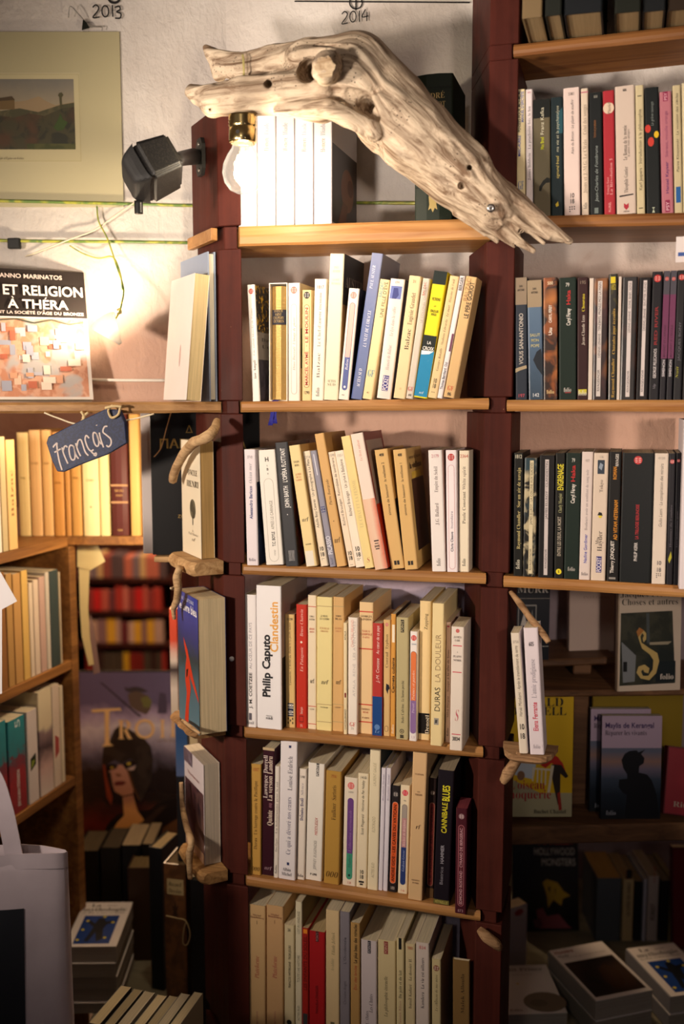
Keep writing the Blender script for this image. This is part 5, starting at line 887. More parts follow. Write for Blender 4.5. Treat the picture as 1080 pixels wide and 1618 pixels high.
# ------------------------------------------------------------------ driftwood: a carved-out volume, meshed once
def driftwood():
    P = lambda x, y, Y: np.array(at(x, y, Y)); S = 0.00088
    caps = [  # (x, y, Y, r) pairs
        ((303, 146, 1.372, 14), (336, 159, 1.367, 23)), ((336, 159, 1.367, 23), (388, 151, 1.366, 30)), ((388, 151, 1.366, 30), (445, 146, 1.372, 36)), ((445, 146, 1.372, 36), (505, 146, 1.384, 48)),
        ((326, 76, 1.402, 6), (350, 98, 1.402, 17)), ((350, 98, 1.402, 17), (386, 112, 1.402, 24)), ((386, 112, 1.402, 24), (435, 103, 1.402, 29)), ((435, 103, 1.402, 29), (495, 100, 1.398, 38)),
        ((495, 112, 1.395, 50), (560, 118, 1.397, 61)), ((560, 118, 1.397, 61), (618, 178, 1.404, 61)), ((618, 178, 1.404, 61), (657, 215, 1.407, 59)), ((657, 215, 1.407, 59), (722, 274, 1.418, 51)), ((722, 274, 1.418, 51), (777, 328, 1.430, 42)),
        ((790, 322, 1.436, 33), (845, 350, 1.438, 21)), ((845, 350, 1.438, 21), (897, 381, 1.436, 9)),
        ((765, 340, 1.432, 22), (842, 395, 1.434, 5)), ((735, 330, 1.428, 20), (786, 380, 1.436, 6)), ((785, 345, 1.430, 14), (826, 384, 1.428, 6)), ((760, 352, 1.420, 9), (812, 391, 1.428, 3)), ((800, 340, 1.425, 8), (858, 385, 1.430, 3)), ((720, 335, 1.420, 8), (765, 372, 1.43, 4)), ((815, 345, 1.420, 7), (866, 374, 1.425, 4)),
        ((440, 174, 1.352, 9), (520, 172, 1.348, 14)), ((520, 172, 1.348, 14), (588, 206, 1.360, 16)), ((327, 78, 1.402, 6), (346, 117, 1.402, 11)),
        ((526, 99, 1.370, 21), (514, 102, 1.305, 19)), ((524, 108, 1.365, 20), (513, 113, 1.306, 17))]
    lo = np.array([1e9] * 3); hi = -lo; segs = []
    for a, b in caps:
        pa, pb = P(*a[:3]), P(*b[:3]); ra, rb = a[3] * S, b[3] * S; segs.append((pa, pb, ra, rb))
        lo = np.minimum(lo, np.minimum(pa - ra, pb - rb)); hi = np.maximum(hi, np.maximum(pa + ra, pb + rb))
    st = 0.0021; lo = lo - 0.012; hi = hi + 0.012
    ax = [np.arange(lo[i], hi[i], st, dtype=np.float32) for i in range(3)]
    def local(pa, pb, r):
        a = np.minimum(pa, pb) - r; b = np.maximum(pa, pb) + r
        return tuple(slice(max(0, int((a[i] - lo[i]) / st)), max(1, int((b[i] - lo[i]) / st) + 2)) for i in range(3))
    def cap(sl, pa, pb, ra, rb, sq=1.0):
        x, y, z = np.meshgrid(ax[0][sl[0]], ax[1][sl[1]], ax[2][sl[2]], indexing='ij')
        d = pb - pa; L = d @ d
        t = np.clip(((x - pa[0]) * d[0] + (y - pa[1]) * d[1] + (z - pa[2]) * d[2]) / L, 0, 1)
        return np.sqrt((x - pa[0] - t * d[0]) ** 2 + ((y - pa[1] - t * d[1]) * sq) ** 2 + (z - pa[2] - t * d[2]) ** 2) - (ra + (rb - ra) * t)
    f = np.full([len(a) for a in ax], 0.03, np.float32)
    for i, (pa, pb, ra, rb) in enumerate(segs):
        sl = local(pa, pb, max(ra, rb) + 0.03); g = cap(sl, pa, pb, ra, rb); k = 0.005 if i < 13 else 0.002; cur = f[sl]
        h = np.clip(0.5 + 0.5 * (cur - g) / k, 0, 1); f[sl] = cur * (1 - h) + g * h - k * h * (1 - h)
    cuts = [((479, 92, 1.325, 10), (484, 132, 1.33, 17)), ((484, 112, 1.34, 18), (500, 116, 1.41, 13)), ((423, 133, 1.33, 6), (425, 133, 1.362, 5)),
            ((551, 150, 1.350, 10), (572, 160, 1.354, 17)), ((572, 160, 1.354, 17), (598, 186, 1.360, 9)), ((575, 150, 1.346, 9), (600, 140, 1.35, 5)), ((574, 164, 1.36, 13), (590, 172, 1.395, 9)),
            ((740, 265, 1.37, 3.5), (741, 266, 1.40, 3)), ((728, 293, 1.37, 4), (729, 294, 1.40, 3)), ((713, 312, 1.375, 5), (745, 345, 1.395, 4)), ((745, 345, 1.395, 5), (795, 392, 1.41, 4)),
            ((768, 318, 1.385, 7), (800, 352, 1.40, 5)), ((800, 352, 1.40, 6), (838, 386, 1.415, 4)), ((818, 338, 1.395, 5), (845, 362, 1.415, 5)), ((845, 362, 1.415, 5), (872, 385, 1.42, 4)),
            ((742, 316, 1.38, 4), (790, 366, 1.405, 3)), ((790, 330, 1.39, 4), (826, 372, 1.41, 3)), ((700, 305, 1.37, 3), (722, 318, 1.38, 3)),
            ((340, 130, 1.352, 6), (400, 120, 1.362, 7)), ((400, 120, 1.360, 7), (474, 96, 1.350, 4)), ((500, 70, 1.36, 3), (560, 76, 1.345, 3)), ((520, 140, 1.335, 5), (545, 150, 1.338, 4)), ((560, 85, 1.342, 4), (610, 125, 1.345, 3)), ((440, 150, 1.335, 3), (510, 160, 1.335, 2.5)), ((392, 171, 1.348, 4), (462, 166, 1.335, 4)),
            ((545, 70, 1.34, 3), (640, 150, 1.345, 2)), ((560, 205, 1.345, 3), (640, 270, 1.36, 2)), ((620, 150, 1.345, 3), (650, 200, 1.345, 3)), ((640, 250, 1.35, 3), (655, 285, 1.365, 3)), ((330, 172, 1.347, 3), (332, 173, 1.36, 2))]
    for a, b in cuts:
        pa, pb = P(*a[:3]), P(*b[:3]); ra, rb = a[3] * S, b[3] * S
        sl = local(pa, pb, max(ra, rb) + 0.02); g = -cap(sl, pa, pb, ra, rb); k = 0.003; cur = f[sl]
        h = np.clip(0.5 - 0.5 * (cur - g) / k, 0, 1); f[sl] = cur * (1 - h) + g * h + k * h * (1 - h)
    # surface nets
    ins = f < 0; n = f.shape
    corner = [(i, j, k) for i in (0, 1) for j in (0, 1) for k in (0, 1)]
    cnt = sum(ins[i:n[0] - 1 + i, j:n[1] - 1 + j, k:n[2] - 1 + k].astype(np.int8) for i, j, k in corner)
    act = (cnt > 0) & (cnt < 8); idx = np.full(act.shape, -1, np.int32); cells = np.argwhere(act); idx[act] = np.arange(len(cells))
    acc = np.zeros((len(cells), 3)); num = np.zeros(len(cells))
    for a in range(3):
        for u in (0, 1):
            for v in (0, 1):
                c0 = [0, 0, 0]; o = [q for q in range(3) if q != a]; c0[o[0]] = u; c0[o[1]] = v; c1 = list(c0); c1[a] = 1
                f0 = f[tuple((cells + c0).T)]; f1 = f[tuple((cells + c1).T)]; m = (f0 < 0) != (f1 < 0)
                t = np.where(m, f0 / np.where(m, f0 - f1, 1), 0)
                p = np.array(c0)[None] + 0.0; p = np.repeat(p, len(cells), 0); p[:, a] += t
                acc += p * m[:, None]; num += m
    V = (cells + acc / num[:, None]) * st + lo
    quads = []
    for a in range(3):
        o = [q for q in range(3) if q != a]
        sl0 = [slice(1, n[q] - 1) for q in range(3)]; sl0[a] = slice(0, n[a] - 1); sl1 = list(sl0); sl1[a] = slice(1, n[a])
        m = ins[tuple(sl0)] != ins[tuple(sl1)]; e = np.argwhere(m); base = e + 1; base[:, a] = e[:, a]
        up = ins[tuple(sl0)][m]
        q = []
        for du, dv in ((0, 0), (-1, 0), (-1, -1), (0, -1)):
            c = base.copy(); c[:, o[0]] += du; c[:, o[1]] += dv; q.append(idx[tuple(c.T)])
        q = np.stack(q, 1)
        flip = up if a != 1 else ~up
        q[~flip] = q[~flip][:, ::-1]; quads.append(q)
    quads = np.concatenate(quads)
    me = bpy.data.meshes.new('driftwood'); me.from_pydata(V.tolist(), [], quads.tolist()); me.update()
    nor = np.zeros(len(V) * 3, np.float32); me.vertices.foreach_get('normal', nor); nor = nor.reshape(-1, 3)
    H = np.array(at(560, 120, 1.4)); out = V.copy(); gr = np.zeros((len(V), 3), np.float32)
    for i, p in enumerate(V):
        t = min(1, max(0, (p[0] - H[0]) / 0.05))
        c, s = math.cos(0.75 * t), math.sin(0.75 * t)
        al = (p[0] - H[0]) * c - (p[2] - H[2]) * s; cr = (p[0] - H[0]) * s + (p[2] - H[2]) * c
        gr[i] = (al, cr, p[1])
        wp = 0.010 * noise.noise(Vector((al * 14, cr * 14, p[1] * 14)))
        g = noise.noise(Vector((al * 6, (cr + wp) * 46, (p[1] + wp) * 46))); g = 1 - 2.2 * abs(g)
        g2 = noise.noise(Vector((al * 15, (cr + wp) * 120, (p[1] + wp) * 120)))
        b = noise.noise(Vector((al * 13, cr * 24, p[1] * 24 + 5)))
        tail = min(1, max(0, (p[0] - H[0] - 0.12) / 0.06))
        g3 = noise.noise(Vector((al * 8, cr * 75, p[1] * 75 + 9))); g3 = g3 if g3 > 0 else g3 * 2.6
        out[i] = p + nor[i] * (0.0026 * g + 0.0009 * g2 + 0.0036 * b - 0.0016 + tail * 0.0042 * g3)
    ga = me.attributes.new('grain', 'FLOAT_VECTOR', 'POINT'); ga.data.foreach_set('vector', gr.ravel())
    me.vertices.foreach_set('co', out.astype(np.float32).ravel()); me.polygons.foreach_set('use_smooth', [True] * len(me.polygons))
    me.materials.append(m_drift('driftwood', 'CCB9A0', '775F4A', (1, 0, -0.35))); me.update()
    o = link('driftwood_sculpture', me)
    tag(o, 'large bleached driftwood branch like a dragon head, screwed across the tall post', 'driftwood')
    # end grain of the stub, screw, twine
    s0 = Vector(P(513, 106, 1.2895)); ax_ = (s0 - Vector(P(526, 99, 1.37))).normalized(); rr = ax_.orthogonal().normalized(); bb = ax_.cross(rr)
    mb = MB(); mb.add([s0 + ax_ * 0.0005 + (rr * math.cos(q * .35) + bb * math.sin(q * .35)) * 0.0130 * (1 + .12 * math.sin(q * 2.1)) for q in range(18)], [tuple(range(18))], m_drift('pale_end_grain', 'D8C4A4', '8A6C4C', (0, 0, 1)))
    mb.build('end_grain', o)
    sc0 = at(775, 329, 1.3865); D = (EYE - sc0).normalized()
    mw = Matrix.Translation(sc0) @ D.to_track_quat('Z', 'Y').to_matrix().to_4x4()
    hd = lathe('screw_head', [(0, .0012), (.003, .0011), (.0055, .0004), (.0058, -.0006), (.004, -.012), (0, -.013)], m_flat('A8A4A0', .3, .5, 1.0), o, None, 18); hd.matrix_local = mw
    mb = MB(); mb.box((-.0026, -.0006, .0011), (.0026, .0006, .0014), m_flat('1A1818')); mb.box((-.0006, -.0026, .0011), (.0006, .0026, .0014), m_flat('1A1818')); mb.build('screw_slot', hd)
    tw = []
    for k in range(3): tw.append(tube('twine', [at(382 + k, 86, 1.378), at(383 + k * 1.2, 95, 1.374), at(384 + k, 112, 1.372), at(384 + k, 119, 1.376)], .0006, m_flat('B0A46A', .8), o, 6))
driftwood()

# ------------------------------------------------------------------ light bulb under the driftwood
bx = at(384, 267, 1.356)
bulb = empty('light_bulb', Matrix.Translation(bx), 'clear glass light bulb in a brass screw socket below the driftwood', 'light bulb')
br = m_flat('C8B07A', .22, .5, 1.0)
lathe('glass', [(.0001, -.0345), (.009, -.0335), (.019, -.029), (.0265, -.019), (.0295, -.006), (.028, .006), (.022, .019), (.016, .028), (.0135, .036), (.013, .042)], m_glass(.3), bulb, n=32)
skt = lathe('socket', [(.0001, .0725), (.019, .0722), (.0192, .0718)] + [(.0192 + .0009 * ((k + 1) % 2), .072 - .0022 * k) for k in range(8)] + [(.0185, .055), (.0197, .054), (.0197, .040), (.0192, .036), (.0175, .034), (.0145, .036), (.0145, .05)], br, bulb, n=32)
mb = MB(); mb.add([(a * .0028, -.0199, .046 + b * .0028) for a, b in ell(0, 0, 1, 1, 12)], [tuple(range(12))], m_flat('2A2420')); mb.build('socket_hole', skt)
lathe('glass_stem', [(.0001, .010), (.0025, .011), (.0035, .02), (.006, .034), (.007, .042)], m_glass(), bulb, n=16)
fil = m_emit('FFDDA6', 90)
mb = MB()
for k in range(7):
    a0, a1 = 2 * math.pi * k / 7, 2 * math.pi * (k + .5) / 7
    tube_into(mb, [(.012 * math.cos(a0), .012 * math.sin(a0), .009), (.013 * math.cos(a1), .013 * math.sin(a1), -.012), (.012 * math.cos(a0 + .9), .012 * math.sin(a0 + .9), .009)], .0005, fil, 5, 3)
mb.build('filament', bulb, smooth=True)
lb = light('bulb_light', 'POINT', (0, 0, -.002), 2.2, (1.0, 0.84, 0.62), shadow_soft_size=.014); lb.parent = bulb

# ------------------------------------------------------------------ speaker on the corner post
def cvec(x, y, z):  # a vector as the photo shows it: right, down, away
    return RT * x - UP * y + FW * z
s = 1.40 / FPX * .97
near = at_d(243, 279, 1.40)
vw = ray(243, 279).normalized(); vr = (RT - vw * RT.dot(vw)).normalized(); vu = vr.cross(vw)
def cvec(x, y, z): return vr * x - vu * y + vw * z
e1, e2, e3 = cvec(-30, -55, 30.7) * s, cvec(53, -21, 14.2) * s, cvec(-3, 46, 79.5) * s
x_, y_ = e1.normalized(), e2.normalized(); z_ = e3.normalized()
L1, L2, L3 = e1.length, e2.length, e3.length
def mw_of(o, ex, ey, ez): 
    m = Matrix.Identity(4)
    for i, v in enumerate((ex, ey, ez)):
        for j in range(3): m[j][i] = v[j]
    m.translation = o; return m
black_p = m_speckle('191817', '2B2825', None, 420, .55, .55)
spk = empty('wall_speaker', Matrix.Translation(near + e1 * .5 + e2 * .5 + e3 * .5), 'small black box speaker bracketed to the corner post', 'speaker')
bm = bmesh.new(); N1, N2, N3 = 8, 6, 8
# a bowed cabinet: rounded box, its face (low y) domed, its back (high y) drawn in
bmesh.ops.create_cube(bm, size=1); bmesh.ops.subdivide_edges(bm, edges=bm.edges[:], cuts=7, use_grid_fill=True)
for v in bm.verts:
    x, y, z = v.co; u, w_ = 2 * x, 2 * z; tpr = 1 - .12 * max(0, y + .5)
    y2 = y - (.50 * (1 - u ** 6) * (1 - w_ ** 6) if y < -.49 else .0)
    v.co = Vector((x * L1 * tpr, y2 * L2, z * L3 * tpr))
bmesh.ops.bevel(bm, geom=[e for e in bm.edges if e.calc_face_angle(0) > .5], offset=.0045, segments=3, affect='EDGES', clamp_overlap=True)
me = bpy.data.meshes.new('cabinet'); bm.to_mesh(me); bm.free(); me.materials.append(black_p); me.polygons.foreach_set('use_smooth', [True] * len(me.polygons))
cab = link('cabinet', me, spk); cr_ = mw_of(Vector((0, 0, 0)), x_, y_, z_); cab.matrix_local = cr_
mb = MB()
n = 24
for i in range(n):
    for j in range(n):
        q = []
        for a, b in ((i, j), (i + 1, j), (i + 1, j + 1), (i, j + 1)):
            u, w_ = -.97 + 1.94 * a / n, -.97 + 1.94 * b / n
            q.append((u / 2 * L1, (-.5 - .50 * (1 - u ** 6) * (1 - w_ ** 6)) * L2 - .0012, w_ / 2 * L3))
        mb.add(q, [(0, 1, 2, 3)], m_speckle('0E0D0D', '1A1918', None, 900, .5, .7))
g = mb.build('grille', cab, smooth=True)
mb = MB(); fy = lambda u, w_: (-.5 - .50 * (1 - u ** 6) * (1 - w_ ** 6)) * L2 - .0022
mb.add([(u / 2 * L1, fy(u, w_), w_ / 2 * L3) for u, w_ in ((-.52, .50), (-.36, .50), (-.36, .74), (-.52, .74))], [(0, 1, 2, 3)], m_flat('C8A098')); 
mb.build('badge', cab)
# bracket: plate on the post's side face, ball and arm
pc = at_p(320, 249, Vector((XA, YF, 0)), N43) + N43 * .0035
mbp = MB(); hh, ww = .029, .0145
pts = [(-ww, -hh + .01), (-ww + .006, -hh), (ww - .006, -hh), (ww, -hh + .01), (ww, hh - .01), (ww - .006, hh), (-ww + .006, hh), (-ww, hh - .01)]
for dd in (0,): mbp.add([pc + U43 * a + ZV * b - N43 * .0032 for a, b in pts] + [pc + U43 * a + ZV * b + N43 * .003 for a, b in pts], [tuple(range(8)), tuple(range(15, 7, -1))] + [(i, (i + 1) % 8, 8 + (i + 1) % 8, 8 + i) for i in range(8)], m_flat('1C1B1A', .5))
pl = mbp.build('bracket_plate', spk); pl.matrix_local = Matrix.Translation(-spk.location)
back_c = y_ * (L2 * .5)
arm = tube('bracket_arm', [back_c - y_ * .004, back_c + y_ * .006, (pc - spk.location) + N43 * .012, (pc - spk.location) + N43 * .002], [.007, .010, .013, .009], m_flat('232120', .45), spk, 14, 5)
for b in (-.02, .02):
    sp_ = lathe('bracket_screw', [(0, .0012), (.0022, .001), (.003, 0), (.003, -.002)], m_flat('B8B4AC', .3, .5, 1.0), pl, None, 12)
    sp_.matrix_local = Matrix.Translation(pc + ZV * b + N43 * .0034) @ N43.to_track_quat('Z', 'Y').to_matrix().to_4x4()
ft = at_d(219, 331, 1.46) - spk.location
tube('cable_plug', [ft + ZV * .012, ft, ft - ZV * .006], .0065, m_flat('161515', .4), spk, 10, 3)

# ------------------------------------------------------------------ left wall: framed print, dated writing, cables
d0 = DK - .004
def wpt(px, py, off=.004): return ah(px, py, DK - off)
TLp, BRp = wpt(-110, 50), wpt(195, 327)
H_ = TLp.z - BRp.z; W_ = (BRp - TLp).dot(RT)
root = empty('framed_print', Matrix.Translation(Vector((TLp.x, TLp.y, BRp.z))), 'old landscape engraving on a yellowed sheet under a clip', 'print')
mb = MB(); q = [(0, 0), (1, 0), (1, 1), (0, 1)]
sheet_m = m_grad([(0, 'BBB290'), (.5, 'B0A784'), (1, 'A69D7C')], 2, H_, .2, 6, .28)
mb.add([RT * (a * W_) + ZV * (b * H_) + NC * t for t in (-.003, 0) for a, b in q], [(3, 2, 1, 0), (4, 5, 6, 7), (0, 1, 5, 4), (1, 2, 6, 5), (2, 3, 7, 6), (3, 0, 4, 7)], sheet_m); mb.build('sheet', root)
fx = lambda p: (p + 110) / 305; fz = lambda p: (327 - p) / 277
R4 = lambda x0, y0, x1, y1: rect(fx(x0), fz(y1), fx(x1), fz(y0))
sky = m_grad([(0, '8A7C66'), (.5, '97896E'), (1, '6E6A62')], 2, .11, .3, 18, .4, off=-.9)
land = m_speckle('2A2A1E', '3E3A26', '4A3422', 46, .5)
picture(root, Vector((0, 0, 0)), RT, ZV, W_, H_, [
    ('poly', 'B8AE8C', R4(-120, 114, 129, 256)), ('poly', 'A89E78', R4(-120, 116, 128, 254)), ('poly', 'B4AA86', R4(-120, 117, 127, 253)), ('poly', sky, R4(-110, 124, 119, 235)),
    ('poly', '8E7A5E', [(fx(x), fz(y)) for x, y in ((20, 180), (20, 160), (40, 158), (62, 151), (72, 158), (88, 165), (119, 160), (119, 182))]),
    ('poly', m_speckle('5A5238', '44422C', None, 40, .5), [(fx(x), fz(y)) for x, y in ((-110, 200), (-110, 172), (0, 174), (30, 170), (60, 176), (95, 165), (119, 161), (119, 200))]),
    ('poly', land, [(fx(x), fz(y)) for x, y in ((-110, 235), (-110, 178), (0, 182), (20, 185), (45, 178), (70, 182), (100, 170), (119, 168), (119, 235))]),
    ('poly', '6A5638', [(fx(x), fz(y)) for x, y in ((-10, 172), (-10, 155), (16, 152), (22, 156), (22, 172))]), ('poly', '4A3C2A', [(fx(x), fz(y)) for x, y in ((-10, 155), (18, 151), (23, 157), (-10, 159))]),
    ('poly', '4A4630', [(fx(x), fz(y)) for x, y in ((96, 170), (95, 152), (93, 150), (95, 146), (99, 145), (102, 149), (99, 153), (99, 170))]), ('poly', '3A4A26', [(fx(x), fz(y)) for x, y in ((84, 200), (92, 188), (96, 178), (100, 188), (108, 192), (100, 204), (90, 206))]),
    ('poly', m_speckle('3A3E1E', '4A4A26', None, 40, .5), R4(40, 226, 119, 235)), ('text', 'Temple d’Égine en Grèce', fx(10), fz(251), .013, '5A5040', 'ital', (fx(58) - fx(10)))])
clip = empty('wall_clip', Matrix.Translation(wpt(133, 42)), 'small black clip on a nail at the top of the engraving', 'clip')
o0 = clip.location
P_ = lambda x, y, off: wpt(x, y, off) - o0
mb = MB(); mb.add([P_(129, 48, .004), P_(141, 44, .004), P_(137, 36, .004), P_(131, 30, .004), P_(129, 48, .014), P_(141, 44, .014), P_(137, 36, .011), P_(131, 30, .010)], [(0, 1, 2, 3), (7, 6, 5, 4), (0, 4, 5, 1), (1, 5, 6, 2), (2, 6, 7, 3), (3, 7, 4, 0)], m_flat('1E201A', .4)); mb.build('jaw', clip)
tube('wire_handle', [P_(134, 33, .009), P_(122, 20, .016), P_(111, 10, .018), P_(108, 28, .012)], .0009, m_flat('8A8680', .4, .5, .8), clip, 6)
tube('wire_handle', [P_(140, 43, .011), P_(152, 43, .012), P_(161, 43, .010), P_(161, 48, .008)], .0008, m_flat('8A8680', .4, .5, .8), clip, 6)

ink = m_flat('1E1C1C', .7)
def writing(name, label, strokes, px, py, sc, w, plane):
    mb = MB(); o = plane(px, py); nrm = NC if plane is wpt else Vector((0, -1, 0)); ex = RT if plane is wpt else Vector((1, 0, 0))
    ribbon_into(mb, strokes, ink, Vector((0, 0, 0)), ex, ZV, sc, w)
    return tag(mb.build(name, None, Matrix.Translation(o + nrm * .0012)), label, 'writing')
two = [(0, .8), (.25, 1), (.5, .82), (.4, .5), (0, 0), (.55, .03)]; zero = [(.3 + .28 * math.cos(a), .5 + .45 * math.sin(a)) for a in [1.6 + k * .63 for k in range(11)]]
one = [(.1, .95), (.12, 0)]; three = [(0, .9), (.35, 1), (.45, .75), (.15, .55), (.5, .4), (.42, .05), (0, .05)]; four = [[(.3, 1), (0, .4), (.55, .42)], [(.45, .75), (.42, 0)]]
sh = lambda st, dx, dy=0: [(x + dx, y + dy) for x, y in st]
pw = lambda px, py, off=.0035: wpt(px, py, off)
S1 = .0200
writing('wall_writing', 'black handwritten 2013 on the white wall above the engraving', [sh(two, 0), sh(zero, .75), sh(one, 1.55, .05), sh(three, 1.85, -.1)], 147, 28, S1, .0012, wpt)
pc2 = lambda px, py: at(px, py, YW - .0035)
writing('wall_writing', 'black handwritten 2014 on the white wall above the driftwood', [sh(two, 0), sh(zero, .72), sh(one, 1.5), sh(four[0], 1.85), sh(four[1], 1.85)], 540, 38, .0185, .0009, pc2)
mb = MB(); O_ = at(470, 3, YW - .0035)
def lp_(x, y): v = at(x, y, YW - .0035); return (v.x - O_.x, v.z - O_.z)
ribbon_into(mb, [[lp_(465, 2), lp_(600, 3), lp_(742, 4)], [lp_(562 + 10 * math.cos(a), 4 + 10 * math.sin(a)) for a in [k * .7 for k in range(10)]], [lp_(562, -8), lp_(562, 16)]], ink, Vector((0, 0, 0)), Vector((1, 0, 0)), ZV, 1, .0011)
tag(mb.build('timeline_line', None, Matrix.Translation(O_)), 'black timeline line with a circled mark drawn above the year 2014', 'drawing')
mb = MB(); O_ = at(815, 20, YW - .0035)
ribbon_into(mb, [[lp_(812, 33), lp_(960, 33)], [lp_(812, 61), lp_(838, 62)], [lp_(816, 6), lp_(824, 14)], [lp_(824, 4), lp_(815, 13)]], ink, Vector((0, 0, 0)), Vector((1, 0, 0)), ZV, 1, .0010)
tag(mb.build('timeline_line', None, Matrix.Translation(O_)), 'black lines drawn on the wall behind the top right hardbacks', 'drawing')
mb = MB(); O_ = wpt(180, 0, .003)
ribbon_into(mb, [[((wpt(180 + 9 * math.cos(a), -4 + 8 * math.sin(a)) - O_).dot(RT), (wpt(180 + 9 * math.cos(a), -4 + 8 * math.sin(a)) - O_).z) for a in [k * .7 for k in range(10)]]], ink, Vector((0, 0, 0)), RT, ZV, 1, .002)
tag(mb.build('timeline_mark', None, Matrix.Translation(O_)), 'black drawn circle above the year 2013 at the top edge', 'drawing')

cab_m = m_speckle('A2A236', '5E7A34', None, 30, .5); cab_w = m_flat('D8CBB4', .6)
def wire(name, label, pts, r, m, cat='cable', sides=6): return tag(tube(name, pts, r, m, None, sides), label, cat)
hid = at(306, 326, YW - .01)
wire('earth_cable', 'yellow-green cable running along the wall under the engraving', [wpt(-60, 316, .008), wpt(80, 319, .008), wpt(200, 322, .008), wpt(318, 325, .008), at(372, 322, YW - .008), at(470, 320, YW - .008), at(640, 321, YW - .008), at(735, 322, YW - .008)], .0026, cab_m)
wire('earth_cable', 'lower yellow-green cable on the wall with black tape', [wpt(-60, 379, .008), wpt(60, 381, .008), wpt(200, 382, .008), wpt(318, 384, .008)], .0026, cab_m)
tag(MB().box((-.011, -.006, -.009), (.011, .004, .009), m_flat('151515', .45)).build('cable_tape', None, mw_of(wpt(23, 385, .0075), RT, -NC, ZV), bevel=.002), 'piece of black tape wrapped on the lower yellow-green cable', 'tape')
wire('string', 'pale thin string slanting between the two wall cables', [wpt(215, 318, .012), wpt(180, 342, .010), wpt(148, 364, .009), wpt(113, 377, .012), wpt(60, 398, .006), wpt(40, 405, .006)], .0012, cab_w)
wire('white_cable', 'white cable stretched along the wall behind the hanging lamp', [wpt(95, 598, .012), wpt(150, 600, .012), wpt(200, 601, .012), wpt(262, 601, .012)], .0028, m_flat('EDE6DA', .5))

# hanging lamp: paper cone opening up to the left
apx, rim = ah(190, 543, DK - .105), ah(163, 507, DK - .100)
lamp = empty('hanging_lamp', Matrix.Translation(rim), 'glowing white paper cone lamp hanging by its wire over the left shelf', 'lamp')
axd = (apx - rim); Lx = axd.length; axn = axd.normalized(); r1 = axn.orthogonal().normalized(); r2 = axn.cross(r1); n = 24; R0 = .0235
paper = NT('lamp_paper'); paper.t.nodes.remove(paper.b)
df, tl, mx = paper.n('ShaderNodeBsdfDiffuse'), paper.n('ShaderNodeBsdfTranslucent'), paper.n('ShaderNodeMixShader')
for q in (df, tl): q.inputs[0].default_value = (.86, .82, .76, 1)
mx.inputs[0].default_value = .35; paper.l(df.outputs[0], mx.inputs[1]); paper.l(tl.outputs[0], mx.inputs[2]); paper.l(mx.outputs[0], paper.out.inputs[0])
vs = []
for k in range(n):
    a = 2 * math.pi * k / n; dr = r1 * math.cos(a) + r2 * math.sin(a); vs += [dr * R0, dr * R0 * .55 + axd * .5, dr * .0035 + axd, dr * .0022 + axd, dr * (R0 * .55 - .0012) + axd * .49, dr * (R0 - .0012)]
mb = MB(); mb.add(vs, [(6 * k + q, 6 * ((k + 1) % n) + q, 6 * ((k + 1) % n) + (q + 1) % 6, 6 * k + (q + 1) % 6) for k in range(n) for q in range(6)], paper.m); mb.build('paper_shade', lamp, smooth=True)
bl = lathe('lamp_bulb', [(.0001, -.008), (.005, -.0065), (.0082, 0), (.005, .0065), (.0001, .0085)], m_emit('FFE9C8', 60), lamp, None, 16)
bl.matrix_local = Matrix.Translation(axn * .018)
l2 = light('lamp_light', 'POINT', axn * .004, 2.8, (1.0, 0.80, 0.56), shadow_soft_size=.012); l2.parent = lamp
tube('lamp_wire', [p - rim for p in (wpt(153, 326, .010), wpt(156, 350, .012), wpt(170, 378, .016), wpt(184, 420, .03), wpt(195, 455, .06), wpt(192, 480, .085), wpt(187, 496, .098))] + [axd * .35 + r1 * .0, axd * .5], .0014, cab_m, lamp, 6)
tube('lamp_wire', [p - rim for p in (wpt(110, 388, .010), wpt(130, 400, .012), wpt(155, 408, .014), wpt(178, 406, .022), wpt(190, 432, .045), wpt(193, 458, .064))], .0012, cab_m, lamp, 6)
tube('wire_tie', [p - rim for p in (wpt(184, 491, .094), wpt(189, 488, .090), wpt(191, 494, .093), wpt(185, 496, .096))], .0016, m_flat('C8B48A', .8), lamp, 6)

# ------------------------------------------------------------------ books seen cover-on
def face_book(x0, x1, ytop, ybot, dh, th, col, label, items=(), yaw=0.0, back=0.0, front=None, hard=False, pages='E2D3B4', W=None, H=None, z=None, group=None, roll=0.0):
    """A book showing its front cover: its foot between pixels X0 and X1 at YBOT on the plane DH in front of the eye."""
    a, b = ah(x0, ybot, dh), ah(x1, ybot, dh); c = ah(x0, ytop, dh)
    W = W or (b - a).dot(RT) / math.cos(yaw); H = H or (c.z - a.z) / math.cos(back)
    n = Matrix.Rotation(yaw, 3, 'Z') @ NC; r = Matrix.Rotation(yaw, 3, 'Z') @ RT
    up = ZV * math.cos(back) - n * math.sin(back); n2 = n * math.cos(back) + ZV * math.sin(back)
    if roll: q = Matrix.Rotation(roll, 3, n2); r = q @ r; up = q @ up
    o = a - n2 * (th / 2)
    if z is not None: o.z = z
    o = o + ZV * (abs(math.sin(back)) * th / 2 + .0006)
    m = mw_of(o, n2, r, up)
    rt = book(m, th, H, W, col, label, front=front, hard=hard, pages=pages, group=group)
    if items: picture(rt, Vector((th / 2, 0, 0)), Vector((0, 1, 0)), ZV, W, H, list(items))
    return rt, W, H

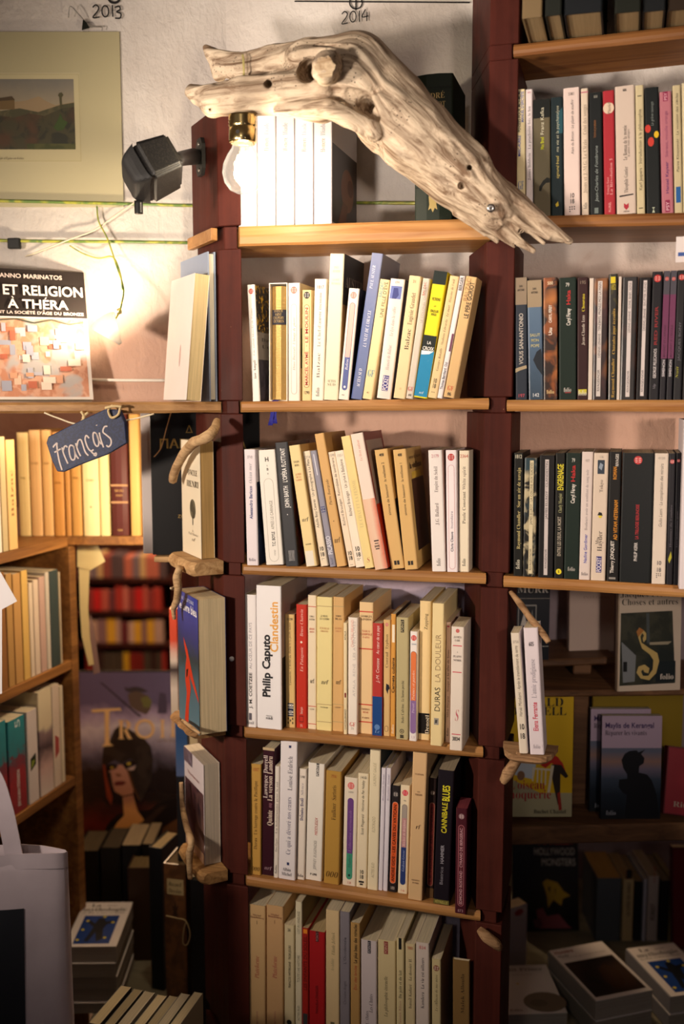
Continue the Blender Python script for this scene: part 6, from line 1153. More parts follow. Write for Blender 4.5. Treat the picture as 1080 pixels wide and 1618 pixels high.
# the fresco book by the lamp
def frac(x0, x1, y0, y1):
    return (lambda px: (px - x0) / (x1 - x0)), (lambda py: (y1 - py) / (y1 - y0))
fres = m_speckle('D8A488', 'C88A6C', 'B8B0AC', 60, .5)
it = [('poly', '2B2422', rect(0, .632, 1, 1)), ('poly', fres, rect(.03, .02, .97, .62))]
rf = random.Random(5)
for k in range(38):
    x, y = rf.uniform(.30, .9), rf.uniform(.04, .52); it.append(('poly', rf.choice(['C8785A', 'E0BEA4', 'A6A6B4', 'DCD4CC', 'BC6A52', 'E8D6C4', 'B8B4BC', 'D8A080']), rect(x, y, min(.96, x + rf.uniform(.03, .10)), min(.6, y + rf.uniform(.02, .08)))))
it += [('poly', '4A5040', [(.3, .60), (.45, .615), (.58, .585), (.72, .615), (.85, .58), (.96, .60), (.96, .592), (.85, .572), (.72, .605), (.58, .575), (.45, .605), (.3, .59)]),
       ('text', 'NANNO MARINATOS', .56, .925, .032, 'E0CCC4', 'bold', .52), ('text', 'ART ET RELIGION', .55, .795, .075, 'EFE4DE', 'bold', .86), ('text', 'À THÉRA', .62, .692, .068, 'EFE4DE', 'bold', .46), ('text', 'RECONSTITUANT LA SOCIÉTÉ D’ÂGE DU BRONZE', .5, .648, .022, 'E0CCC4', 'bold', .94)]
face_book(-62, 126, 412, 636, DK - .142, .016, 'D8D0C8', 'glossy paperback with black title band and orange fresco picture on the left shelf', it, yaw=math.radians(25), back=math.radians(14), front=m_flat('E6DED6', .18, .5), z=zl0 + .0008, H=.225)

# books standing beside the corner post, fore-edges towards us
def side_book(px, py, ytop, T, d, col, label, front=None, hard=False, lean=0.0, off=.002, pages='E2CFA6', items=(), z=None, along=.004, turn=0.0, pic_w=None):
    """A book against the post's side face, its spine back and its cover facing out to the left. PX, PY: where the foot of the cover's near edge shows."""
    Pl = Vector((XA, YF, 0)) + N43 * (off + T)
    g = at_p(px, py, Pl, N43); t = at_p(px, ytop, Pl, N43); h = (t.z - g.z) / math.cos(lean)
    if z is not None: h += g.z - z; g = Vector((g.x, g.y, z))
    base = g - N43 * (T / 2) + U43 * d
    m = mw_of(base, N43, -U43, ZV) @ Matrix.Rotation(turn, 4, 'Z') @ Matrix.Rotation(lean, 4, 'Y')
    r = book(m, T, h, d, col, label, front=front, hard=hard, pages=pages)
    if items: picture(r, Vector((T / 2, 0, 0)), Vector((0, 1, 0)), ZV, d, h, list(items))
    return r
zs = zl1 + .0006
side_book(331, 633, 396, .013, .140, '8793A8', 'slate-blue hardback leaning on the corner post at the left shelf end', front='8E9AB0', hard=True, pages='E6DCC8', z=zs, off=.003)
side_book(294, 633, 430, .024, .125, 'EADDD0', 'cream paperback fanned open beside the slate-blue hardback', front='E9DED6', lean=-.09, off=.034, pages='E4CC9A', z=zs + .0012, items=[('poly', 'C8A8A0', ell(.62, .36, .03, .09))])
tan_w = m_drift('pale_root_wood', 'CDA878', '9A7248', (1, 0, 0), False)
def slab(name, pxl, pxr, py, th, depth, label, m=None):
    """A rounded driftwood slab fixed on the post's side face as a ledge; its top edge runs at PY from PXL to PXR."""
    Pl = Vector((XA, YF, 0)) + N43 * .030
    b = at_p((pxl + pxr) / 2, py, Pl, N43); z = b.z
    L = .128; W = depth; c = Vector((XA, YF, 0)) + U43 * .058
    mb = MB(); vs = []; ns = 14
    o0 = Vector((c.x, c.y, z))
    for i in range(ns + 1):
        t = -1 + 2 * i / ns; rr = (max(0, 1 - abs(t) ** 5)) ** .35 * .5 + .5; wv = .0025 * noise.noise(Vector((t * 3, z * 9, 1)))
        w_ = W * (0.72 + .28 * rr) ; hh = th * (.75 + .25 * rr)
        for a, bz in ((.0012, 0), (w_ - .006, 0), (w_ - .0015, -.004), (w_ + wv, -hh * .5), (w_ - .003, -hh + .004), (w_ - .009, -hh), (.0012, -hh)):
            vs.append(N43 * a + U43 * (t * L / 2) + ZV * bz)
    k = 7
    fs = [(i * k + q, (i + 1) * k + q, (i + 1) * k + (q + 1) % k, i * k + (q + 1) % k) for i in range(ns) for q in range(k)] + [tuple(range(k)), tuple(ns * k + q for q in range(k - 1, -1, -1))]
    mb.add(vs, fs, m or tan_w)
    o = mb.build(name, None, Matrix.Translation(o0), smooth=False); return tag(o, label, 'ledge'), z
o, zb = slab('driftwood_ledge', 268, 355, 882, .024, .058, 'thick pale driftwood ledge with a dark crack under the cream paperback')
side_book(318, 885, 698, .023, .100, 'E2D3B0', 'worn cream paperback with black tree drawing on the upper driftwood ledge', front='E6DAC0', pages='C9A468', off=.006, z=zb + .0008,
          items=[('text', 'ONCLE', .62, .70, .05, '6A6050', 'serif', .5), ('text', 'HENRI', .62, .60, .055, '5A5040', 'serif', .62), ('poly', '6A6450', ell(.6, .41, .15, .085)), ('poly', '4A4638', ell(.56, .43, .08, .05)), ('poly', '4A4638', ell(.66, .38, .07, .05)), ('poly', '3A362C', rect(.585, .27, .615, .35)), ('text', 'le', .6, .21, .02, '6A6050', 'ital', .06), ('text', 'Paul Mercier', .62, .18, .022, '6A6050', 'ital', .5), ('text', 'nrf', .62, .13, .03, '4A4438', 'ital', .14)])
o2, zb2 = slab('driftwood_ledge', 290, 362, 1152, .012, .062, 'thin driftwood ledge under the thick blue and red pictured paperback', m_drift('dark_root_wood', 'A47C50', '6E4E30', (1, 0, 0), False))
side_book(315, 1155, 950, .047, .108, '2A3468', 'thick blue paperback with red raised arm on the cover by the post', front=m_grad([(0, '5A7A88'), (.45, '3E5A66'), (.6, '2A3A40'), (.8, '2A3478'), (1, '34409A')], 2, .195, .2, 30), pages='E6D2AA', off=.004, z=zb2 + .0008,
          items=[('poly', 'C83A20', [(.30, .02), (.48, .02), (.52, .16), (.62, .30), (.55, .40), (.72, .34), (.98, .24), (.98, .27), (.74, .40), (.60, .50), (.50, .58), (.30, .66), (.34, .60), (.44, .52), (.38, .44), (.36, .34), (.42, .24)]), ('poly', '2A1614', [(.42, .42), (.52, .44), (.48, .38), (.42, .36)]), ('text', 'UNE HISTOIRE', .5, .945, .026, 'C8CCE0', 'sans', .7), ('text', 'le Livre bleu', .56, .87, .06, 'E6E4EC', 'bold', .84)])
o3, zb3 = slab('driftwood_ledge', 310, 367, 1386, .022, .050, 'rounded driftwood ledge at the bottom of the corner post', m_drift('mid_root_wood', 'B68C58', '7E5A36', (1, 0, 0), False))
side_book(324, 1385, 1212, .028, .106, 'D8CCC0', 'white paperback with purple-brown painting on its cover, lowest by the post', front='D6CACB', pages='DCCDB6', off=.003, z=zb3 + .0008,
          items=[('poly', m_speckle('3A2A30', '5A3C42', '7A5A52', 34, .5), rect(.05, .10, .98, .70)), ('poly', m_speckle('6A5A66', '8A8090', None, 40, .5), rect(0, .86, .45, 1)), ('poly', '5A3A3E', [(.3, .15), (.5, .15), (.55, .55), (.45, .66), (.32, .5)]), ('text', 'Nocturne', .5, .77, .03, 'A87A78', 'serif', .6), ('poly', 'C8A080', rect(.05, 0, .98, .10))])
# nail heads and white cap on the post
mb = MB(); wc = lathe('screw_cap', [(0, .003), (.003, .0026), (.0042, .001), (.0042, 0)], m_flat('D8D4D6', .4), None, Matrix.Translation(at(366, 1041, YF - .0002)) @ Matrix.Rotation(math.radians(90), 4, 'X'), 16)
tag(wc, 'small white plastic cap on the front of the corner post', 'cap')

# driftwood twigs
tw_m = m_drift('twig_wood', 'C9A87E', '957450', (0, 0, 1), False)
def twig(label, pts, r, m=tw_m): return tag(tube('driftwood_twig', pts, r, m, None, 12, 7, .25), label, 'twig')
PL = Vector((XA, YF, 0)) + N43 * .045
tp = lambda px, py, o=.045: at_p(px, py, Vector((XA, YF, 0)) + N43 * o, N43)
twig('curved bare driftwood stick lying over the cream tree paperback by the post', [tp(272, 760, .050), tp(278, 740, .050), tp(290, 718, .049), tp(306, 700, .047), tp(324, 692, .040), tp(336, 682, .030), tp(343, 664, .014)], [.0065, .0075, .0075, .0085, .0085, .008, .0045])
k0 = twig('knotted twig hanging under the upper driftwood ledge', [tp(284, 897, .066), tp(280, 912, .068), tp(281, 930, .068), tp(279, 948, .068), tp(274, 962, .068), tp(275, 979, .068)], [.006, .0072, .0062, .0060, .0045, .0025])
tube('knot', [tp(278, 928, .070), tp(272, 930, .076), tp(270, 929, .080)], [.0035, .003, .002], m_drift('pale_end_grain', 'D8C4A4', '8A6C4C', (0, 0, 1)), None, 8, 4)
bpy.data.objects['knot'].parent = k0
twig('long thin split twig standing beside the purple-brown painted paperback', [tp(286, 1236, .050), tp(288, 1270, .052), tp(293, 1300, .056), tp(302, 1330, .060), tp(299, 1352, .062), tp(300, 1388, .060)], [.0035, .0042, .0052, .0062, .006, .004])
twig('short pale twig poking from under the blue pictured paperback', [tp(288, 1138, .064), tp(296, 1144, .066), tp(306, 1152, .064), tp(316, 1159, .060)], [.002, .003, .003, .002])
# right-hand ledge on the tall post, with two paperbacks
rw = m_drift('right_root_wood', 'B08C66', '77573A', (1, 0, 0), False)
YR = YF - .030
rp = lambda px, py, Y=YR: at(px, py, Y)
zr = rp(840, 1184).z
vs = []; L = Vector((XD - .012, YF - .012, zr)); mbx = MB(); ns = 12
c0 = Vector((rp(792, 1186).x, 0, 0)); c1 = Vector((rp(880, 1186).x, 0, 0))
for i in range(ns + 1):
    t = i / ns; rr = math.sqrt(max(.02, 1 - (2 * t - 1) ** 4)); x = c0.x + (c1.x - c0.x) * t
    for y, z in ((YF - .003, 0), (YF - .003 - .058 * rr, 0), (YF - .003 - .064 * rr, -.006), (YF - .003 - .058 * rr, -.011 * rr), (YF - .003, -.012 * rr)): vs.append((x, y, zr + z))
k = 5; mbx.add(vs, [(i * k + q, i * k + (q + 1) % k, (i + 1) * k + (q + 1) % k, (i + 1) * k + q) for i in range(ns) for q in range(k)] + [tuple(range(k - 1, -1, -1)), tuple(ns * k + q for q in range(k))], rw)
tag(mbx.build('driftwood_ledge'), 'driftwood ledge on the tall post under two white paperbacks', 'ledge')
for i, (xb0, xb1, xt0, xt1, yt, yb, c, look, dec) in enumerate([
        (820, 834, 807, 819, 1002, 1184, 'DDD2C0', 'thin cream paperback on the driftwood ledge of the tall post', [('v', 'Haruki Murakami · Après le tremblement de terre', .055, .16, .36, '5A5248', 'slant', 0), ('h', '10', .040, .008, .6, K_, 'bold'), ('h', '18', .026, .008, .6, K_, 'bold'), ('h', '3756', .166, .004, .7, G_)]),
        (837, 860, 826, 849, 994, 1184, 'DCD2D8', 'wider white paperback with red author name on the driftwood ledge', [('v', 'Elena Ferrante', .035, .078, .34, 'C0485A', 'bold', 0), ('v', 'L’amie prodigieuse', .084, .142, .34, '8A8490', 'serif', 0), ('h', '605', .164, .006, .36, '4A444A', 'bold'), ('h', 'folio', .012, .006, .5, 'A8A0A8', 'serif')])]):
    Yb = YF - .055; a, b = at(xb0, yb, Yb), at(xb1, yb, Yb); c_ = at((xt0 + xt1) / 2, yt, Yb)
    mid = (a.x + b.x) / 2; lean = math.atan2(c_.x - mid, c_.z - zr); w = (b.x - a.x) * .98
    book(mw_of(Vector((mid, Yb, zr + .0012 + abs(math.sin(lean)) * w / 2)), Vector((1, 0, 0)), Vector((0, 1, 0)), ZV) @ Matrix.Rotation(lean, 4, 'Y'), w, (c_.z - zr) / math.cos(lean), .05 if False else .048, c, look, dec=dec, front='DDD4D8')
twig('thin tapering stick leaning across the top of the two ledge paperbacks', [rp(806, 935, 1.470), rp(822, 955, 1.456), rp(840, 980, 1.44), rp(858, 1003, 1.43), rp(866, 1015, 1.425)], [.003, .0048, .005, .0055, .004], rw)
twig('stubby twig hanging below the driftwood ledge of the tall post', [rp(822, 1190, 1.425), rp(814, 1205, 1.425), rp(802, 1222, 1.425), rp(794, 1236, 1.425)], [.007, .0075, .0095, .0055], rw)
twig('broken twig stub on the tall post near the frame bottom', [rp(756, 1468, 1.465), rp(768, 1480, 1.46), rp(784, 1492, 1.46), rp(790, 1500, 1.463)], [.005, .009, .008, .004], rw)

# blue slate sign and its strings
sg = empty('name_sign', Matrix.Translation(ah(139, 700, DK - .162)), 'dark blue slate tag with white handwritten Français hung under the left shelf', 'sign')
so = sg.location; sp = lambda px, py, o=0.0: ah(px, py, DK - .162 - o) - so
out = [(73, 700), (76, 690), (120, 668), (165, 647), (188, 648), (197, 668), (200, 700), (170, 718), (130, 733), (100, 746), (90, 745), (82, 728)]
blue = m_speckle('18223F', '212E54', None, 300, .5, .5)
nn = len(out); mb = MB()
mb.add([sp(x, y, .006) for x, y in out] + [sp(x + 4, y - 1, -.006) for x, y in out], [tuple(range(nn - 1, -1, -1)), tuple(range(nn, 2 * nn))] + [(i, (i + 1) % nn, nn + (i + 1) % nn, nn + i) for i in range(nn)], blue)
mb.build('slate', sg, bevel=.0014)
px_ = lambda x, y: ((sp(x / 4.5, 640 + y / 4.5)).dot(RT), sp(x / 4.5, 640 + y / 4.5).z)
S_ = [[(385, 300), (395, 285), (412, 270), (412, 290), (418, 340), (430, 400), (448, 460)], [(395, 335), (425, 318), (440, 310)], [(448, 300), (462, 350), (490, 415)], [(455, 330), (465, 295), (478, 290), (485, 300)],
      [(528, 290), (508, 285), (498, 310), (505, 360), (520, 388), (538, 380), (540, 340), (530, 292)], [(530, 290), (545, 350), (566, 380)], [(545, 270), (560, 320), (580, 362)], [(553, 300), (562, 255), (580, 245), (592, 270), (612, 330), (635, 358)],
      [(640, 235), (620, 215), (612, 245), (630, 300), (652, 325), (672, 315)], [(655, 328), (672, 345), (690, 340), (688, 358), (672, 352)], [(690, 200), (672, 195), (668, 225), (678, 270), (695, 292), (708, 280), (706, 240), (692, 202)], [(692, 200), (708, 250), (728, 278)], [(712, 195), (722, 240), (742, 300)], [(692, 140), (694, 146)],
      [(770, 150), (748, 155), (738, 190), (762, 212), (792, 240), (795, 275), (778, 295), (762, 285)]]
mb = MB(); ribbon_into(mb, [[px_(x, y) for x, y in st] for st in S_], m_flat('D2C4BE', .8), NC * .0064, RT, ZV, 1, .0012)
mb.build('lettering', sg)
rope = m_flat('CDB68A', .85)
for pts in ([sp(178, 640, .010), sp(171, 648, .010), (sp(176, 660, .009)), sp(187, 655, .009), sp(190, 641, .009)], [sp(166, 645, .012), sp(180, 642, .013), sp(192, 643, .012)], [sp(128, 650, -.002), sp(133, 660, -.002), sp(128, 668, -.002), sp(137, 672, -.002)], [sp(139, 652, -.004), sp(131, 660, -.004), sp(140, 668, -.004), sp(132, 674, -.004)]):
    tube('string_knot', pts, .0020, rope, sg, 7, 5, .3)
tube('hanging_string', [sp(70, 652, .0), sp(90, 660, -.002), sp(130, 671, -.004), sp(200, 664, -.006), sp(243, 654, -.008)], .0014, m_flat('E6D8B8', .8), sg, 6)
tube('hanging_string', [sp(82, 696, -.009), sp(100, 683, -.009), sp(125, 675, -.006)], .0022, m_flat('F0E6D0', .8), sg, 6)
wire('string', 'thin loose string hanging in front of the black hardback', [ah(270, 652, 1.70), ah(262, 680, 1.70), ah(254, 708, 1.70), ah(243, 722, 1.70)], .0011, m_flat('B8946A', .8), 'string')

# black hardback with gold Greek letters behind the post, pale pamphlet behind it
it = [('text', 'Δ', .36, .85, .05, 'B89A54', 'sans', .07), ('text', 'ΠΑΡΑΛΛΗΛΑ', .48, .745, .06, 'B89A54', 'bold', .80), ('text', 'ZOI', .28, .26, .022, 'A88A4C', 'sans', .08)]
bd = (Vector((XA, YF, 0)) + A2 - EYE).dot(FH) + .014
gh, _, _ = face_book(241, 411, 650, 877, bd, .012, '121112', 'large black hardback with gold Greek capitals standing behind the corner post', it, hard=True, front=m_flat('121112', .4), pages='CDBB98')
tag(MB().box((-.03, -.012, -.010), (.055, .024, 0), tan_w).build('ledge_batten', None, mw_of(ah(272, 878, bd), RT, -NC, ZV), bevel=.002), 'small batten behind the upper driftwood ledge carrying the black hardback', 'batten')
face_book(226, 246, 640, 875, bd + .022, .014, 'C8BEBA', 'pale pamphlet standing edge-on left of the black hardback', pages='CFC6C0', W=.05)

# ------------------------------------------------------------------ the passage on the left: side bookcase, shelf over the passage, far bookcase
XS = -1.100
def sxp(px, py, X=XS): return at_p(px, py, Vector((X, 0, 0)), Vector((1, 0, 0)))
honey = m_wood('honey_wood', 'A9763E', '6E4622', 'y', .5)
zA, zB, zC = sxp(60, 860).z, (sxp(5, 1096).z + sxp(108, 1043).z) / 2, (sxp(43, 1287).z + sxp(112, 1222).z) / 2
YE = sxp(112, 1000).y
bc = empty('side_bookcase', Matrix.Translation((XS, YE, 0)), 'honey coloured bookcase along the left, its shelves running back to the passage', 'bookcase')
def bcp(name, lo, hi, m=honey): q = MB(); q.box(lo, hi, m); return q.build(name, bc, bevel=.0015, seg=1)
for z in (zA, zB, zC): bcp('shelf_board', (-.26, -.75, z - .020), (0, -.0005, z))
bcp('end_panel', (-.27, 0, 0), (.002, .024, zA - .0205)); bcp('back_panel', (-.275, -.75, .2), (-.262, -.001, zA + .3)); bcp('plinth', (-.26, -.75, 0), (-.02, -.001, .10))
def side_row(specs, z, where, group):
    for i, (xl, xr, yt, yb, c, look, kw) in enumerate(specs):
        kw = dict(kw); X = XS - .004 - kw.pop('in_', .0)
        a, b = sxp(xl, yb, X), sxp(xr, yb, X); w = max(.004, b.y - a.y - .0004); h = sxp((xl + xr) / 2, yt, X).z - z
        if b.y > YE - .0008: sft = b.y - YE + .0008; a.y -= sft
        mw = mw_of(Vector((X, a.y + w / 2 + .0002, z + .0006)), Vector((0, 1, 0)), Vector((-1, 0, 0)), ZV)
        book(mw, w, h, kw.pop('d', .13), c, '%s, %s from left on %s' % (look, ORDN[i], where), group=group, **kw)
W1 = 'the side bookcase top shelf'
side_row([(-14, 4, 718, 868, 'E6DED2', 'white paperback at the frame edge', {}), (5, 14, 690, 864, 'B8A880', 'greenish beige old book', {}), (15, 29, 695, 860, 'D2AE72', 'cream old book with small dark print', dict(dec=[('v', 'Balzac', .06, .15, .3, '8A6A3E', 'serif', 0)]))], zA, W1, 'books on the side bookcase top shelf')
side_row([(-8, 2, 900, 1092, 'A87A48', 'tan book at the frame edge', {}), (3, 14, 903, 1088, '8E6238', 'brown book', {}), (15, 25, 905, 1080, 'B08A52', 'tan book with dark print', {}), (26, 38, 905, 1075, 'BC9258', 'pale tan book', {}), (39, 49, 900, 1063, 'D2AE62', 'straw yellow book', {}), (50, 56, 920, 1056, 'D8C8B0', 'white book with red mark', {}), (57, 65, 915, 1052, 'D6C4AE', 'pale book with red mark', {}), (66, 75, 910, 1049, 'C0A294', 'pinkish book', {}), (76, 82, 903, 1045, 'C8C0B0', 'greyish white book', {}), (83, 96, 900, 1041, '3E4A48', 'dark slate book', {}), (97, 99, 903, 1040, 'C8B89A', 'thin pale book', {})], zB, 'side bookcase middle shelf', 'books on the side bookcase middle shelf')
teal = m_grad([(0, '8A2A30'), (.35, '9A2E34'), (.52, '6E3A44'), (.60, '2E7A82'), (1, '2E8A92')], 2, .20, .5, 60, off=.0)
side_row([(-20, -2, 1120, 1318, teal, 'teal and red book at the frame edge', dict(front='2E7A82')), (0, 16, 1138, 1314, teal, 'first teal and red paperback', dict(front='2E7A82')), (18, 45, 1132, 1302, teal, 'second teal and red paperback', dict(front='2E7A82', dec=[('v', 'JÓN KALMAN STEFÁNSSON', .012, .085, .16, 'D8D2CC', 'bold', 0), ('v', '5', .165, .185, .3, 'C8DCDC', 'sans', .1)])), (47, 63, 1120, 1262, 'D6CCC6', 'white paperback with small green picture', dict(dec=[('p', '1E2616', [(-.6, .065), (.5, .075), (.5, .098), (-.6, .09)]), ('p', '8A9A3A', [(-.5, .07), (0, .075), (.3, .085), (-.3, .085)])])),
          (65, 86, 1088, 1241, m_grad([(0, 'D8CCC0'), (.3, 'C8A8A0'), (.5, '4A3A3E'), (.66, '8A7474'), (.72, 'D8CCAA'), (1, 'E0D4B0')], 2, .19, .2, 30), 'cream paperback with dark portrait print', {}), (87, 98, 1080, 1236, 'D8C8B4', 'cream paperback with red smudge', dict(dec=[('p', 'A84A44', [(-.7, .06), (.5, .07), (.5, .10), (-.6, .11)])])), (99, 104, 1082, 1231, 'D8CCB0', 'thin cream paperback', {})], zC, 'side bookcase lower shelf', 'books on the side bookcase lower shelf')
# shelf over the passage
dP = (Vector((XS, YE, 0)) - EYE).dot(FH) + .005
a, b = ah(118, 850, dP), ah(262, 850, dP)
pw_ = (b - a).dot(RT); zP = zA
mb = MB(); mb.box((-.05, 0, -.018), (pw_ + .02, .2, 0), honey); PSH = tag(mb.build('passage_shelf', None, mw_of(Vector((a.x, a.y, zP)), RT, -NC, ZV), bevel=.002), 'wooden shelf bridging over the passage, full of old cream books', 'shelf')
for i, (xl, xr, yt, c, look, dec) in enumerate([
        (31, 49, 684, 'E2CC92', 'cream old book', [('h', 'VIE', .12, .004, .5, '8A744A', 'serif')]), (50, 68, 680, 'DDB680', 'peach old book', [('h', 'ŒUVRES', .15, .004, .7, '9A7444', 'serif')]), (69, 85, 680, 'DDB478', 'peach old book with faint rule', [('h', 'TOME', .15, .004, .6, '9A7444', 'serif')]),
        (86, 103, 683, 'CB9450', 'orange tan old book', [('h', 'ROMAN', .11, .004, .6, '7A5428', 'serif')]), (104, 113, 682, 'C28E4E', 'thin tan old book', []), (114, 130, 682, 'CB9C58', 'amber old book', [('h', 'POÈMES', .12, .004, .6, '7A5428', 'serif')]),
        (132, 158, 690, 'E2D09A', 'broad cream old book with small ornament', [('h', 'LETTRES', .115, .004, .5, '8A744A', 'serif'), ('c', .06, .12, '9A845A')]), (159, 174, 690, 'DCCB90', 'pale cream old book', []), (176, 204, 655, '4A1C16', 'dark red leather book', [('b', .068, .0715, 'A8825A'), ('b', .103, .1065, 'A8825A'), ('h', 'HUGO', .094, .005, .5, 'B8925A', 'serif'), ('h', 'TOME', .084, .004, .4, 'B8925A', 'serif'), ('h', '1880', .012, .004, .3, 'B8925A', 'serif')]), (207, 223, 655, 'C09656', 'worn tan old book', [])]):
    p, q = ah(xl, 850, dP + .006), ah(xr, 850, dP + .006); w = (q - p).dot(RT) - .0006; h = ah((xl + xr) / 2, yt, dP + .006).z - zP
    if i == 0: p = p - NC * -0.0
    book(mw_of(Vector(((p.x + q.x) / 2, (p.y + q.y) / 2, zP + .0006)), RT, -NC, ZV), w, h, .14, c, '%s, %s from left on the shelf over the passage' % (look, ORDN[i]), group='old books over the passage', dec=dec, pages='CDB27C', bulge=.002 if i != 8 else .005)
# far bookcase in the back room
dF = 4.9
fb = empty('far_bookcase', Matrix.Translation(ah(205, 1500, dF)), 'dark red bookcase full of blurred books at the end of the back room', 'bookcase')
fo = fb.location; zt = lambda py: ah(200, py, dF).z
x0f, x1f = (ah(70, 900, dF) - fo).dot(RT), (ah(272, 900, dF) - fo).dot(RT)
oxb = m_wood('dark_red_wood', '4A1E18', '2E120F', 'z', .5)
def fbp(name, lo, hi):
    q = MB(); q.box(lo, hi, oxb); o = q.build(name, fb); o.matrix_local = mw_of(Vector((0, 0, 0)), RT, -NC, ZV); return o
lv = [zt(914), zt(966), zt(1017), zt(1066)]
for z in lv: fbp('shelf_board', (x0f, 0, z - fo.z - .022), (x1f, .26, z - fo.z))
fbp('side_panel', (x0f - .03, 0, -fo.z), (x0f, .26, zt(845) - fo.z)); fbp('side_panel', (x1f, -.01, -fo.z), (x1f + .12, .26, zt(845) - fo.z)); fbp('back_panel', (x0f, .262, -fo.z), (x1f, .28, zt(845) - fo.z))
rf = random.Random(11); sets = [['B89A94', '7A6A74', 'C8A87A', '8A4A44', 'B86A5A', '5A4A50'], ['8A3A3A', 'C0282A', 'B85A50', '6A3A42', 'A83A34', 'C8746A'], ['C8A898', '7A2E34', '8A6A70', 'D8A83A', 'B89A90', '6A3038'], ['7A2420', '3A2624', '8A1E1E', 'C8A02A', '4A4038', '9A3430']]
nmc = {'C8A02A': 'yellow', 'D8A83A': 'yellow', '3A2624': 'dark', '4A4038': 'dark', '5A4A50': 'dark'}
for r_ in range(4):
    x = x0f + .19; k = 0
    while x < x1f - .062:
        w = rf.uniform(.024, .048); c = sets[r_][k % 6] if rf.random() < .6 else rf.choice(sets[r_]); hh = rf.uniform(.105, .128); cn_ = nmc.get(c, 'reddish' if r_ in (1, 3) else 'muted')
        o = MB().box((x, .008, lv[r_] - fo.z + .001), (x + w - .002, .16, lv[r_] - fo.z + hh), m_cover(c)).build('book', None, mw_of(fo.copy(), RT, -NC, ZV), bevel=.002, seg=1)
        tag(o, 'blurred %s book, %s from left, %s shelf of the far bookcase' % (cn_, ORDN[k], ORDN[r_]), 'book', 'blurred books on the far bookcase, %s shelf' % ORDN[r_]); x += w; k += 1
# paper cards hanging in the passage
card = m_flat('D6C48E', .8)
def card_poly(name, pts, d, label, th=.0012, m=card):
    c = ah(*pts[0], d); n_ = len(pts); mb = MB()
    mb.add([ah(x, y, d) - c for x, y in pts] + [ah(x, y, d) - NC * th - c for x, y in pts], [tuple(range(n_ - 1, -1, -1)), tuple(range(n_, 2 * n_))] + [(i, (i + 1) % n_, n_ + (i + 1) % n_, n_ + i) for i in range(n_)], m)
    return tag(mb.build(name, None, Matrix.Translation(c)), label, 'card')
card_poly('paper_card', [(122, 858), (152, 856), (166, 887), (143, 901), (122, 896)], dP + .03, 'cream paper card hanging under the shelf over the passage')
card_poly('paper_strip', [(124, 880), (142, 880), (139, 960), (142, 1010), (148, 1050), (140, 1052), (129, 1005), (126, 960)], dP + .032, 'long cream paper strip hanging below the cream card')
card_poly('paper_strip', [(143, 970), (148, 990), (158, 1062), (148, 1066), (140, 1010)], dP + .036, 'mauve-brown paper strip hanging behind the cream strip', m=m_flat('8A6E68', .8))
card_poly('white_leaflet', [(-60, 800), (-20, 868), (27, 950), (3, 963), (3, 1096), (-60, 1108)], 1.45, 'white leaflet with a pointed corner sticking in at the left frame edge', .001, m_flat('D4D0D2', .7))

# ------------------------------------------------------------------ low table with the warrior album, stacks, boxes
ZT = .262
tbl = m_wood('pale_painted_top', '8A8672', '6E6A58', 'x', .6, False)
def low_table(pxl, pxr, d0, d1, label):
    rt = empty('low_table', Matrix.Translation(Vector((ah((pxl + pxr) / 2, 900, d0).x, ah((pxl + pxr) / 2, 900, d0).y, 0))), label, 'table'); o = rt.location
    P4 = [ah(pxl, 900, d0) - o, ah(pxr, 900, d0) - o, ah(pxr, 900, d0) + FH * (d1 - d0) - o, ah(pxl, 900, d0) + FH * (d1 - d0) - o]
    q = MB(); q.prism([(v.x, v.y) for v in P4], ZT - .025, ZT, tbl); q.build('table_top', rt, bevel=.002, seg=1)
    cx = sum((v.x for v in P4)) / 4; cy = sum((v.y for v in P4)) / 4
    for v in P4:
        x, y = v.x + (cx - v.x) * .08, v.y + (cy - v.y) * .08; q = MB(); q.box((x - .02, y - .02, .001), (x + .02, y + .02, ZT - .0255), tbl); q.build('leg', rt, bevel=.002, seg=1)
    return rt
low_table(56, 296, 1.62, 2.52, 'low pale table on the left carrying the stacks and the warrior album')
low_table(838, 1270, 1.64, 2.46, 'low dark-lit table on the right carrying stacks of paperbacks')
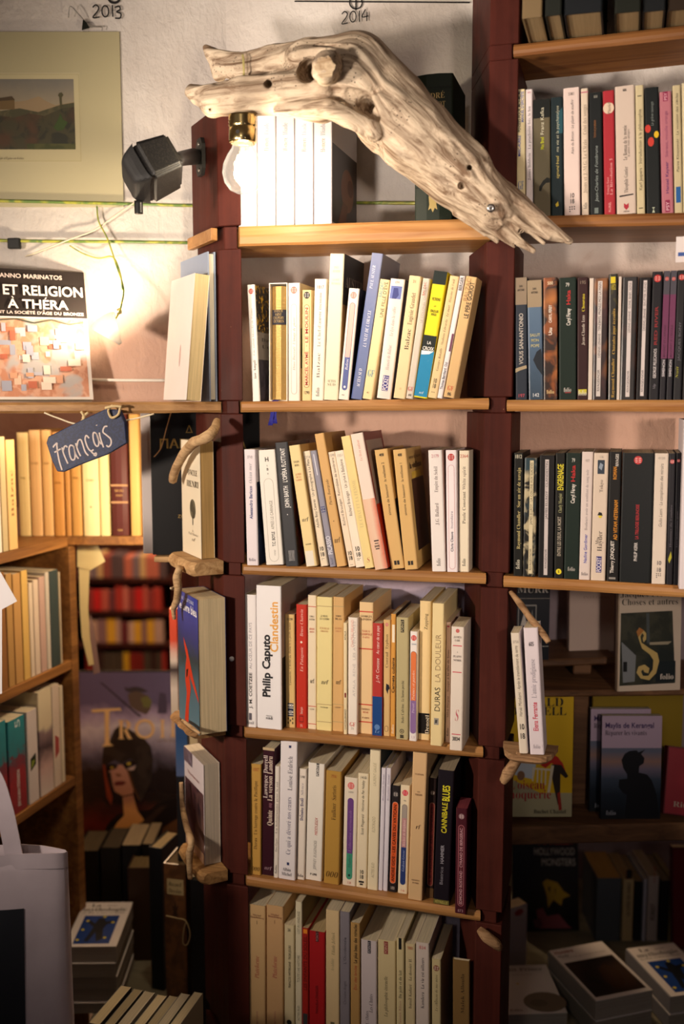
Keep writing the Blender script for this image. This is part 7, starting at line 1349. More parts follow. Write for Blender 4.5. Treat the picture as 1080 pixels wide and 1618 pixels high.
# warrior album
ax0, ax1, ay0, ay1 = 126, 316, 1068, 1323
u = lambda px: (px - ax0) / (ax1 - ax0); v = lambda py: (ay1 - py) / (ay1 - ay0)
pl_ = lambda *pts: [(min(.995, max(.005, u(110 + x / 5.58))), min(.995, max(.006, v(1050 + y / 5.58)))) for x, y in pts]
skyg = m_grad([(0, '2E1410'), (.12, '6A2418'), (.3, '221816'), (.5, '2A2222'), (.6, '6A6478'), (.72, 'B0A8C0'), (.82, 'E6DEEA'), (.9, 'BCACD0'), (1, '72688C')], 2, .335, .22, 14, .25, off=.03)
skin = m_grad([(0, 'D89448'), (.3, 'DCA060'), (.45, 'B07A5C'), (1, 'D0A090')], 2, .22, .25, 20, .3)
it = [('poly', skyg, rect(0.005, .005, .995, .995)), ('poly', '3A3440', pl_((270, 190), (300, 200), (600, 455), (640, 480), (620, 490), (580, 460))),
      ('poly', '6A5A50', pl_((520, 300), (560, 270), (600, 260), (650, 290), (700, 310), (730, 360), (715, 430), (680, 470), (600, 440), (540, 400))), ('poly', '7A7A4A', pl_((630, 330), (690, 310), (730, 350), (715, 410), (660, 410))),
      ('poly', '4A4248', pl_((490, 230), (520, 245), (580, 230), (640, 240), (700, 270), (650, 280), (600, 270), (540, 280), (500, 265))), ('poly', '5A5068', pl_((800, 280), (850, 290), (865, 380), (860, 460), (780, 460), (790, 350))),
      ('poly', '1E1614', pl_((300, 1560), (330, 1420), (420, 1330), (500, 1300), (700, 1290), (800, 1220), (960, 1190), (1150, 1250), (1150, 1560))),
      ('poly', skin, pl_((350, 1520), (420, 1400), (480, 1340), (470, 1180), (560, 1160), (600, 1300), (660, 1380), (560, 1520))), ('poly', m_grad([(0, '5A3A20'), (1, '8A5A2E')], 2, .2, .3, 20), pl_((780, 1520), (830, 1440), (940, 1370), (1150, 1400), (1150, 1520))),
      ('poly', '3A2A22', pl_((590, 1500), (640, 1390), (800, 1260), (860, 1250), (720, 1400), (650, 1510))), ('poly', '5A3A28', ell(u(110 + 640 / 5.58), v(1050 + 1440 / 5.58), .045, .03)),
      ('poly', '8A3A20', pl_((290, 860), (310, 830), (330, 1000), (380, 1180), (370, 1250), (330, 1180))), ('poly', m_speckle('2A221E', '3A302A', None, 20, .5), pl_((290, 900), (300, 760), (360, 690), (400, 600), (450, 560), (540, 600), (650, 660), (720, 740), (740, 860), (720, 1040), (630, 1220), (560, 1080), (520, 950), (600, 900), (540, 850), (460, 890), (400, 860), (330, 900))),
      ('poly', skin, pl_((345, 960), (400, 930), (440, 900), (470, 900), (500, 940), (520, 960), (570, 1080), (560, 1150), (470, 1170), (400, 1130), (375, 1050))), ('poly', 'C8B0A8', pl_((510, 935), (590, 905), (570, 945), (525, 950))), ('poly', '1A1210', pl_((330, 900), (400, 895), (430, 920), (400, 940), (345, 945))), ('poly', '1A1210', pl_((470, 900), (540, 860), (600, 890), (540, 905), (500, 930))),
      ('poly', 'D8C04A', pl_((505, 885), (545, 878), (540, 900), (515, 902))), ('poly', 'C8A83A', pl_((365, 918), (390, 915), (388, 932), (368, 934))), ('poly', '6A2E2A', pl_((390, 1060), (420, 1042), (480, 1040), (505, 1055), (470, 1078), (410, 1080))), ('poly', '8A5A44', pl_((405, 975), (450, 975), (465, 1000), (420, 1005))),
      ('poly', '5A3A22', pl_((510, 950), (530, 940), (570, 1080), (630, 1220), (600, 1190), (560, 1100))), ('poly', '2A1E18', pl_((345, 965), (365, 960), (385, 1080), (370, 1120), (350, 1050))),
      ('poly', 'FFDA9A', pl_((200, 445), (205, 425), (330, 418), (455, 412), (465, 440), (440, 432), (360, 440), (355, 560), (360, 715), (395, 735), (290, 745), (315, 715), (318, 600), (315, 445), (225, 450))),
      ('text', 'R', u(110 + 425 / 5.58), v(1050 + 680 / 5.58), .118, 'FFD898', 'serif', u(110 + 560 / 5.58) - u(110 + 425 / 5.58), 'l'), ('text', 'O', u(110 + 570 / 5.58), v(1050 + 675 / 5.58), .118, 'FFD898', 'sans', .185, 'l'), ('text', 'I', u(110 + 795 / 5.58), v(1050 + 668 / 5.58), .112, 'FFD898', 'serif', .055, 'l'), ('text', 'E', u(110 + 885 / 5.58), v(1050 + 662 / 5.58), .112, 'FFD898', 'serif', .1, 'l'), ('text', 'LE PEUPLE DE LA MER', .82, v(1050 + 700 / 5.58), .012, '8A7A6A', 'sans', .34)]
face_book(ax0, ax1, ay0, ay1, 2.31, .014, '17120F', 'large glossy album with golden TROIE title and a helmeted warrior', it, back=math.radians(5), hard=True, front=m_flat('17120F', .2, .5), pages='A89878', group=None)
zal = ah(200, ay1, 2.31).z
# box it stands on and row of dark books in front
tag(MB().box((0, 0, 0), (.26, .16, zal - ZT - .0035), m_wood('dark_box_wood', '3A2A1E', '22180F', 'x', .6)).build('wooden_box', None, mw_of(Vector((ah(128, 1320, 2.295).x, ah(128, 1320, 2.295).y, ZT + .0006)), RT, -NC, ZV), bevel=.002), 'dark wooden box under the large warrior album', 'box')
rf = random.Random(4)
for i, (xl, xr, yt, c, pg) in enumerate([(98, 122, 1352, '1A1816', '4A4438'), (124, 160, 1345, '171613', '6A5E48'), (163, 194, 1340, '1C1A17', '5A5040'), (196, 226, 1336, '15171A', 'B8A684'), (228, 246, 1334, '191716', 'A89878')]):
    d = 2.155; p, q = ah(xl, 1500, d), ah(xr, 1500, d)
    book(mw_of(Vector(((p.x + q.x) / 2, (p.y + q.y) / 2, ZT + .0006)), RT, -NC, ZV), (q - p).dot(RT) - .0008, ah(xl, yt, d).z - ZT, .115, c, 'black book, %s from left in the row below the warrior album' % ORDN[i], pages=pg, group='dark books below the warrior album', hard=i < 3)
p = ah(219, 1366, 2.08)
book(mw_of(Vector((p.x, p.y, ZT + .0006)), RT, -NC, ZV) , .050, ah(219, 1372, 2.08).z - ZT, .065, '3E2A1C', 'brown worn book standing in front of the black row', pages='7A6A4A', hard=True)
bk = lambda px, d, yaw, w, yt, dd, c, label, **k: book(mw_of(Vector((ah(px, 1500, d).x, ah(px, 1500, d).y, ZT + .0006)), Matrix.Rotation(yaw, 3, 'Z') @ RT, Matrix.Rotation(yaw, 3, 'Z') @ -NC, ZV), w, ah(px, yt, d).z - ZT, dd, c, label, hard=True, **k)
bk(248, 1.97, -.30, .030, 1340, .085, '14161A', 'tall black box file with pale top left of the ribboned portfolio', pages='B8A47A', front='15171A')
bk(278, 1.86, -.22, .046, 1366, .09, m_speckle('6A4424', '5A3A20', '4A2E18', 60, .5), 'brown leather portfolio with paper label and tied ribbon', front='17130F', pages='5A4A34', dec=[('b', .268, .300, 'A89468', -.72, .8), ('h', 'Recueil', .290, .009, .6, '4A3A24', 'ital'), ('h', 'Dessins', .276, .009, .6, '4A3A24', 'ital'), ('p', '3A2614', [(a, b + .042) for a, b in ((-.1, .20), (0, .212), (.1, .20), (.3, .205), (.14, .19), (.3, .178), (.1, .185), (0, .172), (-.1, .185), (-.3, .178), (-.14, .19), (-.3, .205))])])
P9 = lambda px, py: ah(px, py, 1.842)
tag(tube('tied_ribbon', [P9(262, 1447), P9(280, 1451), P9(293, 1455), P9(300, 1475), P9(296, 1492), P9(289, 1490), P9(290, 1470), P9(294, 1456)], .0012, m_flat('A8946A', .7), None, 6), 'thin pale cord tied around the brown portfolio', 'cord')
# blue and cream books between the passage and the post
zz_ = lambda px, py, o, a: at_p(px, py, Vector((XA, YF, 0)) + N43 * o + U43 * a, N43)
def lean_book(px0, px1, ytop, d, c, label, z=None, **k):
    z = z or ZT + .0006; a, b = ah(px0, 1380, d), ah(px1, 1380, d); book(mw_of(Vector(((a.x + b.x) / 2, (a.y + b.y) / 2, z)), RT, -NC, ZV), (b - a).dot(RT), ah(px0, ytop, d).z - z, .05, c, label, **k); return ah(px0, ytop, d).z
zpf = ah(278, 1366, 1.86).z + .0008
bk(317, 1.84, -.20, .040, 1392, .07, '121113', 'plain black box file right of the ribboned portfolio', pages='3A3630')
zbl = lean_book(281, 300, 1134, 1.875, m_grad([(0, '14151A'), (.69, '18191E'), (.70, '5A6A92'), (.86, '41618E'), (1, '2E5080')], 2, .25, .04, 20, off=0), 'tall blue and black narrow album behind the blue arm paperback', z=zpf)
lean_book(303, 316, 1162, 1.855, 'CDB68A', 'tall cream narrow album behind the painted paperback', pages='CDB68A', z=ah(317, 1392, 1.84).z + .0008)
lean_book(275, 287, 962, 1.875, m_grad([(0, 'C8B8A0'), (.3, 'D8C8B8'), (.5, '3A2A2A'), (.6, 'D8C8B8'), (.8, 'C84A30'), (1, 'C84A30')], 2, .19, .1, 20), 'narrow red and white book behind the knotted twig', z=zbl + .0006)
# stack of mythology paperbacks, left
def flat_stack(px, py, zt, yaw, W, D, ths, cols, label, items, group):
    """Paperbacks lying flat in a pile; PX, PY: where the far right corner of the top cover shows."""
    c = at_z(px, py, zt); ex, ey = Matrix.Rotation(yaw, 3, 'Z') @ RT, Matrix.Rotation(yaw, 3, 'Z') @ -NC; z = zt
    for i, t in enumerate(ths):
        ox_ = (.002 * (i % 2), .003 * ((i * 2) % 3 - 1)) if i else (0, 0)
        # local x up, y from spine (left) to fore-edge (right), z towards the far edge
        o = c - ex * (W + ox_[0]) - ey * (D + ox_[1]); o.z = z - t / 2
        m = mw_of(o, ZV, ex, -ex.cross(ZV) * 1.0 if False else ey, )
        r = book(m, t - .0006, D, W, cols[i % len(cols)], label[i], group=group if i else None, front='E2DEDC', pages='9A9488' if i else 'A8A298')
        if i == 0: picture(r, Vector(((t - .0006) / 2, 0, 0)), Vector((0, 1, 0)), ZV, W, D, items)
        z -= t + .0002
    return z
myth = [('text', 'La', .30, .885, .07, '1E2420', 'serif', .2), ('text', 'mythologie', .5, .785, .075, '1E2420', 'serif', .86), ('text', 'Ses dieux, ses héros, ses légendes', .5, .73, .024, '2A302C', 'serif', .84), ('text', 'Edith Hamilton', .62, .90, .022, '2A302C', 'serif', .2), ('poly', '173E86', rect(.16, .06, .84, .68)),
        ('poly', '10161E', [(.42, .10), (.50, .30), (.58, .10), (.68, .16), (.62, .38), (.66, .48), (.78, .52), (.74, .56), (.62, .54), (.56, .62), (.46, .62), (.42, .50), (.30, .58), (.28, .52), (.42, .42), (.38, .24), (.34, .12)])] + [('poly', 'D8C83A', ell(x, y, .035, .022, 7)) for x, y in ((.26, .56), (.56, .645), (.76, .52), (.24, .36), (.72, .18), (.22, .14))]
nb = 5
flat_stack(210, 1425, .405, 0.02, .108, .178, [.034, .030, .028, .026, .023], ['8A857C', '77726A', '8A857C'], ['white paperback on mythology, topmost of the left table stack'] + ['%s paperback from top in the left table stack' % k for k in ('second', 'third', 'fourth', 'lowest')], myth, 'paperbacks in the left table stack')
# leaning rows of books at the bottom edge
YC = 1.235
for i, (px, yt, wp_, c) in enumerate([(140, 1616, 17, '3A3226'), (162, 1622, 14, '2A2620'), (180, 1626, 16, '8A8478'), (201, 1632, 15, '5A5448'), (221, 1634, 13, '6A6250'), (240, 1630, 15, '4A463A'), (262, 1628, 14, '7A7462')]):
    o = at(px, yt, YC); o2 = at(px + wp_, yt, YC); h = .17 - .002 * (i % 3)
    book(Matrix.Translation(((o.x + o2.x) / 2, YC, o.z - h)), o2.x - o.x, h, .10, c, 'paperback seen mostly by its top, %s from left at the bottom edge' % ORDN[i], pages=('A89C7E', '8A8066', '9A927E')[i % 3], group='paperbacks at the bottom edge')
zmin = min(at(140 + 20 * i, yt, YC).z - .17 for i, yt in enumerate((1616, 1622, 1626, 1632, 1634, 1630, 1628)))
ca, cb = at(138, 1634, YC).x, at(280, 1634, YC).x
tr = empty('book_crate', Matrix.Translation((ca, YC - .012, 0)), 'low dark crate holding the paperbacks at the bottom edge', 'crate')
dk = m_wood('dark_crate_wood', '3A2C20', '241A12', 'x', .6); cw = cb - ca
for nm_, lo, hi in (('bottom', (0, 0, .001), (cw, .125, zmin - .004)), ('side', (-.006, 0, .001), (-.0005, .125, zmin + .05)), ('side', (cw + .0005, 0, .001), (cw + .006, .125, zmin + .05))):
    MB().box(lo, hi, dk).build(nm_, tr, bevel=.0015, seg=1)

# tote bag
bag_m = m_cloth('AFA3AA', 'tote_canvas')
dB = 1.36
bag = empty('tote_bag', Matrix.Translation(Vector((ah(0, 1700, dB).x, ah(0, 1700, dB).y, 0))), 'pale canvas tote bag with a navy printed panel, standing at the bottom left', 'bag')
bo = bag.location; XB0, XB1 = (ah(-190, 1400, dB) - bo).dot(RT), (ah(115, 1400, dB) - bo).dot(RT); ztop = ah(60, 1345, dB).z; zbot = .02
nx, nz = 26, 34; vs = []; fs = []
def bagp(i, j, side):
    s_, t = i / nx, j / nz; x = XB0 + (XB1 - XB0) * s_; bul = .050 * math.sin(math.pi * s_) ** .6 * (.35 + .65 * math.sin(math.pi * min(1, (1 - t) * .8 + .02)))
    wr = .0035 * noise.noise(Vector((x * 16, t * 9, side * 3))) + .002 * noise.noise(Vector((x * 40, t * 22, 5)))
    z = zbot + (ztop - zbot) * t + (.003 * math.sin(x * 30) if j == nz else 0)
    return RT * (x - .006 * t * (s_ > .98)) + NC * (side * bul + wr) + ZV * z
for side in (1, -1):
    b0 = len(vs); vs += [bagp(i, j, side) for j in range(nz + 1) for i in range(nx + 1)]
    for j in range(nz):
        for i in range(nx):
            q = (b0 + j * (nx + 1) + i, b0 + j * (nx + 1) + i + 1, b0 + (j + 1) * (nx + 1) + i + 1, b0 + (j + 1) * (nx + 1) + i); fs.append(q if side == 1 else q[::-1])
mb = MB(); mb.add(vs, fs, bag_m); body = mb.build('body', bag, smooth=True)
sd = body.modifiers.new('cloth', 'SOLIDIFY'); sd.thickness = .0012
i0, i1, j1 = 4, 20, 0
lo_x = (ah(40, 1400, dB) - bo).dot(RT); i1 = int((lo_x - XB0) / (XB1 - XB0) * nx + .5); jt = int((ah(0, 1413, dB).z - zbot) / (ztop - zbot) * nz + .5); jb = int((ah(0, 1612, dB).z - zbot) / (ztop - zbot) * nz)
pv = []; pf = []
for j in range(jb, jt + 1):
    for i in range(i0, i1 + 1): pv.append(bagp(i, j, 1) + NC * .0016)
w_ = i1 - i0 + 1
for j in range(jt - jb):
    for i in range(w_ - 1): pf.append((j * w_ + i, j * w_ + i + 1, (j + 1) * w_ + i + 1, (j + 1) * w_ + i))
mb = MB(); mb.add(pv, pf, m_flat('15181F', .8)); mb.build('printed_panel', bag, smooth=True)
for off in (.010, -.012):
    pts = [ah(x, y, dB - off) - bo for x, y in ((22, 1352), (16, 1320), (6, 1275), (-12, 1225), (-45, 1200), (-80, 1225), (-100, 1290), (-106, 1352))]
    P_s = smooth_path(pts, 6); vv = []; 
    for i, p_ in enumerate(P_s):
        tg = (P_s[min(i + 1, len(P_s) - 1)] - P_s[max(i - 1, 0)]).normalized(); sd_ = tg.cross(NC).normalized() * .0125
        vv += [p_ - sd_ + NC * .001, p_ + sd_ + NC * .001, p_ + sd_ - NC * .001, p_ - sd_ - NC * .001]
    mb = MB(); mb.add(vv, [(4 * i + a, 4 * i + (a + 1) % 4, 4 * i + 4 + (a + 1) % 4, 4 * i + 4 + a) for i in range(len(P_s) - 1) for a in range(4)], bag_m); mb.build('handle', bag, smooth=False)
hem = MB(); hem.add([bagp(i, nz, 1) + NC * .0018 + ZV * dz for dz in (-.022, .0008) for i in range(nx + 1)], [(i, i + 1, nx + 2 + i, nx + 1 + i) for i in range(nx)], bag_m); hem.build('hem', bag, smooth=True)

# ------------------------------------------------------------------ lower right: recess shelves
old = m_wood('old_dark_pine', '7A5638', '4E3420', 'x', .6)
def rshelf(pxl, pxr, yl, yr, d, th, dep, label, m=old):
    a, b = ah(pxl, yl, d), ah(pxr, yr, d); n_ = 10; vs = []; k = 6
    for i in range(n_ + 1):
        p = a.lerp(b, i / n_); w = .0012 * noise.noise(Vector((i * .7, d * 9, 2)))
        for dy, dz in ((.003, 0), (0, -.003), (w, -th + .003), (.003, -th), (dep, -th), (dep, 0)): vs.append(p - NC * dy + ZV * dz)
    mb = MB(); mb.add(vs, [(i * k + q, i * k + (q + 1) % k, (i + 1) * k + (q + 1) % k, (i + 1) * k + q) for i in range(n_) for q in range(k)] + [tuple(range(k)), tuple(n_ * k + q for q in range(k - 1, -1, -1))], m)
    tag(mb.build('recess_shelf'), label, 'shelf'); return (a.z + b.z) / 2, a, b
za, a1, b1 = rshelf(770, 972, 1046, 1038, 1.790, .014, .148, 'short thin shelf in the recess under a blank cream cover')
zb_, a2, b2 = rshelf(770, 1240, 1093, 1087, 1.735, .012, .200, 'thin long shelf in the recess under the spiral-picture paperback')
zc_, a3, b3 = rshelf(770, 1240, 1309, 1296, 1.715, .034, .222, 'thick old board in the recess under the parrot book')
mb = MB(); mb.box((0, 0, 0), (.030, .03, 1.0), old)
for (px, zlo, zhi) in ((903, zc_ + .001, zb_ - .014),):
    q = MB(); q.box((0, 0, zlo), (.029, .03, zhi), old); p = ah(px, 1200, 1.80); tag(q.build('recess_upright', None, mw_of(Vector((p.x, p.y, 0)), RT, -NC, ZV), bevel=.002, seg=1), 'rough wooden upright between the parrot book and the silhouette paperback', 'upright')
q = MB(); q.box((0, 0, zb_ + .001), (.034, .03, za - .016), old); p = ah(905, 1070, 1.83); tag(q.build('recess_upright', None, mw_of(Vector((p.x, p.y, 0)), RT, -NC, ZV), bevel=.002, seg=1), 'short dark wooden block between the two thin recess shelves', 'upright')
# books there
face_book(812, 866, 925, 1043, 1.77, .014, '11151E', 'navy paperback with white triangle picture, right of the tall post', [('poly', 'C8C8C0', rect(.3, .18, 1, .185)), ('poly', 'A8A49A', rect(.0, .82, 1, .825)), ('poly', '8A8A86', rect(.08, .42, .62, .74)), ('poly', '1A1E26', rect(.11, .44, .59, .72)), ('poly', 'C8C4BC', [(.16, .46), (.34, .46), (.27, .66)]), ('poly', '6A6A6A', [(.38, .46), (.54, .46), (.5, .68)]), ('text', 'MURR', .5, .9, .09, 'D8D4CC', 'serif', .9)], front=m_flat('11151E', .3, .5), z=zb_ + .05 if False else None, pages='B8AFA0')
face_book(898, 969, 905, 1037, 1.845, .02, 'B8A498', 'blank cream cover standing on the short thin recess shelf', [('text', 'LÉON', .62, .83, .06, '8A7668', 'serif', .5), ('text', 'INTÉGRAL', .6, .62, .03, '9A8678', 'serif', .6)], back=math.radians(4), front=m_flat('B3A096', .4), z=za)
t1 = lambda x, y: ((x - 742) / 324, (588 - y) / 562)
it = [('text', 'Jacques Prévert', .48, .835, .04, '2A2420', 'serif', .9), ('text', 'Choses et autres', .5, .765, .055, '1E1A18', 'serif', .9), ('poly', m_speckle('2A2E26', '3A3C30', '1E2624', 30, .5), [t1(752, 560), t1(1040, 552), t1(1020, 190), t1(755, 198)]),
      ('poly', '7A8084', [t1(760, 340), t1(835, 410), t1(830, 540), t1(770, 545)]), ('poly', '15181A', [t1(770, 440), t1(790, 440), t1(790, 490), t1(770, 490)]), ('poly', '1A2428', [t1(930, 440), t1(1040, 440), t1(1040, 540), t1(940, 545)]), ('poly', '9A927C', [t1(900, 345), t1(1020, 342), t1(1000, 358), t1(905, 358)]), ('poly', '4A5254', [t1(885, 200), t1(900, 200), t1(905, 350), t1(890, 350)]),
      ('poly', 'BFA768', [t1(845, 320), t1(850, 290), t1(870, 282), t1(886, 300), t1(886, 330), t1(872, 345), t1(868, 325), t1(875, 310), t1(865, 298), t1(856, 315), t1(862, 345), t1(900, 372), t1(945, 400), t1(955, 440), t1(940, 500), t1(905, 535), t1(860, 525), t1(838, 495), t1(848, 465), t1(880, 455), t1(905, 475), t1(900, 500), t1(880, 495), t1(872, 480), t1(862, 490), t1(872, 512), t1(900, 512), t1(922, 480), t1(925, 435), t1(905, 405), t1(865, 375)]),
      ('poly', 'A8703A', [t1(835, 290), t1(850, 270), t1(875, 285), t1(860, 300), t1(845, 318)]), ('text', 'folio', .78, .10, .05, 'D8D0C4', 'serif', .22)]
face_book(975, 1077, 908, 1085, 1.72, .014, 'BCA890', 'white paperback with golden spiral picture, partly under the fourth right shelf', it, yaw=math.radians(5), front=m_flat('C8BAA8', .45), z=zb_, back=math.radians(3))
P5 = lambda x, y: ((740 + x / 3.176 - 800) / 102, (1304 - (1110 + y / 3.176)) / 186)
it = [('poly', 'C4A21C', rect(0, 0, 1, 1)), ('poly', m_speckle('8A8A6A', '9A9478', None, 30, .5), [P5(190, 420), P5(400, 520), P5(400, 612), P5(190, 612)]), ('poly', '9A9678', rect(0, 0, 1, .2)), ('poly', 'A8B4C0', [P5(200, 280), P5(250, 275), P5(310, 290), P5(335, 340), P5(320, 430), P5(270, 420), P5(200, 400)]), ('poly', '7A5A44', ell(*P5(258, 412), .06, .04)),
      ('poly', 'A8281E', [P5(326, 275), P5(345, 263), P5(380, 272), P5(405, 300), P5(440, 320), P5(465, 350), P5(480, 390), P5(440, 370), P5(410, 350), P5(380, 375), P5(355, 360), P5(350, 330), P5(335, 300)]), ('poly', 'D8CCC0', [P5(330, 272), P5(350, 270), P5(356, 290), P5(340, 300)]), ('poly', '1A1614', [P5(328, 280), P5(336, 285), P5(334, 305)]),
      ('poly', '2A221E', [P5(410, 355), P5(460, 360), P5(495, 415), P5(480, 425), P5(455, 400), P5(455, 500), P5(445, 560), P5(430, 500), P5(415, 430)]), ('poly', '8A2A20', [P5(440, 500), P5(455, 490), P5(465, 580), P5(450, 585)])] + [('poly', 'C8C0A8', [P5(x, 370 + (x - 315) * .1), P5(x + 7, 370 + (x - 315) * .1), P5(x + 5, 440 + (x - 315) * .3), P5(x - 2, 438 + (x - 315) * .3)]) for x in (315, 338, 358, 378)] + [('poly', 'C8C0A8', [P5(408, 360), P5(422, 362), P5(402, 500), P5(390, 495)]), ('poly', 'C8C0A8', [P5(315, 372), P5(410, 378), P5(408, 388), P5(315, 380)]),
      ('text', 'GERALD', .44, .925, .07, '1E1A12', 'serif', .82), ('text', 'DURRELL', .45, .85, .07, '1E1A12', 'serif', .88), ('text', 'L’oiseau', .30, .235, .075, '9A2A34', 'serif', .56), ('text', 'moquerie', .33, .155, .075, '9A2A34', 'serif', .7), ('text', 'Buchet Chastel', .66, .03, .035, '2A2420', 'serif', .5)]
face_book(800, 902, 1118, 1305, 1.745, .02, 'B89A1C', 'yellow book with a red parrot and chair on its cover', it, front=m_flat('C4A21C', .35, .4), z=zc_, back=math.radians(2))
face_book(931, 1072, 1118, 1303, 1.835, .014, '8A701C', 'large mustard yellow book behind the silhouette paperbacks', [('text', 'Nico Ingenopolis', .55, .925, .03, '4A3A12', 'serif', .34)], front=m_flat('8A7422', .4), z=zc_, back=math.radians(1))
P6 = lambda x, y: ((x - 660) / 300, (598 - y) / 503)
def sil(nm): 
    g = m_grad([(0, '14181E'), (.25, '1E2834'), (.42, '3A4658'), (.52, '6A6478'), (.6, '8A6E66'), (.7, '5E6478')], 2, .178, .05, 10, .3)
    return [('poly', g, rect(0, 0, 1, .69)), ('poly', 'A896AC', rect(0, .69, 1, 1)), ('poly', '12141A', [P6(790, 380), P6(770, 350), P6(760, 310), P6(775, 280), P6(800, 265), P6(835, 262), P6(845, 272), P6(878, 258), P6(858, 280), P6(875, 300), P6(872, 325), P6(850, 340), P6(848, 370), P6(890, 380), P6(915, 410), P6(940, 480), P6(955, 595), P6(780, 595), P6(790, 480), P6(770, 470), P6(748, 440), P6(750, 405), P6(790, 400)]),
            ('text', 'Maylis de Kerangal', .46, .885, .05, '3A2A5A', 'bold', .82), ('text', 'Réparer les vivants', .40, .815, .048, '2A2434', 'serif', .70), ('text', 'folio', .17, .04, .045, '8A8E9A', 'serif', .17)]
face_book(948, 1042, 1140, 1300, 1.735, .014, '1A1E26', 'paperback with a dark head silhouette at sunset, front copy', sil('a'), front=m_flat('1A1E26', .3, .5), z=zc_, back=math.radians(3))
face_book(930, 1024, 1141, 1300, 1.768, .014, '1A1E26', 'paperback with a dark head silhouette, rear copy half hidden', sil('b'), front=m_flat('1A1E26', .3, .5), z=zc_, back=math.radians(3))
face_book(1046, 1140, 1208, 1306, 1.72, .02, '5A1620', 'dark red book leaning beside the silhouette paperbacks', [('poly', '8A2430', rect(.02, .02, .98, .98)), ('poly', '3A4A3A', rect(.5, .1, .9, .3)), ('text', 'Ritz', .3, .12, .08, 'A89A8A', 'serif', .3)], front=m_flat('6E1A26', .4), z=zc_ + .013, back=math.radians(14), roll=-.12)
# low right table
it = [('text', 'BOUELLET', .66, .845, .06, 'A83A30', 'bold', .56), ('text', 'HOLLYWOOD', .64, .74, .07, 'B8B4AC', 'sans', .62), ('text', 'MONSTERS', .7, .635, .07, 'B8B4AC', 'sans', .52), ('poly', 'B8962A', [(.46, .47), (.52, .50), (.68, .47), (.78, .38), (.88, .34), (.76, .31), (.74, .24), (.62, .30), (.54, .22), (.52, .34)]), ('poly', '2A2210', [(.54, .42), (.58, .43), (.56, .36)]), ('poly', '2A2210', [(.64, .40), (.66, .42), (.65, .34)]), ('poly', '8A4A54', [(.36, .20), (.46, .22), (.52, .14), (.70, .16), (.84, .05), (.9, .02), (.4, .02)]), ('poly', '6A3A48', [(.3, .1), (.42, .12), (.46, .04), (.34, .02)])]
face_book(808, 912, 1343, 1530, 2.20, .02, '101216', 'black comic book titled HOLLYWOOD MONSTERS with a yellow star shape', it, front=m_flat('101216', .3, .5), z=ZT, back=math.radians(9), H=.235, W=.155)
for i, (xl, xr, yt, c, pg, k) in enumerate([(940, 978, 1388, '4A525A', '9A7A44', {}), (981, 998, 1390, 'B09C74', '8A7452', dict(dec=[('p', '1A1816', [(-.5, .172), (.5, .172), (.5, .150), (-.5, .150)]), ('v', 'LE LIVRE DE SABLE', .06, .14, .3, '4A4030', 'bold', 0)])), (1000, 1012, 1393, '1A1C20', '7A6A50', {}), (1013, 1018, 1390, 'A8A8B8', '8A8476', {}), (1020, 1037, 1385, 'A89C98', '8E8270', dict(dec=[('v', 'Jeux de nuit', .14, .18, .34, '9A5A4A', 'ital', 0), ('v', 'FOREST', .05, .09, .4, '3A342E', 'bold', 0)])), (1040, 1054, 1392, '1C1A1C', '6E6250', {}), (1055, 1063, 1390, '8A7A4A', '7A6E58', {})]):
    d = 2.16; p, q = ah(xl, 1500, d), ah(xr, 1500, d)
    book(mw_of(Vector(((p.x + q.x) / 2, (p.y + q.y) / 2, ZT + .0006)), RT, -NC, ZV), (q - p).dot(RT) - .0006, ah(xl, yt, d).z - ZT, .135, c, '%s book, %s from left in the dim row on the right table' % (('slate grey', 'cream', 'black', 'thin lilac', 'pale', 'black', 'thin olive')[i], ORDN[i]), pages=pg, group='dim row on the right table', **k)
bk2 = face_book(1062, 1150, 1352, 1500, 2.12, .02, '4A1216', 'dark red cover leaning at the right frame edge above the stacks', [('poly', '5A161A', rect(.02, .02, .98, .98))], z=ZT, H=.23, W=.15, back=math.radians(7))
hom = [('text', 'Homère', .22, .90, .06, '9A4A40', 'bold', .34), ('text', 'Iliade', .16, .83, .045, '4A3A36', 'serif', .2), ('text', 'Traduction de Leconte de Lisle', .5, .80, .02, '6A6460', 'serif', .8), ('poly', m_speckle('1A1412', '2A1E16', '3E2A1A', 18, .5), rect(.06, .06, .94, .72)), ('poly', '4A3422', [(.5, .12), (.7, .2), (.8, .42), (.66, .6), (.5, .5), (.42, .3)])]
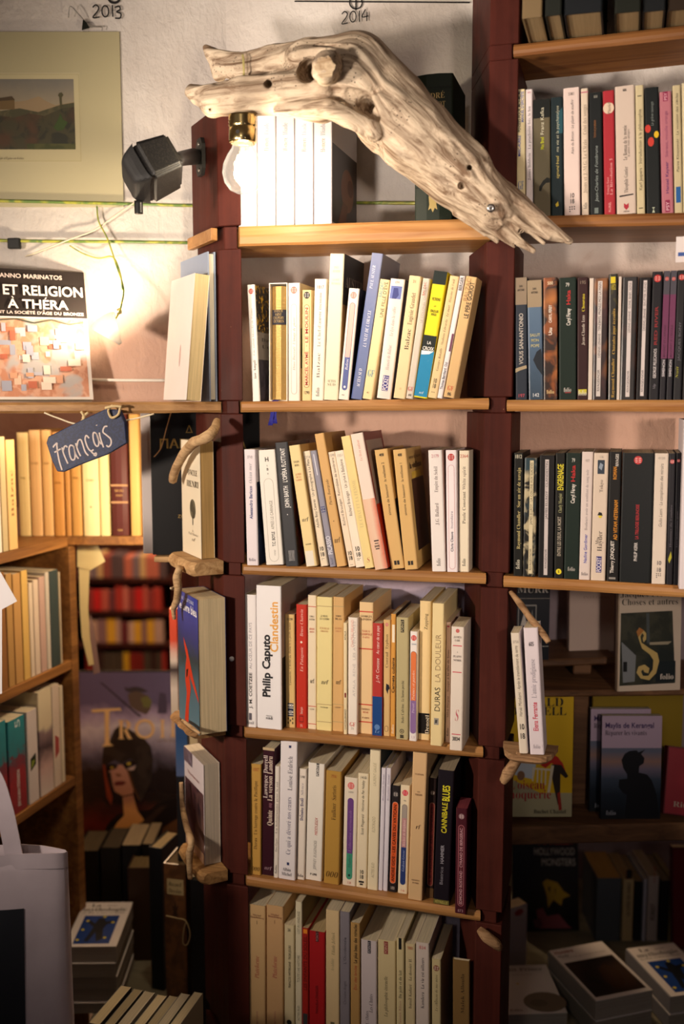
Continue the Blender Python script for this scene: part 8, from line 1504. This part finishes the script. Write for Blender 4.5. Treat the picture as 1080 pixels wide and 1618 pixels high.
flat_stack(950, 1487, .345, .30, .128, .185, [.040, .038], ['9A948A', '8A847A'], ['pale paperback with dark painting, topmost on the right table stack', 'second paperback under the dark painting one on the right table'], hom, None)
flat_stack(1063, 1489, .335, .22, .112, .176, [.036, .034], ['8A8A92', '7A7A82'], ['white paperback on mythology, topmost of the rightmost stack', 'second paperback in the rightmost stack on the right table'], myth, None)
pp = [('text', 'Le Petit Prince', .45, .875, .06, '3A3A42', 'serif', .9), ('text', 'Avec les dessins de l’auteur', .45, .78, .022, '6A6A70', 'ital', .5), ('poly', '7A6E5E', ell(.72, .22, .34, .2)), ('poly', '6A5E50', ell(.62, .2, .14, .07)), ('poly', 'C8A84A', ell(.18, .5, .03, .02)), ('poly', 'C8A84A', ell(.4, .6, .02, .015)), ('text', 'folio', .22, .05, .04, '5A3A3A', 'serif', .2)]
flat_stack(862, 1524, .318, .05, .125, .165, [.028, .026], ['A8A4A2', '8A8684'], ['white paperback with a grey planet, low beside the tall post', 'second paperback under the grey planet one'], pp, None)
# small bookmark stand beside it
c = at_z(820, 1530, .335)
face_book(796, 826, 1450, 1526, 2.02, .03, 'A8A2A6', 'pale standing booklet with red spot beside the black comic book', [('poly', '8A2A2E', ell(.62, .9, .2, .05))], z=ZT, H=.15, W=.06, yaw=.5)
# light at the right frame edge: small paper sign
sgn = empty('small_sign', Matrix.Translation(at(1078, 400, 1.45)), 'small white card with blue print hung at the right frame edge', 'card')
mb = MB(); mb.box((-.009, -.0006, -.012), (.03, .0006, .022), m_flat('E6DEDC', .5)); mb.build('card', sgn)
mb = MB(); mb.add([(-.006, -.0012, -.004), (.026, -.0012, -.004), (.026, -.0012, .001), (-.006, -.0012, .001)], [(0, 1, 2, 3)], m_flat('3A5AA0')); mb.build('print', sgn)
tube('card_string', [(.010, .0, .022), (.012, .01, .05), (.014, YF - 1.45 + .001, at(1078, 360, YF).z - at(1078, 400, 1.45).z)], .0007, m_flat('C8BCA8'), sgn, 6)

bpy.data.objects.remove(_fo); bpy.data.scenes.remove(_ts)
for o in list(SC.objects):
    if o.type == 'EMPTY' and not o.children: bpy.data.objects.remove(o)
